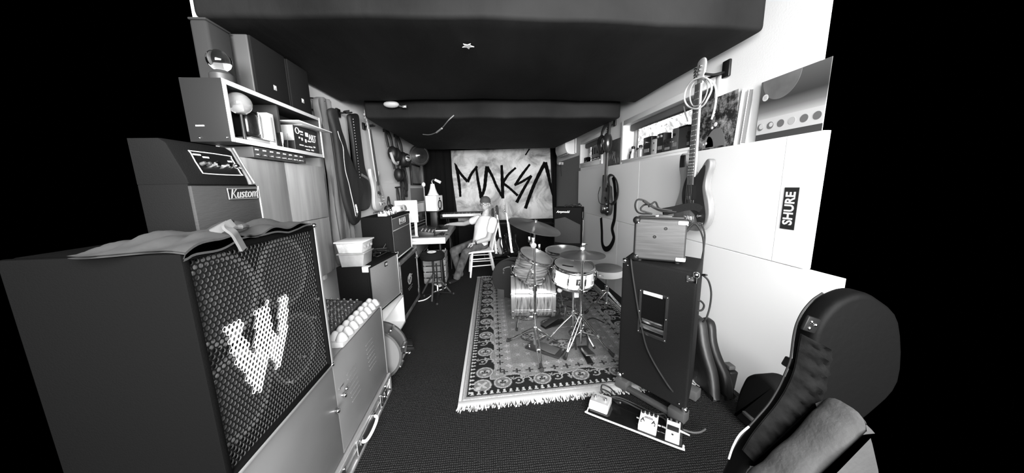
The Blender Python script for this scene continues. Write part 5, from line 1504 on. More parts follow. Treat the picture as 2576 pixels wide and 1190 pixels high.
    co = np.stack([GX, GY, Z], -1).reshape(-1, 3).astype(np.float32)
    I = np.arange((nx+1)*(ny+1)).reshape(ny+1, nx+1)
    quad = np.stack([I[:-1, :-1], I[:-1, 1:], I[1:, 1:], I[1:, :-1]], -1).reshape(-1, 4)
    me = bpy.data.meshes.new('rug_pile'); nq = len(quad)
    me.vertices.add(len(co)); me.vertices.foreach_set('co', co.ravel())
    me.loops.add(nq*4); me.loops.foreach_set('vertex_index', quad.ravel().astype(np.int32))
    me.polygons.add(nq); me.polygons.foreach_set('loop_start', (np.arange(nq)*4).astype(np.int32)); me.polygons.foreach_set('loop_total', np.full(nq, 4, np.int32))
    me.update(calc_edges=True)
    col = me.color_attributes.new('weave', 'FLOAT_COLOR', 'CORNER')
    cv = np.repeat(img.reshape(-1), 4); cc = np.stack([cv, cv, cv, np.ones_like(cv)], -1).astype(np.float32)
    col.data.foreach_set('color', cc.ravel())
    m = bpy.data.materials.new('woven_wool'); m.use_nodes = True; nt = m.node_tree; bs = nt.nodes['Principled BSDF']; bs.inputs['Roughness'].default_value = .95; bs.inputs['Specular IOR Level'].default_value = .1
    at = nt.nodes.new('ShaderNodeAttribute'); at.attribute_name = 'weave'; nt.links.new(at.outputs['Color'], bs.inputs['Base Color'])
    me.materials.append(m)
    o = bpy.data.objects.new('rug_pile', me); C.objects.link(o); o.parent = t
    # pale selvedge and knotted fringe at the near end and far end
    fm = mat('fringe_cream', .62, .9)
    MB().b2((-.022, 0, 0.001), (0, Lr, .009), .003).build('side_band', mat('selvedge', .36, .9), t)
    MB().b2((Wd, 0, 0.001), (Wd+.022, Lr, .009), .003).build('side_band', mat('selvedge', .36, .9), t)
    MB().b2((-.022, -.045, 0.001), (Wd+.022, 0, .009), .003).build('end_band', mat('selvedge_pale', .45, .9), t)
    for y0, sg in ((-.045, -1), (Lr, 1)):
        f = MB(); rn = random.Random(8); x = -.02
        vv = []; ff = []
        while x < Wd+.02:
            L = rn.uniform(.03, .062); w_ = rn.uniform(.006, .011); dx = rn.uniform(-.012, .012); k = len(vv)
            for (a, b, z) in ((x, y0, .001), (x+w_, y0, .001), (x+w_+dx*.5, y0+sg*L*.6, .001), (x+w_*.6+dx, y0+sg*L, .001), (x+dx, y0+sg*L, .001), (x+dx*.5, y0+sg*L*.6, .001)):
                vv.append((a, b, z)); vv.append((a, b, z+.006))
            ff.append(tuple(k+2*i+1 for i in range(6)))
            for i in range(6): j = (i+1) % 6; ff.append((k+2*i, k+2*j, k+2*j+1, k+2*i+1))
            x += w_*.92
        f.mesh(vv, ff); f.build('fringe', fm, t, smooth=0, kind='stuff')
rug()
_rug = bpy.data.objects['rug']; _e = PZ(1496, 976, 0)-PZ(1161, 1012, 0); _a = math.atan2(_e.y, _e.x)-_rug.rotation_euler.z
for _o in _rug.children:
    for _v in _o.data.vertices: _v.co.y += _v.co.x*math.tan(_a)
# ================================================================== DRUM KIT
ZR = .0138
pearl = mat('pearl_wrap', .13, .25, var=(7, .9, (.7, .7, 9)), coat=.5, spec=.7)
pearl2 = mat('pearl_wrap_vertical', .14, .25, var=(7, .9, (9, .8, .8)), coat=.5, spec=.7)
skinhd = mat('drum_head_coated', .2, .5, var=(5, .2))
def lugs(t, T, r, z0, z1, n, ph=0.0, rod=True, m=None):
    for k in range(n):
        a = 2*math.pi*k/n+ph; c, s = math.cos(a), math.sin(a)
        q = MB(T); zc = (z0+z1)/2; q.box((c*(r+.010), s*(r+.010), zc), (.022, .016, min(.09, (z1-z0)*.42)), Matrix.Rotation(a, 3, 'Z'), .005, 2)
        l = q.build('lug', chrome, t)
        if rod: MB(T).cyl((c*(r+.013), s*(r+.013), z0+.004), (c*(r+.013), s*(r+.013), z1-.004), .003, n=6).build('tension_rod', chrome, l)
def hoopm(T, r, z, h=.028): return MB(T).lathe([(r-.002, z), (r+.004, z-.002), (r+.014, z+.002), (r+.014, z+h*.35), (r+.006, z+h*.4), (r+.006, z+h), (r+.010, z+h+.002), (r+.001, z+h+.003), (r-.002, z)], None, 48)
def drum(t, T, r, h, shell, top_m, bot_m, nl, hoop_m=chrome, wood_hoops=False):
    MB(T).lathe([(r, 0), (r, h)], None, 56).build('shell', shell, t)
    MB(T).lathe([(0, h+.004), (r-.012, h+.004), (r-.002, h+.001), (r-.002, h-.01)], None, 56).build('batter_head', top_m, t)
    MB(T).lathe([(0, -.004), (r-.012, -.004), (r-.002, -.001), (r-.002, .01)], None, 56).build('bottom_head', bot_m, t)
    if wood_hoops:
        for z in (-.03, h-.008): MB(T).lathe([(r+.002, z), (r+.016, z), (r+.016, z+.038), (r+.002, z+.038), (r+.002, z)], None, 56).build('hoop', hoop_m, t)
        for z in (.018, h-.022): MB(T).lathe([(r+.001, z), (r+.0035, z+.002), (r+.001, z+.004)], None, 48).build('hoop_inlay', chrome, t)
    else:
        hoopm(T, r, h-.014).build('hoop', hoop_m, t)
        MB(T @ Matrix.Translation((0, 0, .014)) @ Matrix.Rotation(math.pi, 4, 'X')).lathe([(r-.002, 0), (r+.004, -.002), (r+.014, .002), (r+.014, .010), (r+.006, .012), (r+.006, .028), (r-.002, .03)], None, 48).build('hoop', hoop_m, t)
    lugs(t, T, r, .0, h, nl, .3)
def bass_drum():
    yb = 3.12
    a = PY(1296, 750, yb); b = PY(1388, 748, yb)
    r = .262; zc = r+ZR+.022
    t = thing('bass_drum', 'pearl wrapped bass drum lying on its side on the rug', 'drum', ((a.x+b.x)/2, yb+.10, 0))
    D = b.x-a.x
    ax = V((1, -.10, 0)).normalized()
    T = frame(-ax*D/2+V((0, 0, zc)), V((0, 0, 1)).cross(ax).normalized()*-1, (0, 0, 1), ax)
    drum(t, T, r, D, pearl2, mat('batter_clear', .3, .4), mat('front_head_black', .015, .4), 8, mat('hoop_wrap', .12, .3), True)
    # claw hooks
    for k in range(8):
        an = 2*math.pi*k/8+.3
        for z in (-.032, D+.012):
            MB(T).box((math.cos(an)*(r+.016), math.sin(an)*(r+.016), z+.012), (.014, .026, .034), Matrix.Rotation(an, 3, 'Z'), .004).build('claw_hook', chrome, t)
    # spurs
    for s in (-1, 1):
        p0 = T @ V((s*r*.86, -r*.5, D*.2)); p1 = V((p0.x-.07, p0.y+(.10 if p0.y > 0 else -.13), ZR+.004))
        MB().tube([p0, (p0+p1)/2+V((-.02, 0, 0)), p1], .008, 8, k=3).build('spur', chrome, t); MB().cyl(p1, p1+V((0, 0, .03)), .012, n=8).build('spur_tip', rubber, t)
    # tom holder post on top
    MB().cyl((-.02, 0, zc+r-.01), (-.02, 0, zc+r+.10), .013, n=12).build('tom_post', chrome, t)
    MB().box((-.02, 0, zc+r+.012), (.09, .07, .03), None, .008).build('mount_plate', chrome, t)
    MB().box((-D/2+.02, -.02, zc+r+.04), (.10, .06, .05), Euler((0, R(15), 0)).to_matrix(), .012).build('mount_bracket', chrome, t)
    MB().sph((0.0, 0, zc+r+.085), .032, n=12).build('ball_joint', chrome, t)
    return t
bass_drum()
def round_case():
    p = PZ(1262, 752, ZR)
    y = 3.80
    a = PY(1238, 700, y); top = PY(1268, 655, y); bot = PY(1268, 752, y)
    r = (top.z-ZR)/2
    t = thing('drum_case', 'round black drum case with a small handle standing behind the bass drum', 'drum case', (a.x+r*.80+.02, y, ZR))
    n = V((-.48, -.87, 0)).normalized()
    T = frame((0, 0, r), V((0, 0, 1)).cross(n), (0, 0, 1), n)
    cm = mat('case_black', .022, .55, bump=(30, .12))
    MB(T).lathe([(0, .02), (r-.03, .02), (r-.008, .012), (r, -.01), (r, -.20), (r-.01, -.22), (0, -.22)], None, 56).build('case_shell', cm, t)
    MB(T).lathe([(r+.001, -.035), (r+.006, -.04), (r+.006, -.062), (r+.001, -.066)], None, 56).build('lid_rim', dgrey, t)
    MB(T).tube([(-.07, .12, .022), (-.065, .15, .045), (-.02, .175, .045), (.02, .18, .022)], .008).build('handle', grey, t)
    MB(T).box((-.08, .09, .024), (.02, .03, .008), None, .002).build('handle_rivet', steel, t)
    MB(T).box((-.12, -r+.06, .028), (.10, .13, .02), None, .006).build('foot_pad', mat('foot_pad', .05, .7), t)
round_case()
def rack_tom():
    yc = 3.02
    L = PY(1297, 648, yc); Rr = PY(1386, 668, yc)
    c = PY(1348, 645, yc)
    t = thing('rack_tom', 'pearl wrapped rack tom tilted above the bass drum', 'drum', PY(1337, 700, yc))
    n = V((.33, -.22, .92)).normalized()
    u = V((0, 1, 0)).cross(n).normalized(); v = n.cross(u)
    r = .178; h = .235
    T = frame((0, 0, 0), u, v, n)
    top = c; t.location = V(top)-n*h
    drum(t, T, r, h, pearl, skinhd, mat('head_clear_low', .4, .4), 6)
    MB(T).cyl((-.02, r*.2, -.005), (-.03, r*.2, -.10), .012, n=10).build('tom_arm', chrome, t)
    MB(T).box((0, -r-.012, h*.45), (.05, .02, .07), None, .006).build('tom_bracket', chrome, t)
rack_tom()
def snare():
    yc = 2.66
    c = PY(1444, 668, yc); bt = PY(1444, 722, yc)
    L = PY(1393, 690, yc); Rr = PY(1496, 690, yc)
    r = (Rr.x-L.x)/2-.014
    h = .165
    t = thing('snare_drum', 'white snare drum with a dark square badge on a chrome stand', 'drum', (c.x, yc, ZR))
    n = V((.05, -.16, .98)).normalized(); u = V((0, 1, 0)).cross(n).normalized(); v = n.cross(u)
    base = V((0, 0, c.z-ZR))-n*h
    T = frame(base, u, v, n)
    drum(t, T, r, h, mat('snare_white', .78, .35), skinhd, skinhd, 8)
    # square badge with a small light emblem
    q = MB(T @ Matrix.Rotation(R(-88), 4, 'Z')).box((r+.001, 0, h*.5), (.004, .06, .06), None, .001).build('badge', mat('badge_dark', .03, .35), t)
    for y, z, a, b in ((0, .012, .022, .010), (-.006, -.004, .008, .022), (.012, -.006, .010, .012)): MB(T @ Matrix.Rotation(R(-88), 4, 'Z')).box((r+.0035, y, h*.5+z), (.002, a, b)).build('badge_mark', lgrey, q)
    MB(T).tube([(-r*.62, -r*.02, h+.006), (-r*.3, -r*.18, h+.006), (-r*.1, -r*.22, h+.006)], .008, flat=(.02, .003, (0, 0, 1))).build('tape', black, t)
    q = MB(T); q.box((r+.022, -.03, h*.5), (.03, .05, .09), None, .008); q.build('strainer', chrome, t); MB(T).cyl((r+.03, -.05, h*.55), (r+.075, -.09, h*.6), .006, n=8).build('strainer_lever', chrome, t)
    # stand
    zb = base.z
    for k in range(3):
        a = k*2.094+.5
        MB().tube([(0, 0, zb-.07), (.12*math.cos(a), .12*math.sin(a), zb-.05), (r*math.cos(a)*1.02, r*math.sin(a)*1.02, zb-.02), (r*1.08*math.cos(a), r*1.08*math.sin(a), zb+.03)], .007, k=3).build('basket_arm', chrome, t)
        MB().tube([(0, 0, .26), (.14*math.cos(a+.6), .14*math.sin(a+.6), .13), (.25*math.cos(a+.6), .25*math.sin(a+.6), .012)], .008, k=3).build('leg', chrome, t)
        MB().cyl((0, 0, .12), (.15*math.cos(a+.6), .15*math.sin(a+.6), .125), .005, n=6).build('leg_brace', chrome, t)
        MB().sph((.25*math.cos(a+.6), .25*math.sin(a+.6), .013), .013, n=8).build('rubber_foot', rubber, t)
    MB().cyl((0, 0, .10), (0, 0, zb-.06), .012, n=12).build('pole', chrome, t)
    q = MB(); q.cyl((0, 0, zb-.09), (0, 0, zb-.04), .024, n=14); q.build('tilter', chrome, t); MB().box((.02, -.02, zb-.12), (.045, .03, .05), None, .006).build('white_clamp', whitep, t)
    MB().cyl((0, 0, .24), (0, 0, .29), .02, n=12).build('height_clamp', chrome, t); MB().box((.03, -.02, .265), (.04, .012, .016), None, .004).build('wing_nut', chrome, t)
snare()
def floor_tom():
    yc = 3.42
    L = PY(1373, 630, yc); Rr = PY(1462, 632, yc)
    c = PY(1417, 629, yc)
    r = .205
    t = thing('floor_tom', 'pearl wrapped floor tom standing behind the white snare drum', 'drum', (c.x, yc, ZR))
    h = .38; zt = c.z-ZR
    T = Matrix.Translation((0, 0, zt-h)) @ euler(x=3)
    drum(t, T, r, h, pearl, skinhd, skinhd, 8)
    for k in range(3):
        a = k*2.094+.9; x, y = math.cos(a)*(r+.025), math.sin(a)*(r+.025)
        MB().tube([(x, y, zt-.10), (x, y, .14), (x*1.12, y*1.12, .07), (x*1.12, y*1.12, .01)], .007, k=3).build('leg', chrome, t)
        MB().box((x*.97, y*.97, zt-h*.55), (.03, .03, .045), Matrix.Rotation(a, 3, 'Z'), .006).build('leg_bracket', chrome, t); MB().cyl((x*1.12, y*1.12, 0), (x*1.12, y*1.12, .03), .013, n=8).build('rubber_foot', rubber, t)
floor_tom()
def cymbal_prof(r, bell=.06, rise=.03):
    return [(0, rise+.022), (bell*.5, rise+.018), (bell, rise), (r*.5, rise*.55), (r*.8, rise*.22), (r, 0), (r, -.0015), (r*.8, rise*.22-.0016), (r*.5, rise*.55-.0016), (bell, rise-.0016), (0, rise+.012)]
def tripod_double(t, top, foot, knee_h, m=chrome):
    """double braced stand leg from a collar on the pole down to its rubber foot"""
    a = V(top); b = V(foot); d = (b-a); s = d.cross(V((0, 0, 1))).normalized()*.012
    mid = a.lerp(b, .52)
    for k in (-1, 1):
        MB().tube([a+s*k*1.1, mid+s*k*1.2, b.lerp(a, .14)+s*k*.35], .0062, 8, k=3).build('leg_rail', m, t)
    MB().box(mid, (.032, .02, .03), d.to_track_quat('Z', 'Y').to_matrix(), .005).build('leg_joint', steel, t)
    q = MB(); q.tube([b.lerp(a, .17), b.lerp(a, .06), b+V((0, 0, .012))], lambda x: .011+.009*x, 10, k=2); q.build('rubber_foot', rubber, t)
def crash():
    yb = 2.47
    base = PZ(1352, 872, ZR)
    base = V((PY(1345, 660, yb).x, yb, ZR))
    cen = PY(1346, 566, yb); Lp = PY(1290, 549, yb); Rp = PY(1421, 577, yb)
    r = (Rp-Lp).length/2*1.0
    t = thing('crash_cymbal_stand', 'tall chrome cymbal stand with boom tilter standing in front of the bass drum', 'cymbal stand', base)
    z = cen.z-ZR
    pole_b = PY(1353, 850, yb-.02)-base
    MB().cyl((0.0, 0, .10), (0, 0, z*.52), .0125, n=14).build('lower_pole', chrome, t)
    MB().cyl((0, 0, z*.5), (0, 0, z-.17), .0095, n=12).build('upper_pole', chrome, t)
    MB().cyl((0, 0, z-.17), (0.0, 0, z+.03), .006, n=10).build('cymbal_rod', chrome, t)
    for zz, rr in ((z*.52, .02), (z*.30, .02), (.10, .018)): MB().cyl((0, 0, zz-.025), (0, 0, zz+.025), rr, n=14).build('clamp_collar', chrome, t)
    MB().box((-.03, 0, z*.52), (.05, .012, .016), None, .004).build('wing_nut', chrome, t)
    q = MB(); q.cyl((-.012, -.03, z-.17), (-.012, .03, z-.17), .024, n=14); q.box((-.01, 0, z-.14), (.03, .03, .07), None, .006); q.build('tilter', chrome, t); MB().box((-.045, -.01, z-.12), (.02, .014, .05), None, .004).build('wing_nut', chrome, t); MB().box((.04, -.01, z-.19), (.02, .014, .05), None, .004).build('wing_nut', chrome, t)
    feet = [PZ(1363, 935, ZR+.012)-base, PZ(1276, 858, ZR+.012)-base, PZ(1402, 862, ZR+.012)-base]
    for f in feet: tripod_double(t, (0, 0, .24) if f.length < 9 else (0, 0, .2), f, .1)
    for f in feet: MB().cyl((0, 0, .11), V((0, 0, .24)).lerp(f, .5), .0045, n=6).build('leg_brace', chrome, t)
    c = thing('crash_cymbal', 'large thin bronze crash cymbal tilted on the tall chrome stand', 'cymbal', V((base.x, base.y, cen.z)))
    n = V((.24, -.15, .95)).normalized(); u = V((0, 1, 0)).cross(n).normalized(); v = n.cross(u)
    T = frame((0, 0, -.012), u, v, n)
    MB(T).lathe(cymbal_prof(r, .055, .022), None, 64).build('cymbal_plate', cym, c)
    MB(T).lathe([(0, .062), (.012, .06), (.012, .045), (.02, .044), (.02, .036), (0, .036)], None, 14).build('wing_top', chrome, c); MB(T).cyl((0, 0, -.012), (0, 0, .012), .016, n=12).build('felt', rubber, c)
crash()
def hihat():
    yb = 2.46
    cen = PY(1465, 640, yb); L = PY(1411, 641, yb); Rr = PY(1521, 640, yb)
    r = (Rr.x-L.x)/2; top = PY(1465, 553, yb)
    base = V((cen.x, yb, ZR))
    t = thing('hi_hat_stand', 'chrome hi-hat stand with foot pedal in front of the white snare drum', 'hi-hat stand', base)
    z = cen.z-ZR
    MB().cyl((0, 0, .06), (0, 0, z-.035), .0125, n=14).build('tube', chrome, t)
    MB().cyl((0, 0, z-.04), (0, 0, top.z-ZR), .0045, n=8).build('pull_rod', chrome, t)
    for zz in (z-.05, z*.62, z*.36, .17): MB().cyl((0, 0, zz-.018), (0, 0, zz+.018), .019, n=14).build('clamp_collar', chrome, t)
    MB().box((.03, -.01, z*.62), (.05, .012, .016), None, .004).build('wing_nut', chrome, t)
    feet = [PZ(1420, 905, ZR+.012)-base, PZ(1545, 898, ZR+.012)-base, V((.12, .26, .012))]
    for f in feet: tripod_double(t, (0, 0, .33), f, .1)
    for f in feet: MB().cyl((0, 0, .17), V((0, 0, .33)).lerp(f, .52), .006, n=6).build('leg_brace', chrome, t)
    # foot pedal and side frame
    MB().box((.01, -.12, .055), (.085, .24, .012), Euler((R(-12), 0, 0)).to_matrix(), .004).build('foot_board', mat('pedal_black', .02, .35), t)
    MB().box((.01, -.12, .010), (.05, .26, .010), None, .003).build('base_plate', black, t)
    for s in (-.05, .06): MB().tube([(s, -.02, .01), (s, .0, .12), (s*.4, 0, .20)], .008, k=2).build('frame_post', black, t)
    MB().cyl((.01, -.01, .10), (0, 0, .20), .005, n=6).build('pull_chain', chrome, t)
    c = thing('hi_hat_cymbals', 'pair of bronze hi-hat cymbals closed on the chrome stand', 'cymbal', V((base.x, base.y, cen.z)))
    MB(Matrix.Translation((0, 0, -.004))).lathe(cymbal_prof(r, .05, .022), None, 64).build('top_cymbal', cym, c)
    MB(Matrix.Translation((0, 0, -.009)) @ Matrix.Rotation(math.pi, 4, 'X')).lathe(cymbal_prof(r, .05, .02), None, 64).build('bottom_cymbal', cym, c)
    q = MB(); q.lathe([(0, .035), (.012, .035), (.014, .05), (.016, .075), (.010, .082), (.008, .10), (0, .10)], None, 16); q.build('clutch', chrome, c); MB().box((.022, 0, .09), (.04, .012, .012), None, .003).build('clutch_wing', chrome, c); MB().lathe([(.006, .042), (.017, .042), (.019, .05), (.017, .064), (.006, .066)], None, 14).build('felt', offwhite, c)
hihat()
def throne():
    yc = 3.20
    c = PY(1528, 671, yc)
    t = thing('drum_throne', 'round drum stool with pale side and dark top behind the hi-hat', 'stool', (c.x, yc, ZR))
    z = c.z-ZR; r = .172
    MB().lathe([(0, z+.006), (r-.03, z+.004), (r-.01, z-.006), (r, z-.022)], None, 40).build('seat_top', mat('seat_vinyl', .10, .45, var=(6, .3)), t)
    MB().lathe([(r, z-.022), (r+.002, z-.03), (r, z-.095), (r-.02, z-.105), (0, z-.105)], None, 40).build('seat_side', mat('seat_side_pale', .50, .5), t)
    MB().cyl((0, 0, .05), (0, 0, z-.10), .013, n=12).build('post', chrome, t)
    for zz in (z*.55, .27, .10): MB().cyl((0, 0, zz-.02), (0, 0, zz+.02), .024, n=12).build('clamp_collar', chrome, t)
    MB().box((-.04, -.01, .27), (.05, .012, .02), None, .004).build('wing_nut', chrome, t)
    for f in ((-.26, -.02, .012), (.20, -.20, .012), (.10, .24, .012)):
        tripod_double(t, (0, 0, .27), f, .1)
        MB().cyl((0, 0, .10), V((0, 0, .27)).lerp(V(f), .5), .006, n=6).build('leg_brace', chrome, t)
throne()
def kick_pedal():
    p = PZ(1378, 872, ZR)
    t = thing('kick_pedal', 'black bass drum pedal with chrome beater on the rug', 'drum pedal', (PY(1395, 800, 2.95).x, 2.98, ZR), R(-62))
    MB().box((0, 0, .006), (.09, .30, .011), None, .003).build('base_plate', black, t)
    MB().box((0, -.03, .055), (.075, .25, .010), Euler((R(14), 0, 0)).to_matrix(), .004).build('foot_board', mat('pedal_black', .02, .35), t)
    for s in (-.048, .048): MB().tube([(s, .12, .008), (s, .13, .10), (s, .12, .19)], .008, k=2).build('frame_post', chrome, t)
    MB().cyl((-.06, .12, .19), (.06, .12, .19), .009, n=10).build('axle', chrome, t)
    MB().tube([(0, .12, .19), (.0, .11, .28), (0, .08, .36)], .0045, k=2).build('beater_rod', chrome, t); MB().sph((0, .08, .37), .028, (1, 1.1, 1), 12).build('beater', offwhite, t)
    MB().cyl((.05, .12, .19), (.055, .10, .04), .006, n=8).build('spring', chrome, t)
kick_pedal()
def rug_items():
    rn = random.Random(6)
    p = PZ(1380, 880, ZR+.003)
    t = thing('floor_board', 'flat black wedge shaped pedal tray lying on the rug by the crash stand', 'pedal', PZ(1372, 880, ZR+.002), R(-38))
    MB().box((0, 0, .010), (.34, .16, .018), None, .005).build('tray_body', mat('pedal_black', .02, .35), t)
    MB().box((.04, 0, .024), (.16, .11, .010), Euler((0, R(5), 0)).to_matrix(), .003).build('treadle', dgrey, t)
    for a in ((-.14, .05), (-.14, -.05), (.15, .05)): MB().lathe([(0, .018), (.009, .018), (.007, .034), (0, .035)], Matrix.Translation((a[0], a[1], 0)), 10).build('tray_knob', chrome, t)
    t = thing('rug_cable', 'black cable snaking over the rug behind the hi-hat stand', 'cable', PZ(1420, 760, ZR+.006))
    MB(local(t)).tube([PZ(x, y, ZR+.008) for x, y in ((1390, 765), (1405, 775), (1425, 770), (1445, 780), (1440, 800), (1460, 812), (1490, 800), (1520, 812))], .006, 6).build('cable', rubber, t)
rug_items()
# ================================================================== RIGHT SIDE
ctx = mat('cab_vinyl', 0.009, .65, spec=.12, bump=(230, .3))
def tall_cab():
    TL = V((.932, 1.955, 0)); TR = V((1.19, 1.545, 0))
    d = (TR-TL).normalized(); bk = V((.655, .755, 0)).normalized(); D = .42
    zb, zt = .085, .985
    t = thing('tall_speaker_cabinet', 'tall black bass speaker cabinet with recessed metal handle by the right wall', 'speaker', (1.25, 1.9, 0))
    L = V(t.location); P = [TL, TR, TR+bk*D, TL+bk*D]
    pts = [(p.x-L.x, p.y-L.y) for p in P]
    mb = MB(); 
    A = [mb.bm.verts.new((x, y, zb)) for x, y in pts]; B = [mb.bm.verts.new((x, y, zt)) for x, y in pts]
    mb.bm.faces.new(A[::-1]); mb.bm.faces.new(B)
    for i in range(4): mb.bm.faces.new((A[i], A[(i+1) % 4], B[(i+1) % 4], B[i]))
    bmesh.ops.bevel(mb.bm, geom=mb.bm.edges[:], offset=.018, segments=4, affect='EDGES', profile=.5)
    body = mb.build('cabinet_body', ctx, t, smooth=50)
    n = V((-d.y, d.x, 0)); n = -n if n.y > 0 else n
    def fp(x, y):      # a pixel on the front face plane -> local point
        r = ray(x, y); k = (TL-CAMP).dot(n)/r.dot(n); return CAMP+r*k-L
    T = frame(TL-L, d, (0, 0, 1), n)
    Wc = (TR-TL).length
    # recessed handle
    a = fp(1611, 730); b = fp(1683, 742); c = fp(1677, 858); e = fp(1602, 838)
    fx = lambda p: ((p+L-TL).dot(d), p.z)
    u0 = (fx(a)[0]+fx(e)[0])/2; u1 = (fx(b)[0]+fx(c)[0])/2; z0 = (fx(c)[1]+fx(e)[1])/2; z1 = (fx(a)[1]+fx(b)[1])/2
    hm = mat('handle_plate', .03, .18, metal=.3, spec=.8)
    h = MB(T)
    i0, i1, j0, j1 = u0+.018, u1-.018, z0+.024, z1-.02
    for lo, hi in (((u0, z0), (i0, z1)), ((i1, z0), (u1, z1)), ((i0, z0), (i1, j0)), ((i0, j1), (i1, z1))): h.b2((lo[0], lo[1], -.002), (hi[0], hi[1], .006), .002)
    hp = h.build('handle_plate', hm, t)
    MB(T).b2((i0, j0, -.001), (i1, j1, .0012), 0).build('handle_recess', mat('recess_black', .003, .8, spec=.1), hp)
    MB(T).b2((i0, j0+.02, .001), (i1, j0+.052, .010), .006).build('grip_bar', steel, hp)
    MB(T).b2((i0+.006, j0+.06, .0012), (i1-.008, j0+.088, .004), .002).build('grip_reflector', chrome, hp)
    MB(T).b2((i0+.012, j1-.006, .006), (i1-.02, z1-.003, .0075), .001).build('painted_glint', white, hp)  # white patch painting the glint of sky on the metal plate
    for u in (u0+.008, u1-.008):
        for z in (z0+.012, (z0+z1)/2, z1-.010): MB(T).sph((u, z, .006), .005, n=8).build('screw', chrome, hp)
    # corners
    for u, z, sx, sz in ((0, zt, 1, -1), (Wc, zt, -1, -1), (0, zb, 1, 1), (Wc, zb, -1, 1)):
        q = MB(T); q.sph((u+sx*.014, z+sz*.014, -.010), .020, n=12)
        if u > .1 and z > .5: q.b2((u-.06, z-.062, -.004), (u-.004, z-.022, .005), .008)
        q.build('corner_cap', chrome if not (u < .1 and z < .5) else steel, t)
        MB(T).sph((u+sx*.045, z+sz*.04, .002), .006, n=8).build('corner_screw', chrome, t)
    # dolly underneath
    dl = thing('cabinet_dolly', 'grey metal dolly with small feet under the tall black speaker cabinet', 'dolly', (1.25, 1.9, 0))
    gm = mat('dolly_grey', .055, .5)
    q = MB(Matrix.Translation(TL+d*.0-V(dl.location)) @ Matrix.Identity(4)); ang = math.atan2(d.y, d.x)
    R2 = Matrix.Translation(V((TL.x, TL.y, 0))-V((dl.location.x, dl.location.y, 0))) @ rotz(ang)
    MB(R2).b2((.02, -.02, .0137), (Wc-.01, .02, .046), .006).build('front_rail', gm, dl)
    MB(R2).b2((.0, -.03, .0137), (.09, .05, .084), .006).build('corner_foot', gm, dl)
    MB(R2).b2((Wc-.10, -.03, .0137), (Wc-.0, .05, .084), .006).build('corner_foot', gm, dl)
    MB(R2).b2((.04, .25, .0137), (Wc-.04, .33, .084), .006).build('rear_rail', gm, dl)
    # cables down the front and right side
    P = [PX(x, y, 0) if False else fp(x, y)+n*.012+L for x, y in ((1590, 655), (1594, 690), (1600, 730), (1608, 780), (1618, 830), (1628, 870), (1644, 905), (1668, 945), (1692, 980))]
    P = [P[0]+V((.03, .06, .02))]+P+[PZ(1712, 1004, .04)]
    g = thing('speaker_cable', 'thin black cable hanging diagonally down the front of the tall cabinet', 'cable', P[1])
    MB(local(g)).tube(P, .0055, 8).build('cable', rubber, g)
    MB(local(g)).cyl(PZ(1703, 1004, .045), PZ(1718, 1010, .04), .008, n=10).build('plug', chrome, g)
    P = [TR+bk*.10+V((.03, -.02, zt-.03))]+[PY(x, y, 1.78) for x, y in ((1768, 692), (1782, 706), (1789, 735), (1786, 770), (1777, 800))]+[PY(1768, 810, 1.8)]
    g = thing('loop_cable', 'black cable looping out from the right side of the tall cabinet', 'cable', P[1])
    MB(local(g)).tube(P, .006, 8).build('cable', rubber, g)
    P = [PY(x, y, 1.72) for x, y in ((1750, 756), (1762, 757), (1771, 768), (1766, 780), (1752, 782))]
    g = thing('loop_cable', 'small black cable loop low on the right side of the tall cabinet', 'cable', P[1])
    MB(local(g)).tube(P, .006, 8).build('cable', rubber, g)
    return TL, TR, d, bk, n, zt
TL, TR, CD, CBK, CN, CZT = tall_cab()
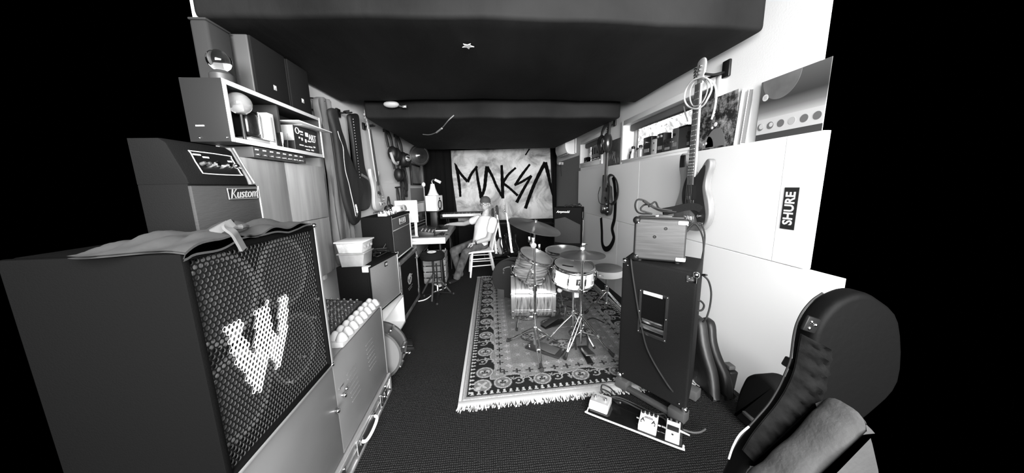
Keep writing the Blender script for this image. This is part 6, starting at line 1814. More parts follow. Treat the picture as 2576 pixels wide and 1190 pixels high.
def small_amp():
    z0 = CZT+.012
    a = PZ(1591, 652, z0); b = PZ(1722, 664, z0)
    d = (b-a); W = d.length; d.normalize(); bk = V((-d.y, d.x, 0)); bk = bk if bk.y > 0 else -bk
    H = PY(1597, 548, a.y).z-z0; D = .20
    t = thing('practice_amplifier', 'small grey covered practice amplifier with metal corners on the tall cabinet', 'amplifier', (a.x, a.y, z0))
    T = frame((0, 0, 0), d, bk, (0, 0, 1))
    am = mat('brushed_grey_cover', .055, .65, var=(22, .25, (.25, .25, 5)), bump=(60, .1, (1, 1, 10)))
    MB(T).b2((0, 0, 0), (W, D, H), .022, 5).build('amp_body', mat('amp_dark', .02, .5), t, smooth=50)
    MB(T).b2((.008, -.004, .010), (W-.006, .02, H-.008), .012, 4).build('front_cover', am, t, smooth=50)
    for u, z, k in ((0, H, 0), (W, H, 1), (0, 0, 0), (W, 0, 1)):
        sx = 1 if u == 0 else -1; sz = 1 if z == 0 else -1
        if k:
            MB(T).b2((u-.052, -.010, z+sz*.012), (u+.003, .004, z+sz*.036), .006).build('corner_plate', whitep, t); MB(T).b2((u-.004, -.006, z+sz*.012), (u+.005, .05, z+sz*.036), .004).build('corner_plate', steel, t)
        else:
            MB(T).sph((u+.016, .010, z+sz*.016), .026, n=14).build('corner_cap', black, t); MB(T).sph((u+.026, -.012, z+sz*.028), .007, n=8).build('corner_rivet', chrome, t)
    for u, z in ((W*.62, H*.78), (W*.42, H*.58)): MB(T).lathe([(.004, 0), (.010, 0), (.010, .004), (.004, .004)], frame((u, -.004, z), (1, 0, 0), (0, 0, 1), (0, -1, 0)), 14).build('eyelet', chrome, t)
    MB(T).b2((.03, .035, H-.002), (W-.02, .12, H+.006), .003).build('control_plate', mat('amp_dark', .02, .5), t)
    MB(T).b2((W*.45, .045, H+.005), (W*.72, .10, H+.016), .005).build('handle', dgrey, t); MB(T).b2((W*.40, .045, H+.005), (W*.47, .09, H+.018), .004).build('handle_end', grey, t)
    MB(T).b2((W+.0, .03, H-.045), (W+.006, .14, H-.022), .003).build('side_label', offwhite, t)
    for u in (.04, W-.04):
        for v in (.04, D-.04): MB(T).cyl((u, v, -.011), (u, v, .002), .014, n=10).build('rubber_foot', rubber, t)
    # coil of cable and a strap on top
    O = V(t.location); Tw = Matrix.Translation(O) @ T
    g = thing('amp_cable', 'black cable thrown in loops over the small practice amplifier', 'cable', Tw @ V((.03, .09, H+.012)))
    yb = O.y+.02
    for pp in (((1690, 530), (1650, 523), (1622, 505), (1603, 503), (1598, 520), (1608, 536), (1640, 538)), ((1640, 538), (1612, 528), (1622, 515), (1640, 518), (1660, 530)), ((1632, 520), (1648, 508), (1656, 522), (1668, 532)), ((1618, 506), (1636, 518), (1664, 531), (1700, 533))):
        MB(local(g)).tube([PY(x, y, yb+.02*i) for i, (x, y) in enumerate(pp)], .006, 8).build('cable_loop', rubber, g)
    g = thing('guitar_strap', 'black strap lying across the top of the small practice amplifier', 'strap', Tw @ V((W*.6, .10, H+.018)))
    pp = ((1668, 533), (1700, 527), (1730, 520), (1750, 521), (1762, 527))
    MB(local(g)).tube([PY(x, y, yb+.07) for x, y in pp], .01, flat=(.012, .05, (0, 0, 1))).build('strap_band', cloth_black, g)
    for pp, yy, lab in ((((1745, 562), (1762, 580), (1770, 610), (1768, 650), (1762, 680)), yb+.02, 'black cable dropping behind the small amplifier, nearer to it'), (((1758, 560), (1772, 585), (1771, 620), (1765, 655), (1758, 690)), yb+.08, 'black cable dropping behind the small amplifier, nearer to the wall')):
        P = [Tw @ V((W-.01, D-.04, H*.6))]+[PY(x, y, yy) for x, y in pp]+[PY(1752, 700, yy)]; g = thing('drop_cable', lab, 'cable', P[0]); MB(local(g)).tube(P, .006, 8).build('cable', rubber, g)
small_amp()
def right_bass():
    v = 1.655
    nut = PX(1770, 210, v); bot = PX(1738, 580, v)
    L = nut.z-bot.z
    t = thing('bass_guitar', 'light wood bass guitar with black pickguard hanging on the right wall', 'guitar', (v, (nut.y+bot.y)/2+.005, nut.z-.92*1.21))
    up = V((0, 0, 1)); n = V((-1, 0, 0)); u = up.cross(n)
    sc = 1.21
    T = frame((0, 0, 0), u, up, n)
    wood = mat('natural_wood', .17, .35, var=(3, .3, (4, 4, .5)), coat=.3)
    guitar(t, T, wood, ink, mat('rosewood', .035, .45), mat('maple_neck', .34, .4), guard=GUARD_P, sc=sc, nut=.92, head=.145, thick=.042)
    T2 = T @ Matrix.Diagonal((sc, sc, sc, 1))
    MB(T2).b2((-.13, .42, .018), (-.08, .50, .028), .004).build('thumb_plate', black, t)
    # wall hanger
    p = V((1.80, t.location.y, t.location.z+.99*sc))
    h = thing('guitar_hanger', 'black wall hanger holding the light wood bass guitar', 'wall hook', p)
    MB().box((-.012, -.06, .0), (.022, .07, .12), None, .008).build('hanger_block', black, h)
    for s in (-1, 1): MB().tube([(-.015, -.05, -.02), (-.06, -.03+.03*s, -.03), (-.10, .045*s, -.035), (-.165, .045*s, -.03)], .009).build('hanger_arm', black, h)
    # pale cable coil over the headstock
    vv = 1.60
    c = thing('pale_cable', 'pale cable coil looped over the head of the light wood bass guitar', 'cable', PX(1762, 232, vv))
    P = [PX(x, y, vv-.01*(i % 2)) for i, (x, y) in enumerate(((1760, 196), (1740, 204), (1726, 225), (1722, 250), (1732, 268), (1750, 274), (1768, 266), (1780, 248), (1790, 225), (1786, 205), (1772, 196)))]
    MB(local(c)).tube(P, .0065, 8, True).build('cable_loop', mat('pale_cable', .48, .5), c)
    P = [PX(x, y, vv+.01) for x, y in ((1776, 196), (1796, 210), (1802, 235), (1800, 262), (1795, 285), (1790, 300))]
    MB(local(c)).tube(P, .0065, 8).build('cable_tail', mat('pale_cable', .48, .5), c)
    P = [PX(x, y, vv+.012) for x, y in ((1752, 200), (1738, 222), (1736, 248), (1744, 266), (1762, 262), (1776, 240), (1780, 214), (1768, 200))]
    MB(local(c)).tube(P, .005, 8, True).build('cable_loop', mat('pale_cable', .48, .5), c)
    P = [PX(x, y, vv+.02) for x, y in ((1720, 268), (1724, 285), (1730, 305))]
    MB(local(c)).tube(P, .005, 8).build('plug_tail', grey, c)
right_bass()
def black_guitar():
    v = 1.715
    nut = PX(1535, 350, v); bot = PX(1524, 540, v)
    t = thing('black_guitar', 'black guitar with a strap loop hanging beside the far high window', 'guitar', (v, bot.y, bot.z))
    up = (nut-bot); up.x = 0; L = up.length; up.normalize(); n = V((-1, 0, 0)); u = up.cross(n)
    T = frame((0, 0, 0), u, up, n)
    slim = [(-.03, .40), (-.075, .42), (-.10, .50), (-.125, .49), (-.13, .40), (-.115, .28), (-.14, .14), (-.15, .04), (-.11, .0), (0, 0.01), (.08, .0), (.13, .03), (.15, .10), (.14, .20), (.11, .28), (.09, .36), (.05, .38), (.03, .385)]
    gb = mat('guitar_black', .018, .35, var=(6, .5))
    guitar(t, T, gb, black, ink, mat('neck_black', .02, .4), strings=6, body=slim, sc=L/.94, frets=0, thick=.05)
    fl = lambda x, y, d=0: PX(x, y, v-.03+d)-V(t.location)
    # strap: broad band from the upper horn round to the loop below
    st = [fl(1512, 548), fl(1514, 580, -.005), (fl(1515, 612)), fl(1522, 626, -.01), fl(1534, 622, -.01), fl(1544, 600), fl(1540, 575, -.01), fl(1546, 548), fl(1548, 500), fl(1546, 465), fl(1542, 445)]
    MB().tube(st, .01, flat=(.075, .006, (1, 0, 0))).build('strap', cloth_black, t)
    # cable coil hooked on the horn
    c = thing('cable_coil', 'coil of black cable hung over the horn of the black guitar', 'cable', PX(1545, 470, v-.05))
    for k in range(4):
        o = 2*k
        P = [PX(x+o*.5-2, y+o*.6, v-.045-.006*k) for x, y in ((1532, 443), (1543, 440), (1552, 455), (1555, 480), (1550, 500), (1540, 512), (1532, 505), (1534, 475))]
        MB(local(c)).tube(P, .006, 6, True).build('cable_loop', rubber, c)
    P = [PX(x, y, v-.05) for x, y in ((1510, 470), (1505, 490), (1508, 510), (1520, 515))]
    MB(local(c)).tube(P, .005, 6).build('cable_tail', rubber, c)
    # hanger + headphones above
    p = PX(1547, 308, 1.79)
    h = thing('guitar_hanger', 'black wall hanger holding the black guitar beside the far window', 'wall hook', (1.799, p.y, p.z))
    MB().box((-.012, 0, 0), (.022, .07, .10), None, .008).build('hanger_block', black, h)
    for s in (-1, 1): MB().tube([(-.015, 0, -.02), (-.05, .02*s, -.03), (-.07, .05*s, -.04), (-.13, .05*s, -.035)], .009).build('hanger_arm', black, h)
    p = PX(1521, 352, v-.12)
    q = thing('headphones', 'large black headphones hanging from the head of the black guitar', 'headphones', p)
    for s in (-1, 1): MB().sph((0, s*.10, -.05), .105, (.6, .55, 1.25), 18).build('ear_cup', mat('gloss_black', .012, .25, coat=.4), q)
    MB().tube([(0, -.11, .0), (.01, -.11, .12), (.03, -.05, .20), (.03, .05, .20), (.01, .11, .12), (0, .11, .0)], .01, flat=(.05, .02, (1, 0, 0))).build('headband', rubber, q)
    MB().cyl((-.06, -.09, -.03), (-.066, -.09, -.03), .04, n=20).build('cup_disc', steel, q)
    MB().tube([(-.02, .16, .06), (-.02, .19, -.03), (-.02, .17, -.13), (-.01, .12, -.19)], .004, 6).build('cord', rubber, q)
black_guitar()
def air_con():
    a = PX(1450, 347, 1.80); b = PX(1450, 387, 1.80)
    y0 = a.y; z1 = a.z-.005; z0 = b.z
    t = thing('air_conditioner', 'white wall air conditioner high in the far right corner', 'air conditioner', (1.788, y0+.42, z0))
    H = z1-z0
    prof = [(0, 0), (-.10, 0), (-.165, .03), (-.20, .10), (-.21, H*.55), (-.20, H*.93), (-.17, H), (0, H)]
    pr = [(p.x, p.y) for p in smoothpath([V((q[0], q[1], 0)) for q in prof], 3)]
    MB().prism(pr, .84, frame((0, .42, 0), (1, 0, 0), (0, 0, 1), (0, -1, 0)), .004).build('casing_shell', white, t)
    MB().prism([(-.105, -.002), (-.17, .028), (-.165, .034), (-.10, .004)], .74, frame((0, .37, 0), (1, 0, 0), (0, 0, 1), (0, -1, 0)), 0).build('air_flap', grey, t)
    for k in range(5): MB().box((-.14, -.3+.15*k, .014), (.05, .004, .012), Euler((0, R(-25), 0)).to_matrix()).build('vane', dgrey, t)
    MB().box((.0-.015, -.46, H*.5), (.028, .06, H*.95), None, .006).build('pipe_cover', white, t)
    p = PX(1405, 395, 1.62)
    g = thing('cable_box', 'small grey box with dangling wires under the air conditioner', 'box', (1.74, 7.0, z0-.10))
    MB().box((0, 0, 0), (.11, .20, .06), Euler((R(8), 0, 0)).to_matrix(), .01).build('box_body', lgrey, g); MB().tube([(0, -.1, 0), (-.02, -.14, -.1), (0, -.12, -.3)], .006).build('wire', black, g)
air_con()
struct(MB().b2((1.792, 5.635, 0), (1.799, YB, 2.05), 0).build('trim_2', mat('grey_wall_board', .17, .7)), 'grey lower wall beyond the white panels')  # thin grey board laid over the white wall past the panels

# ---- windowsill things: built on the sill, each with its own label
def sill(py, W, x=None):
    pass
def sill_items():
    zs1 = W1[2]+.0025; zs2 = W2[2]+.0025; v = 1.845
    def bottle(px, py, h, r, m, cap, lab, nm='bottle', cone=False):
        p = PX(px, py, v)
        t = thing(nm, lab, nm, (v, p.y, zs1))
        if cone: pr = [(0, 0), (r, 0), (r, .004), (r*.75, h*.35), (r*.42, h*.7), (r*.38, h*.78), (0, h*.78)]
        else: pr = [(0, 0), (r, 0), (r, h*.62), (r*.62, h*.72), (r*.5, h*.8), (0, h*.8)]
        MB().lathe(pr, None, 20).build('bottle_body', m, t)
        MB().lathe([(0, h*.78), (r*.6, h*.78), (r*.65, h*.95), (r*.4, h), (0, h)], None, 14).build('bottle_cap', cap, t)
    bottle(1587, 372, .10, .022, mat('amber_bottle', .06, .2), black, 'small dark bottle at the far left end of the long window sill')
    bottle(1593, 372, .155, .034, whitep, black, 'white cone shaped bottle with a black cap on the long window sill', cone=True)
    bottle(1605, 370, .12, .030, lgrey, black, 'clear squat bottle with dark cap next to the white cone bottle')
    bottle(1612, 366, .145, .034, mat('amber_glass', .30, .25), black, 'grey glass jar with black lid next to the dark pedal on the sill', 'jar')
    def bx(p0, p1, pt, d, m, lab, nm, cat, extra=None, zs=zs1, vv=v):
        a = PX(p0[0], p0[1], vv); b = PX(p1[0], p1[1], vv); zt = PX(pt[0], pt[1], vv).z
        y0, y1 = min(a.y, b.y), max(a.y, b.y); W = y1-y0; H = zt-zs
        t = thing(nm, lab, cat, (vv+d/2, (y0+y1)/2, zs))
        MB().box((0, 0, H/2), (d, W, H), None, min(.006, W/6), 2).build('case', m, t)
        if extra: extra(t, d, W, H)
        return t
    def knobs(n, m=chrome, zf=.72):
        def f(t, d, W, H):
            for i in range(n): MB().cyl((-d/2-.001, -W/2+W*(i+.5)/n, H*zf), (-d/2-.016, -W/2+W*(i+.5)/n, H*zf), min(.012, W/n*.35), n=10).build('knob', m, t)
            MB().box((-d/2-.001, 0, H*.3), (.003, W*.6, H*.18)).build('label', gprint, t)
        return f
    bx((1617, 377), (1637, 373), (1627, 345), .08, mat('box_black', .015, .4), 'black square effects pedal with a knob next to the grey glass jar', 'effects_pedal', 'pedal', knobs(1))
    bx((1638, 374), (1651, 368), (1645, 350), .06, offwhite, 'pale upright box with two dark dots in the middle of the long sill', 'gadget_box', 'box', lambda t, d, W, H: [MB().cyl((-d/2-.003, 0, H*z), (-d/2, 0, H*z), .010, n=12).build('dot', dgrey, t) for z in (.3, .75)])
    bx((1652, 367), (1668, 363), (1660, 336), .09, mat('box_dark', .02, .5), 'tall black box standing in the middle of the long window sill', 'gadget_box', 'box', knobs(2, lgrey, .85))
    bx((1669, 362), (1689, 358), (1680, 349), .07, mat('box_darker', .03, .5), 'low dark flat box on the long window sill right of the tall black one', 'gadget_box', 'box', knobs(3))
    bx((1690, 357), (1705, 353), (1697, 323), .08, mat('box_grey', .14, .5), 'grey box with a pale edge on the long window sill near the bass guitar', 'gadget_box', 'box', knobs(1, black))
    bx((1706, 353), (1726, 349), (1716, 317), .09, mat('box_mid', .08, .5), 'wide mid grey box with dark top on the sill beside the bass neck', 'gadget_box', 'box', lambda t, d, W, H: MB().box((0, 0, H-.008), (d+.004, W+.004, .018), None, .003).build('lid', black, t))
    bx((1727, 349), (1737, 346), (1732, 330), .08, mat('box_dark', .02, .5), 'small black box at the bass guitar end of the long window sill', 'gadget_box', 'box', knobs(1))
    # far window
    bx((1469, 410), (1478, 408), (1474, 396), .06, matte, 'small black box at the left end of the far window sill', 'gadget_box', 'box', knobs(1, dgrey), zs2)
    def slots(t, d, W, H):
        for i in range(4): MB().box((-d/2-.001, -W/2+W*(i+.5)/4, H*.62), (.004, W*.13, H*.38)).build('slot', ink, t)
        MB().box((-d/2-.001, 0, H*.92), (.003, W*.4, H*.06)).build('label', lgrey, t)
    bx((1487, 400), (1512, 394), (1499, 362), .09, mat('box_slots', .28, .5), 'grey box with four dark slots in the far window beside the hung headphones', 'gadget_box', 'box', slots, zs2, 1.88)
    bx((1487, 407), (1521, 400), (1505, 393), .06, black, 'long low black unit in front of the slotted box in the far window', 'gadget_box', 'box', knobs(4, chrome, .5), zs2, 1.815)
    p = PX(1697, 394, 1.775)
sill_items()
def posters():
    ledge = 1.7535
    # dark small print between the windows
    a = PX(1544, 358, 1.785); b = PX(1561, 410, 1.785)
    t = thing('record_sleeve', 'dark record sleeve leaning between the two high windows', 'record', (1.778, (PX(1530, 380, 1.785).y+b.y)/2, ledge), 0)
    y0, y1 = b.y-t.location.y, .16; H = PX(1562, 346, 1.785).z-ledge
    MB().b2((-.004, y0, 0), (.004, -y0, H), .001).build('sleeve', mat('sleeve_dark', .05, .5, var=(7, .5)), t)
    rn = random.Random(2)
    for k in range(9):
        yc = rn.uniform(y0*.8, -y0*.8); zc = H*rn.uniform(.15, .45)
        MB(frame((-.0045, yc, zc), (0, -1, 0), (0, 0, 1), (-1, 0, 0))).ribbon([(0, -.03), (rn.uniform(-.03, .03), 0), (rn.uniform(-.02, .02), .04)], [.006, .012, .004], .001).build('print_mark', gprint, t)
    # dark photo poster behind the bass neck
    v = 1.765
    q = [PX(1755, 255, v), PX(1860, 222, v), PX(1841, 368, v), PX(1757, 381, v)]
    yl, yr = q[3].y+.12, (q[2].y+q[1].y)/2; zt = (q[1].z)
    t = thing('photo_poster', 'dark garden photograph poster leaning behind the bass guitar neck', 'poster', (v+.012, (yl+yr)/2, ledge))
    W = yl-yr; H = zt-ledge
    m = bpy.data.materials.new('printed_garden'); m.use_nodes = True; nt = m.node_tree; bs = nt.nodes['Principled BSDF']; bs.inputs['Roughness'].default_value = .35
    tc = nt.nodes.new('ShaderNodeTexCoord'); n1 = nt.nodes.new('ShaderNodeTexNoise'); n1.inputs['Scale'].default_value = 11; n1.inputs['Detail'].default_value = 9; n1.inputs['Roughness'].default_value = .75
    nt.links.new(tc.outputs['Object'], n1.inputs['Vector']); r = nt.nodes.new('ShaderNodeValToRGB'); e = r.color_ramp.elements; e[0].position = .46; e[1].position = .72; e[0].color = (.012, .012, .012, 1); e[1].color = (.55, .55, .55, 1)
    nt.links.new(n1.outputs['Fac'], r.inputs['Fac']); nt.links.new(r.outputs['Color'], bs.inputs['Base Color'])
    T = frame((-.003, W/2, 0), (0, -1, 0), (0, 0, 1), (-1, 0, 0))
    MB(T).prism([(0, 0), (W, 0), (W, H), (0, H-.0)], .005, None, 0).build('poster_sheet', m, t, smooth=0)
    # a few printed shapes: two rounded figures near the bottom, light spots
    for (u, w_, h_, g) in ((.62, .20, .15, .16), (.46, .12, .10, .22)):
        MB(T).prism([(W*u+w_/2*math.cos(a), max(0.001, h_*.1+h_*math.sin(a)*.9)) for a in [i*math.pi/12 for i in range(13)]], .001, Matrix.Translation((0, 0, .005)), 0).build('printed_figure', mat('print_%d' % int(g*100), g, .5), t, smooth=0)
    for (u, vv, r_) in ((.60, .18, .016), (.53, .16, .010), (.42, .05, .010), (.36, .045, .008), (.55, .27, .008), (.54, .25, .006)): MB(T).cyl((W*u, vv, .005), (W*u, vv, .0065), r_, n=14).build('printed_light', wprint, t)
    # two white backed sleeves leaning edge on
    for i, (px0, px1, lab) in enumerate(((1860, 1843, 'white record sleeve leaning edge on, nearer the dark garden poster'), (1875, 1858, 'white record sleeve leaning edge on, nearer the large moon poster'))):
        p0 = PX(px1, 368-i*3, 1.775); p1 = PX(px0, 224, 1.775)
        t = thing('record_sleeve', lab, 'record', (1.762+.004*i, p0.y-.02, ledge+.001), R(-24-4*i))
        MB(euler(y=3)).b2((0, -.004, 0), (.028, .004, p1.z-ledge-.004), .001).build('sleeve', white, t); MB(euler(y=3)).b2((.004, -.006, .004), (.027, -.004, p1.z-ledge-.01), 0).build('inner_sleeve', dgrey if i else lgrey, t)
    # large poster with a moon, a round sticker and a row of discs
    v = 1.775
    yl = PX(1907, 280, v).y; yr = 1.50; zt = PX(1918, 207, v).z
    t = thing('moon_poster', 'large grey poster with a dark moon and a row of discs on the right wall', 'poster', (v+.01, (yl+yr)/2, ledge))
    W = yl-yr; H = zt-ledge
    T = frame((-.004, W/2, 0), (0, -1, 0), (0, 0, 1), (-1, 0, 0))
    m = bpy.data.materials.new('poster_gradient'); m.use_nodes = True; nt = m.node_tree; bs = nt.nodes['Principled BSDF']; bs.inputs['Roughness'].default_value = .4
    tc = nt.nodes.new('ShaderNodeTexCoord'); sx = nt.nodes.new('ShaderNodeSeparateXYZ'); nt.links.new(tc.outputs['Generated'], sx.inputs[0]); r = nt.nodes.new('ShaderNodeValToRGB')
    e = r.color_ramp.elements; e[0].position = .34; e[0].color = (.5, .5, .5, 1); e[1].position = 1; e[1].color = (.11, .11, .11, 1); k = e.new(.64); k.color = (.045, .045, .045, 1); k = e.new(.48); k.color = (.18, .18, .18, 1)
    nt.links.new(sx.outputs['Z'], r.inputs['Fac']); nt.links.new(r.outputs['Color'], bs.inputs['Base Color'])
    MB(T).b2((0, 0, -.002), (W, H, .002), 0).build('poster_sheet', m, t, smooth=0)
    MB(T).b2((0, 0, .002), (W, H*.11, .003), 0).build('dark_band', mat('print_dark', .05, .5), t)
    MB(T).b2((0, H*.11, .002), (W, H*.36, .003), 0).build('pale_band', mat('print_pale', .55, .5), t)
    for i in range(6):
        u = W*(.07+.17*i); z = H*.235
        MB(T).cyl((u, z, .003), (u, z, .004), H*.060, n=28).build('disc', mat('print_disc', .14, .5) if i != 3 else mat('print_disc_pale', .42, .5), t)
        if i in (0, 1): MB(T).cyl((u+H*.02*(1 if i == 0 else .7), z+H*.01, .004), (u+H*.02*(1 if i == 0 else .7), z+H*.01, .0045), H*(.045 if i == 0 else .035), n=24).build('disc_phase', mat('print_pale', .55, .5), t)
    n = 26; arc = [(W*.08+0, H)]+[(max(0.001, W*.33+W*.30*math.cos(a)), min(H, H*1.0+H*.36*math.sin(a))) for a in [math.pi+math.pi*i/n for i in range(n+1)]]
    arc = [p for p in arc if p[1] <= H]
    MB(T).prism(arc[1:], .001, Matrix.Translation((0, 0, .002)), 0).build('moon_print', mat('print_moon', .16, .5, var=(5, .3)), t, smooth=0)
    MB(T).cyl((W*.10, H*.72, .002), (W*.10, H*.72, .0035), H*.055, n=28).build('round_sticker', mat('print_sticker', .6, .5), t)
    for dz in (.02, 0, -.02): MB(T).box((W*.10, H*.72+H*dz, .0037), (H*.06, H*.008, .0006)).build('sticker_line', gprint, t)
posters()
def shure():
    v = XP-.001
    q = [PX(1972, 471, v), PX(2011, 472, v), PX(1998, 579, v), PX(1965, 575, v)]
    yc = sum(p.y for p in q)/4; zc = sum(p.z for p in q)/4
    W = (abs(q[0].y-q[1].y)+abs(q[2].y-q[3].y))/2; H = (q[0].z-q[3].z+q[1].z-q[2].z)/2
    t = thing('sticker', 'black rectangular sticker with white vertical lettering on the right wall panel', 'sticker', (v, yc, zc))
    T = frame((0, 0, 0), (0, -1, 0), (0, 0, 1), (-1, 0, 0))
    MB(T).b2((-W/2, -H/2, -.0004), (W/2, H/2, .0015), 0).build('sticker_sheet', ink, t)
    T2 = T @ Matrix.Rotation(R(90), 4, 'Z') @ Matrix.Translation((0, .0, .0016))
    lettering('SHURE', W*.92, T2, wprint, t, th=.0008, sx=H*.86/(W*.92*3.25), bold=.0022, shear=0)
shure()

def pedalboard():
    A = PZ(1476, 1036, .035); B = PZ(1716, 1128, .035); Cc = PZ(1492, 977, .035); 
    d = (B-A); W = d.length; d.normalize(); bk = V((-d.y, d.x, 0)); D = .21
    t = thing('pedalboard', 'flat black pedalboard with a pale front edge on the carpet', 'pedalboard', (A.x, A.y, 0), math.atan2(d.y, d.x))
    MB().b2((0, .006, .008), (W, D, .036), .008).build('board', mat('board_gloss', .006, .12, spec=.7), t)
    MB().tube([(-.002, .05, .03), (.0, .012, .03), (.012, -.001, .03), (W*.5, -.001, .03), (W-.012, -.001, .03), (W+.004, .012, .03), (W+.006, .03, .03)], .0055, 8, k=3).build('front_edge', whitep, t)
    for x in (.05, W-.05):
        for y in (.05, D-.04): MB().cyl((x, y, 0), (x, y, .01), .018, n=10).build('rubber_foot', rubber, t)
    z = .037
    Ti = Matrix.Translation(V(t.location)) @ rotz(t.rotation_euler.z)
    def on(px, py, dz=.03):
        p = PZ(px, py, z+dz); return Ti.inverted() @ p
    def at(l): return Ti @ V((l.x, l.y, z))
    rz = t.rotation_euler.z
    # pale double footswitch
    l = on(1510, 1010, .03); w_ = .125
    f = thing('foot_switch', 'light grey double foot switch at the left end of the pedalboard', 'pedal', at(l), rz)
    MB().prism([(-.06, 0), (.06, 0), (.06, .042), (-.035, .042), (-.058, .022)], w_, frame((w_/2, 0, 0), (0, 1, 0), (0, 0, 1), (-1, 0, 0)) @ Matrix.Identity(4), .006, 3).build('switch_case', mat('switch_grey', .36, .45), f)
    MB().prism([(-.061, .002), (-.0585, .022), (-.036, .0425), (-.034, .0435), (-.0605, .022), (-.064, .002)], w_-.01, frame((w_/2-.005, 0, 0), (0, 1, 0), (0, 0, 1), (-1, 0, 0)), 0).build('front_lip', mat('lip_pale', .78, .4), f)
    for x in (-.033, .033):
        q = MB(); q.cyl((x, .005, .042), (x, .005, .052), .010, n=12); q.cyl((x, .005, .05), (x, .005, .064), .007, n=12); q.build('button', chrome, f)
    MB().cyl((.0, .058, .03), (.0, .085, .03), .007, n=10).build('jack_plug', chrome, f)
    lettering('VOX', .018, Matrix.Translation((.0, .032, .0427)), mat('print_shade', .12, .5), f, th=.0008, sx=1.5)
    for x, s in ((-.035, 'A'), (.035, 'B')): lettering(s, .011, Matrix.Translation((x, .03, .0427)), mat('print_shade', .12, .5), f, th=.0006)
    # white four knob pedal
    l = on(1631, 1060, .03)
    f = thing('effects_pedal', 'white four knob effects pedal in the middle of the pedalboard', 'pedal', at(l), rz)
    wp = mat('pedal_white', .72, .4)
    MB().prism([(-.06, 0), (.062, 0), (.062, .046), (-.06, .034)], .10, frame((.05, 0, 0), (0, 1, 0), (0, 0, 1), (-1, 0, 0)), .003).build('pedal_case', wp, f)
    Tp = frame((0, 0, .040), (1, 0, 0), V((0, 1, .098)).normalized(), V((0, -.098, 1)).normalized())
    MB(Tp).b2((-.046, .04, -.001), (.046, .058, .0015), 0).build('knob_recess', wp, f)
    for i in range(4): MB(Tp).lathe([(0, 0), (.0095, 0), (.0085, .015), (0, .016)], Matrix.Translation((-.036+.024*i, .046, 0)), 14).build('knob', black, f)
    for x in (-.03, .03):
        q = MB(Tp); q.ribbon([(x-.010, -.022), (x-.002, -.004), (x, .006)], [.004, .005, .003], .001); q.ribbon([(x+.010, -.022), (x+.002, -.004), (x, .006)], [.004, .005, .003], .001); q.ribbon([(x-.008, -.013), (x+.008, -.013)], .003, .001); q.build('figure_print', ink, f)
        MB(Tp).cyl((x*1.25, -.03, 0), (x*1.25, -.03, .0015), .004, n=10).build('dot', dgrey, f)
    for y, l_ in ((.018, .045), (.010, .05)): MB(Tp).box((.0, y, .0005), (l_, .0035, .0008)).build('print_line', ink, f)
    for x in (-.054, .054): MB().cyl((x, .01, .02), (x*1.25, .01, .02), .007, n=10).build('jack_plug', chrome, f)
    # white single pedal with black pad
    l = on(1693, 1082, .03)
    f = thing('effects_pedal', 'narrow white effects pedal with a black pad at the right end of the pedalboard', 'pedal', at(l), rz)
    MB().prism([(-.065, 0), (.06, 0), (.06, .05), (.02, .044), (-.065, .028)], .072, frame((.036, 0, 0), (0, 1, 0), (0, 0, 1), (-1, 0, 0)), .003).build('pedal_case', wp, f)
    Tp = frame((0, -.02, .0375), (1, 0, 0), V((0, 1, .19)).normalized(), V((0, -.19, 1)).normalized())
    MB(Tp).b2((-.030, .002, -.001), (.030, .034, .003), .001).build('black_pad', ink, f)
    MB(Tp).cyl((0, -.022, 0), (0, -.022, .002), .0055, n=12).build('black_dot', ink, f)
    MB().b2((-.030, .045, .049), (.030, .058, .053), .002).build('top_recess', black, f)
    for x in (-.015, .015): MB().lathe([(0, .052), (.007, .052), (.006, .062), (0, .063)], Matrix.Translation((x, .05, 0)), 10).build('knob', dgrey, f)
    MB().cyl((.036, .02, .025), (.085, .012, .025), .006, .004, n=10).build('jack_plug', whitep, f); MB().cyl((-.036, .01, .02), (-.06, .012, .02), .007, n=10).build('jack_plug', chrome, f)
    # cables
    P = [Ti @ V(q) for q in ((.70, .16, .05), (.62, .19, .055), (.52, .2, .05), (.42, .19, .06), (.33, .22, .05), (.22, .21, .055), (.14, .24, .05), (.10, .22, .06), (.13, .18, .05))] if False else [Ti @ V((W*a, D*b, c)) for a, b, c in ((.88, .62, .05), (.78, .8, .055), (.66, .78, .05), (.5, .84, .055), (.36, .9, .06), (.22, .95, .05), (.1, 1.0, .05), (.06, 1.05, .07), (.14, 1.1, .06), (.26, .98, .055), (.4, .92, .05))]
    g = thing('pedal_cable', 'black cables tangled along the back of the pedalboard', 'cable', P[3])
    MB(local(g)).tube(P, .006, 6).build('cable', rubber, g)
    P2 = [p+V((.03*math.sin(i), .02*math.cos(i*1.7)+.02, .004)) for i, p in enumerate(P)]
    MB(local(g)).tube(P2, .005, 6).build('cable', rubber, g)
    P = [PZ(x, y, .012) for x, y in ((1712, 1082), (1728, 1088), (1745, 1092), (1762, 1090), (1774, 1083))]
    g = thing('pedal_cable', 'cable leaving the right end of the pedalboard along the carpet', 'cable', P[2])
    MB(local(g)).tube([p+V((0, 0, .01)) for p in P], .006, 6).build('cable', dgrey, g)
pedalboard()

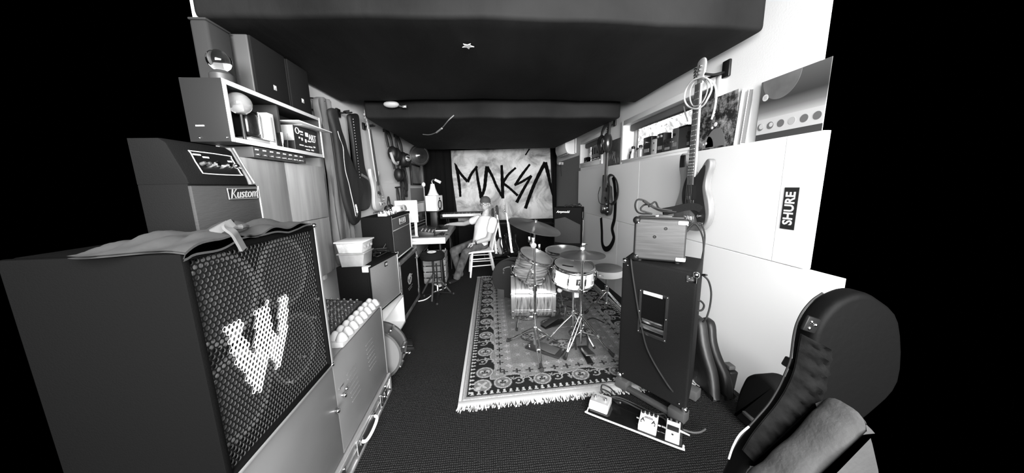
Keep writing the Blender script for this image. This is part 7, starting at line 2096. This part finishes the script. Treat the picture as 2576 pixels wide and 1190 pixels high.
def bags():
    # soft gig bags leaning on the wall behind the tall cabinet
    gb = mat('bag_nylon', .007, .5, bump=(18, .3)); sh = mat('bag_satin', .010, .4, spec=.25, bump=(12, .35, (1, 1, .3)))
    def leaning(name, label, pix, v, th, m, lean=0.0):
        P = [PX(x, y, v) for x, y in pix]; cy = sum(p.y for p in P)/len(P); zb = max(0.004, min(p.z for p in P))
        t = thing(name, label, 'gig bag', (v, cy, 0))
        T = frame((0, 0, 0), (0, 1, 0), (0, 0, 1), (1, 0, 0))
        mb = MB(T); mb.prism([(p.y-cy, max(.004, p.z)) for p in smoothpath(P, 4, True)], th, Matrix.Translation((0, 0, -th/2)), min(.03, th*.4), 4)
        bmesh.ops.triangulate(mb.bm, faces=[f for f in mb.bm.faces if len(f.verts) > 4])
        bmesh.ops.subdivide_edges(mb.bm, edges=[e for e in mb.bm.edges if e.calc_length() > .09], cuts=2)
        for q in mb.bm.verts: q.co.x += .006*math.sin(q.co.z*14+q.co.y*9)+lean*q.co.z
        mb.build('bag_body', m, t, smooth=60)
        return t, (lambda x, y, d=0: PX(x, y, v)+V((d+lean*PX(x, y, v).z, 0, 0))-V(t.location))
    t, q = leaning('gig_bag', 'black nylon gig bag leaning behind the tall speaker cabinet', [(1742, 800), (1756, 798), (1768, 812), (1776, 850), (1786, 900), (1798, 950), (1806, 1000), (1806, 1040), (1780, 1050), (1752, 1040), (1738, 1000), (1738, 900)], 1.555, .08, gb)
    for x, y in ((1749, 938), (1752, 950)): MB().sph(q(x, y, -.06), .010, n=8).build('buckle', chrome, t)
    t, q = leaning('gig_bag', 'shiny black gig bag standing next to the wall behind the tall cabinet', [(1768, 806), (1784, 804), (1794, 822), (1800, 860), (1812, 905), (1830, 950), (1838, 990), (1836, 1050), (1816, 1068), (1796, 1050), (1782, 990), (1774, 900)], 1.65, .07, sh)
    MB().tube([q(1776, 838, -.045), q(1782, 870, -.05), q(1788, 905, -.05), (q(1793, 950, -.05)), q(1792, 1000, -.045)], .012, flat=(.03, .008, (1, 0, 0))).build('painted_sheen', mat('sheen_grey', .16, .3), t)  # pale band standing in for the sheen along the bag
    MB().box(q(1812, 1055, -.06), (.03, .06, .05), None, .004).build('white_tag', offwhite, t)
    # power adaptor on a wall outlet
    p = PX(1840, 950, 1.74)
    t = thing('power_adaptor', 'black power adaptor plugged low on the right wall with its lead', 'adaptor', (1.753, p.y, p.z))
    MB().box((-.035, 0, 0), (.066, .075, .15), Euler((R(6), 0, 0)).to_matrix(), .010, 3).build('adaptor_body', black, t)
    MB().box((-.04, 0, .095), (.05, .06, .03), None, .006).build('plug_head', dgrey, t)
    MB().tube([(-.04, -.02, -.075), (-.04, -.06, -.12), (-.03, -.12, -.18), (-.03, -.17, -.21)], .005).build('lead', rubber, t)
    # round topped black case
    pix = [(1872, 965), (1882, 948), (1900, 941), (1920, 944), (1945, 960), (1965, 985), (1975, 1030), (1960, 1090), (1900, 1110), (1856, 1090), (1852, 1040), (1862, 990)]
    v = 1.56
    P = [PX(x, y, v) for x, y in pix]; cy = sum(p.y for p in P)/len(P)
    t = thing('instrument_case', 'black round topped instrument case standing against the right wall', 'instrument case', (v, cy, 0))
    mb = MB(frame((0, 0, 0), (0, 1, 0), (0, 0, 1), (1, 0, 0))); mb.prism([(p.y-cy, max(.003, p.z)) for p in smoothpath(P, 5, True)], .14, Matrix.Translation((0, 0, -.02)), .025, 4); mb.build('case_shell', matte, t)
    MB().box((-.03, .0, .10), (.02, .10, .02), None, .005).build('case_handle', dgrey, t)
bags()
def front_case():
    """guitar case in the right foreground, standing on end and leaning back against the wall"""
    d = .80                                            # plane facing the camera, tilted towards the wall
    pix = [(2200, 790), (2150, 735), (2110, 720), (2066, 734), (2040, 752), (2016, 780), (2000, 810), (1992, 842), (1987, 880), (1984, 905), (1972, 935), (1955, 972), (1932, 1010), (1905, 1042), (1880, 1070), (1855, 1100), (1836, 1132), (1822, 1160), (1815, 1200), (1900, 1215), (1990, 1130), (2050, 1070), (2130, 1010), (2200, 930)]
    O = PY(2000, 950, d)
    t = thing('guitar_case', 'large black guitar case with a ruched strap in the right foreground', 'guitar case', (O.x, d, 0))
    L = V(t.location)
    def P(x, y, off=0.0):
        q = PY(x, y, d); return V((q.x-L.x, -off, q.z))
    pts = [V((q.x-L.x, 0, q.z)) for q in (PY(x, y, d+.07) for x, y in pix)]
    T = frame((0, .07, 0), (1, 0, 0), (0, 0, 1), (0, -1, 0))
    cm = mat('case_vinyl', .0028, .6, spec=.07, bump=(40, .12))
    mb = MB(T); sp = smoothpath(pts, 4, True)
    mb.prism([(p.x, max(.004, p.z)) for p in sp], .07, None, .02, 4); mb.build('case_shell', cm, t, smooth=50)
    # pale-edged rim of the lid, following the left outline
    rim = [(2066, 736), (2040, 754), (2016, 782), (2001, 812), (1993, 844), (1988, 882), (1984, 906), (1972, 937), (1955, 974), (1932, 1012), (1905, 1044), (1880, 1072), (1855, 1102), (1836, 1134)]
    MB().tube([P(x, y, .004) for x, y in rim], .003, 6).build('lid_rim', mat('rim_dark', .014, .5, spec=.1), t)
    # ruched strap band
    bandL = [(2012, 838), (2004, 880), (1994, 930), (1975, 975), (1950, 1015), (1920, 1052), (1890, 1090), (1865, 1130)]
    bandR = [(2085, 880), (2078, 930), (2066, 985), (2046, 1035), (2016, 1078), (1978, 1115), (1940, 1145), (1900, 1168)]
    NL = smoothpath([P(x, y, .006) for x, y in bandL], 8); NR = smoothpath([P(x, y, .006) for x, y in bandR], 8)
    n = len(NL); K = 12; vs = []; fs = []
    for i in range(n):
        for j in range(K+1):
            u = j/K; p = NL[i].lerp(NR[i], u)
            b = .030*math.sin(math.pi*u)**.7+.006*math.sin(i*1.1+u*5)*math.sin(math.pi*u)+.004*math.sin(i*2.3-u*8)*math.sin(math.pi*u)
            vs.append(V((p.x, p.y-b, max(.003, p.z))))
    for i in range(n-1):
        for j in range(K): a = i*(K+1)+j; fs.append((a, a+1, a+K+2, a+K+1))
    o = len(vs); vs += [v+V((0, .004, 0)) for v in vs]
    fs += [tuple(o+q for q in f[::-1]) for f in fs]
    MB().mesh(vs, fs).build('ruched_strap', mat('strap_velour', .003, .8, spec=.08, var=(20, .6), bump=(26, .5)), t, smooth=70)
    for x, y in ((2032, 806), (2026, 822), (2042, 814)): MB().sph(P(x, y, .010), .0065, n=10).build('latch_stud', chrome, t)
    MB().box(P(2034, 814, .006), (.05, .012, .05), Euler((0, R(20), 0)).to_matrix(), .006).build('latch_plate', mat('latch_dark', .008, .4, spec=.2), t)
    MB().box(V((PY(1981, 912, d+.07).x-L.x+.004, .065, PY(1981, 912, d+.07).z)), (.03, .03, .035), Euler((0, R(25), 0)).to_matrix(), .005).build('side_latch', black, t)
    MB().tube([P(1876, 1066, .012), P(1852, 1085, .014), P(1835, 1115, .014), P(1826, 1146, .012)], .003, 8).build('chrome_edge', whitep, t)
    MB().tube([P(1930, 1128, .045), P(1945, 1126, .047), P(1970, 1127, .045)], .004, 6).build('zip_pull', lgrey, t)
    # grey felt blanket in the corner in front of it
    pix = [(1915, 1215), (1950, 1190), (1972, 1166), (1996, 1145), (2022, 1125), (2050, 1095), (2072, 1068), (2095, 1048), (2140, 1030), (2160, 1240), (1915, 1250)]
    d2 = .69
    O2 = PY(2030, 1150, d2); t2 = thing('blanket', 'grey felt blanket bundle lying in the right foreground corner', 'blanket', (O2.x, d2, 0))
    pts = [PY(x, y, d2) for x, y in pix]
    mb = MB(frame((0, 0, 0), (1, 0, 0), (0, 0, 1), (0, -1, 0)))
    sp = smoothpath([V((p.x-O2.x, p.z, 0)) for p in pts], 4, True)
    mb.prism([(p.x, max(.004, p.y)) for p in sp], .12, Matrix.Translation((0, 0, -.06)), .045, 5)
    mb.build('blanket_cloth', mat('felt_grey', .035, .95, var=(5, .2), bump=(70, .3)), t2, smooth=70)
front_case()

def back_amp():
    Cn = V((1.44, 4.45, 0)); Lc = PY(1390, 560, 4.66); Lc.z = 0
    Lc = V((1.055, 4.66, 0))
    d = (Cn-Lc); W = d.length; d.normalize(); bk = V((-d.y, d.x, 0)); D = .24
    z1 = PY(1470, 522, 4.45).z; z0 = PY(1470, 624, 4.45).z
    t = thing('keyboard_amplifier', 'black combo amplifier with a slanted grille and white name on a stand', 'amplifier', (Lc.x, Lc.y, z0))
    H = z1-z0; T = frame((0, 0, 0), d, bk, (0, 0, 1))
    MB(T).b2((0, .01, 0), (W, D, H), .012, 3).build('amp_body', tolex, t)
    Tf = frame((0, .009, 0), d, (0, 0, 1), -bk); Tf.translation = bk*.009
    MB(Tf).prism([(.02, .12*H), (.02, .70*H), (W*.42, .76*H), (W*.97, .58*H), (W*.97, .12*H), (W*.45, .10*H)], .006, None, .002).build('grille_cloth', mat('grille_charcoal', .032, .85, bump=(160, .4)), t)
    lettering('Ampmodd', .050, Tf @ Matrix.Translation((W*.34, .89*H, .004)), wprint, t, th=.002, sx=.95, shear=.3, bold=.001)
    Ts = frame(d*W, bk, (0, 0, 1), d)
    MB(Ts).ribbon([(D*.55, H*.88), (D*.53, H*.74), (D*.58, H*.715), (D*.75, H*.70)], [.012, .012, .008, .006], .002).build('side_mark', lgrey, t)
    MB(T).tube([(W*.35, D*.5, H), (W*.38, D*.5, H+.025), (W*.6, D*.5, H+.025), (W*.63, D*.5, H)], .009).build('handle', rubber, t)
    s = thing('amplifier_stand', 'black metal stand with four legs under the amplifier with the slanted grille', 'stand', (Lc.x, Lc.y, 0))
    for u, v in ((.03, .02), (W-.03, .02), (.03, D-.02), (W-.03, D-.02)): MB(T).cyl((u, v, 0), (u, v, z0-.021), .012, n=10).build('leg', black, s)
    for a, b in (((.02, .01), (W-.02, .03)), ((.02, D-.03), (W-.02, D-.01)), ((.02, .03), (.04, D-.03)), ((W-.04, .03), (W-.02, D-.03))): MB(T).b2((a[0], a[1], z0-.02), (b[0], b[1], z0-.001), .003).build('frame_rail', black, s)
    c = thing('cable_heap', 'small heap of black cables on top of the amplifier with the slanted grille', 'cable', V((Lc.x, Lc.y, z1))+T.to_3x3() @ V((W*.7, D*.5, 0)))
    rn = random.Random(3)
    for k in range(3): MB().tube([(rn.uniform(-.13, .12), rn.uniform(-.06, .06), rn.uniform(.008, .05)) for _ in range(8)], .007, 6).build('cable', rubber, c)
back_amp()
def ceiling_bits():
    P = [PZ(x, y, 2.284-.006-.012*i*(5-i)-(.01 if i == 5 else 0)) for i, (x, y) in enumerate(((1142, 290), (1128, 303), (1112, 322), (1098, 333), (1080, 339), (1064, 338)))]
    t = thing('hanging_cable', 'thin pale cable hanging in a curve under the far black ceiling box', 'cable', P[0])
    MB(local(t)).tube(P, .006, 6).build('cable', grey, t); MB(local(t)).tube([P[2]+V((0, 0, -.002)), P[3]+V((0, 0, -.002))], .010, 8, k=1).build('cable_joint', lgrey, t)
    p = PY(985, 270, 3.58)
    t = thing('ceiling_sensor', 'flat white oval ceiling unit peeping out between the black ceiling boxes', 'ceiling unit', p)
    MB().sph((0, 0, .03), .085, (1, .6, .42), 18).build('unit_body', lgrey, t)
    MB().tube([(.07, 0, .02), (.12, -.01, .005), (.16, 0, .02)], .008).build('unit_arm', dgrey, t); MB().box((.14, 0, .005), (.04, .03, .02), None, .004).build('unit_clip', lgrey, t)
ceiling_bits()
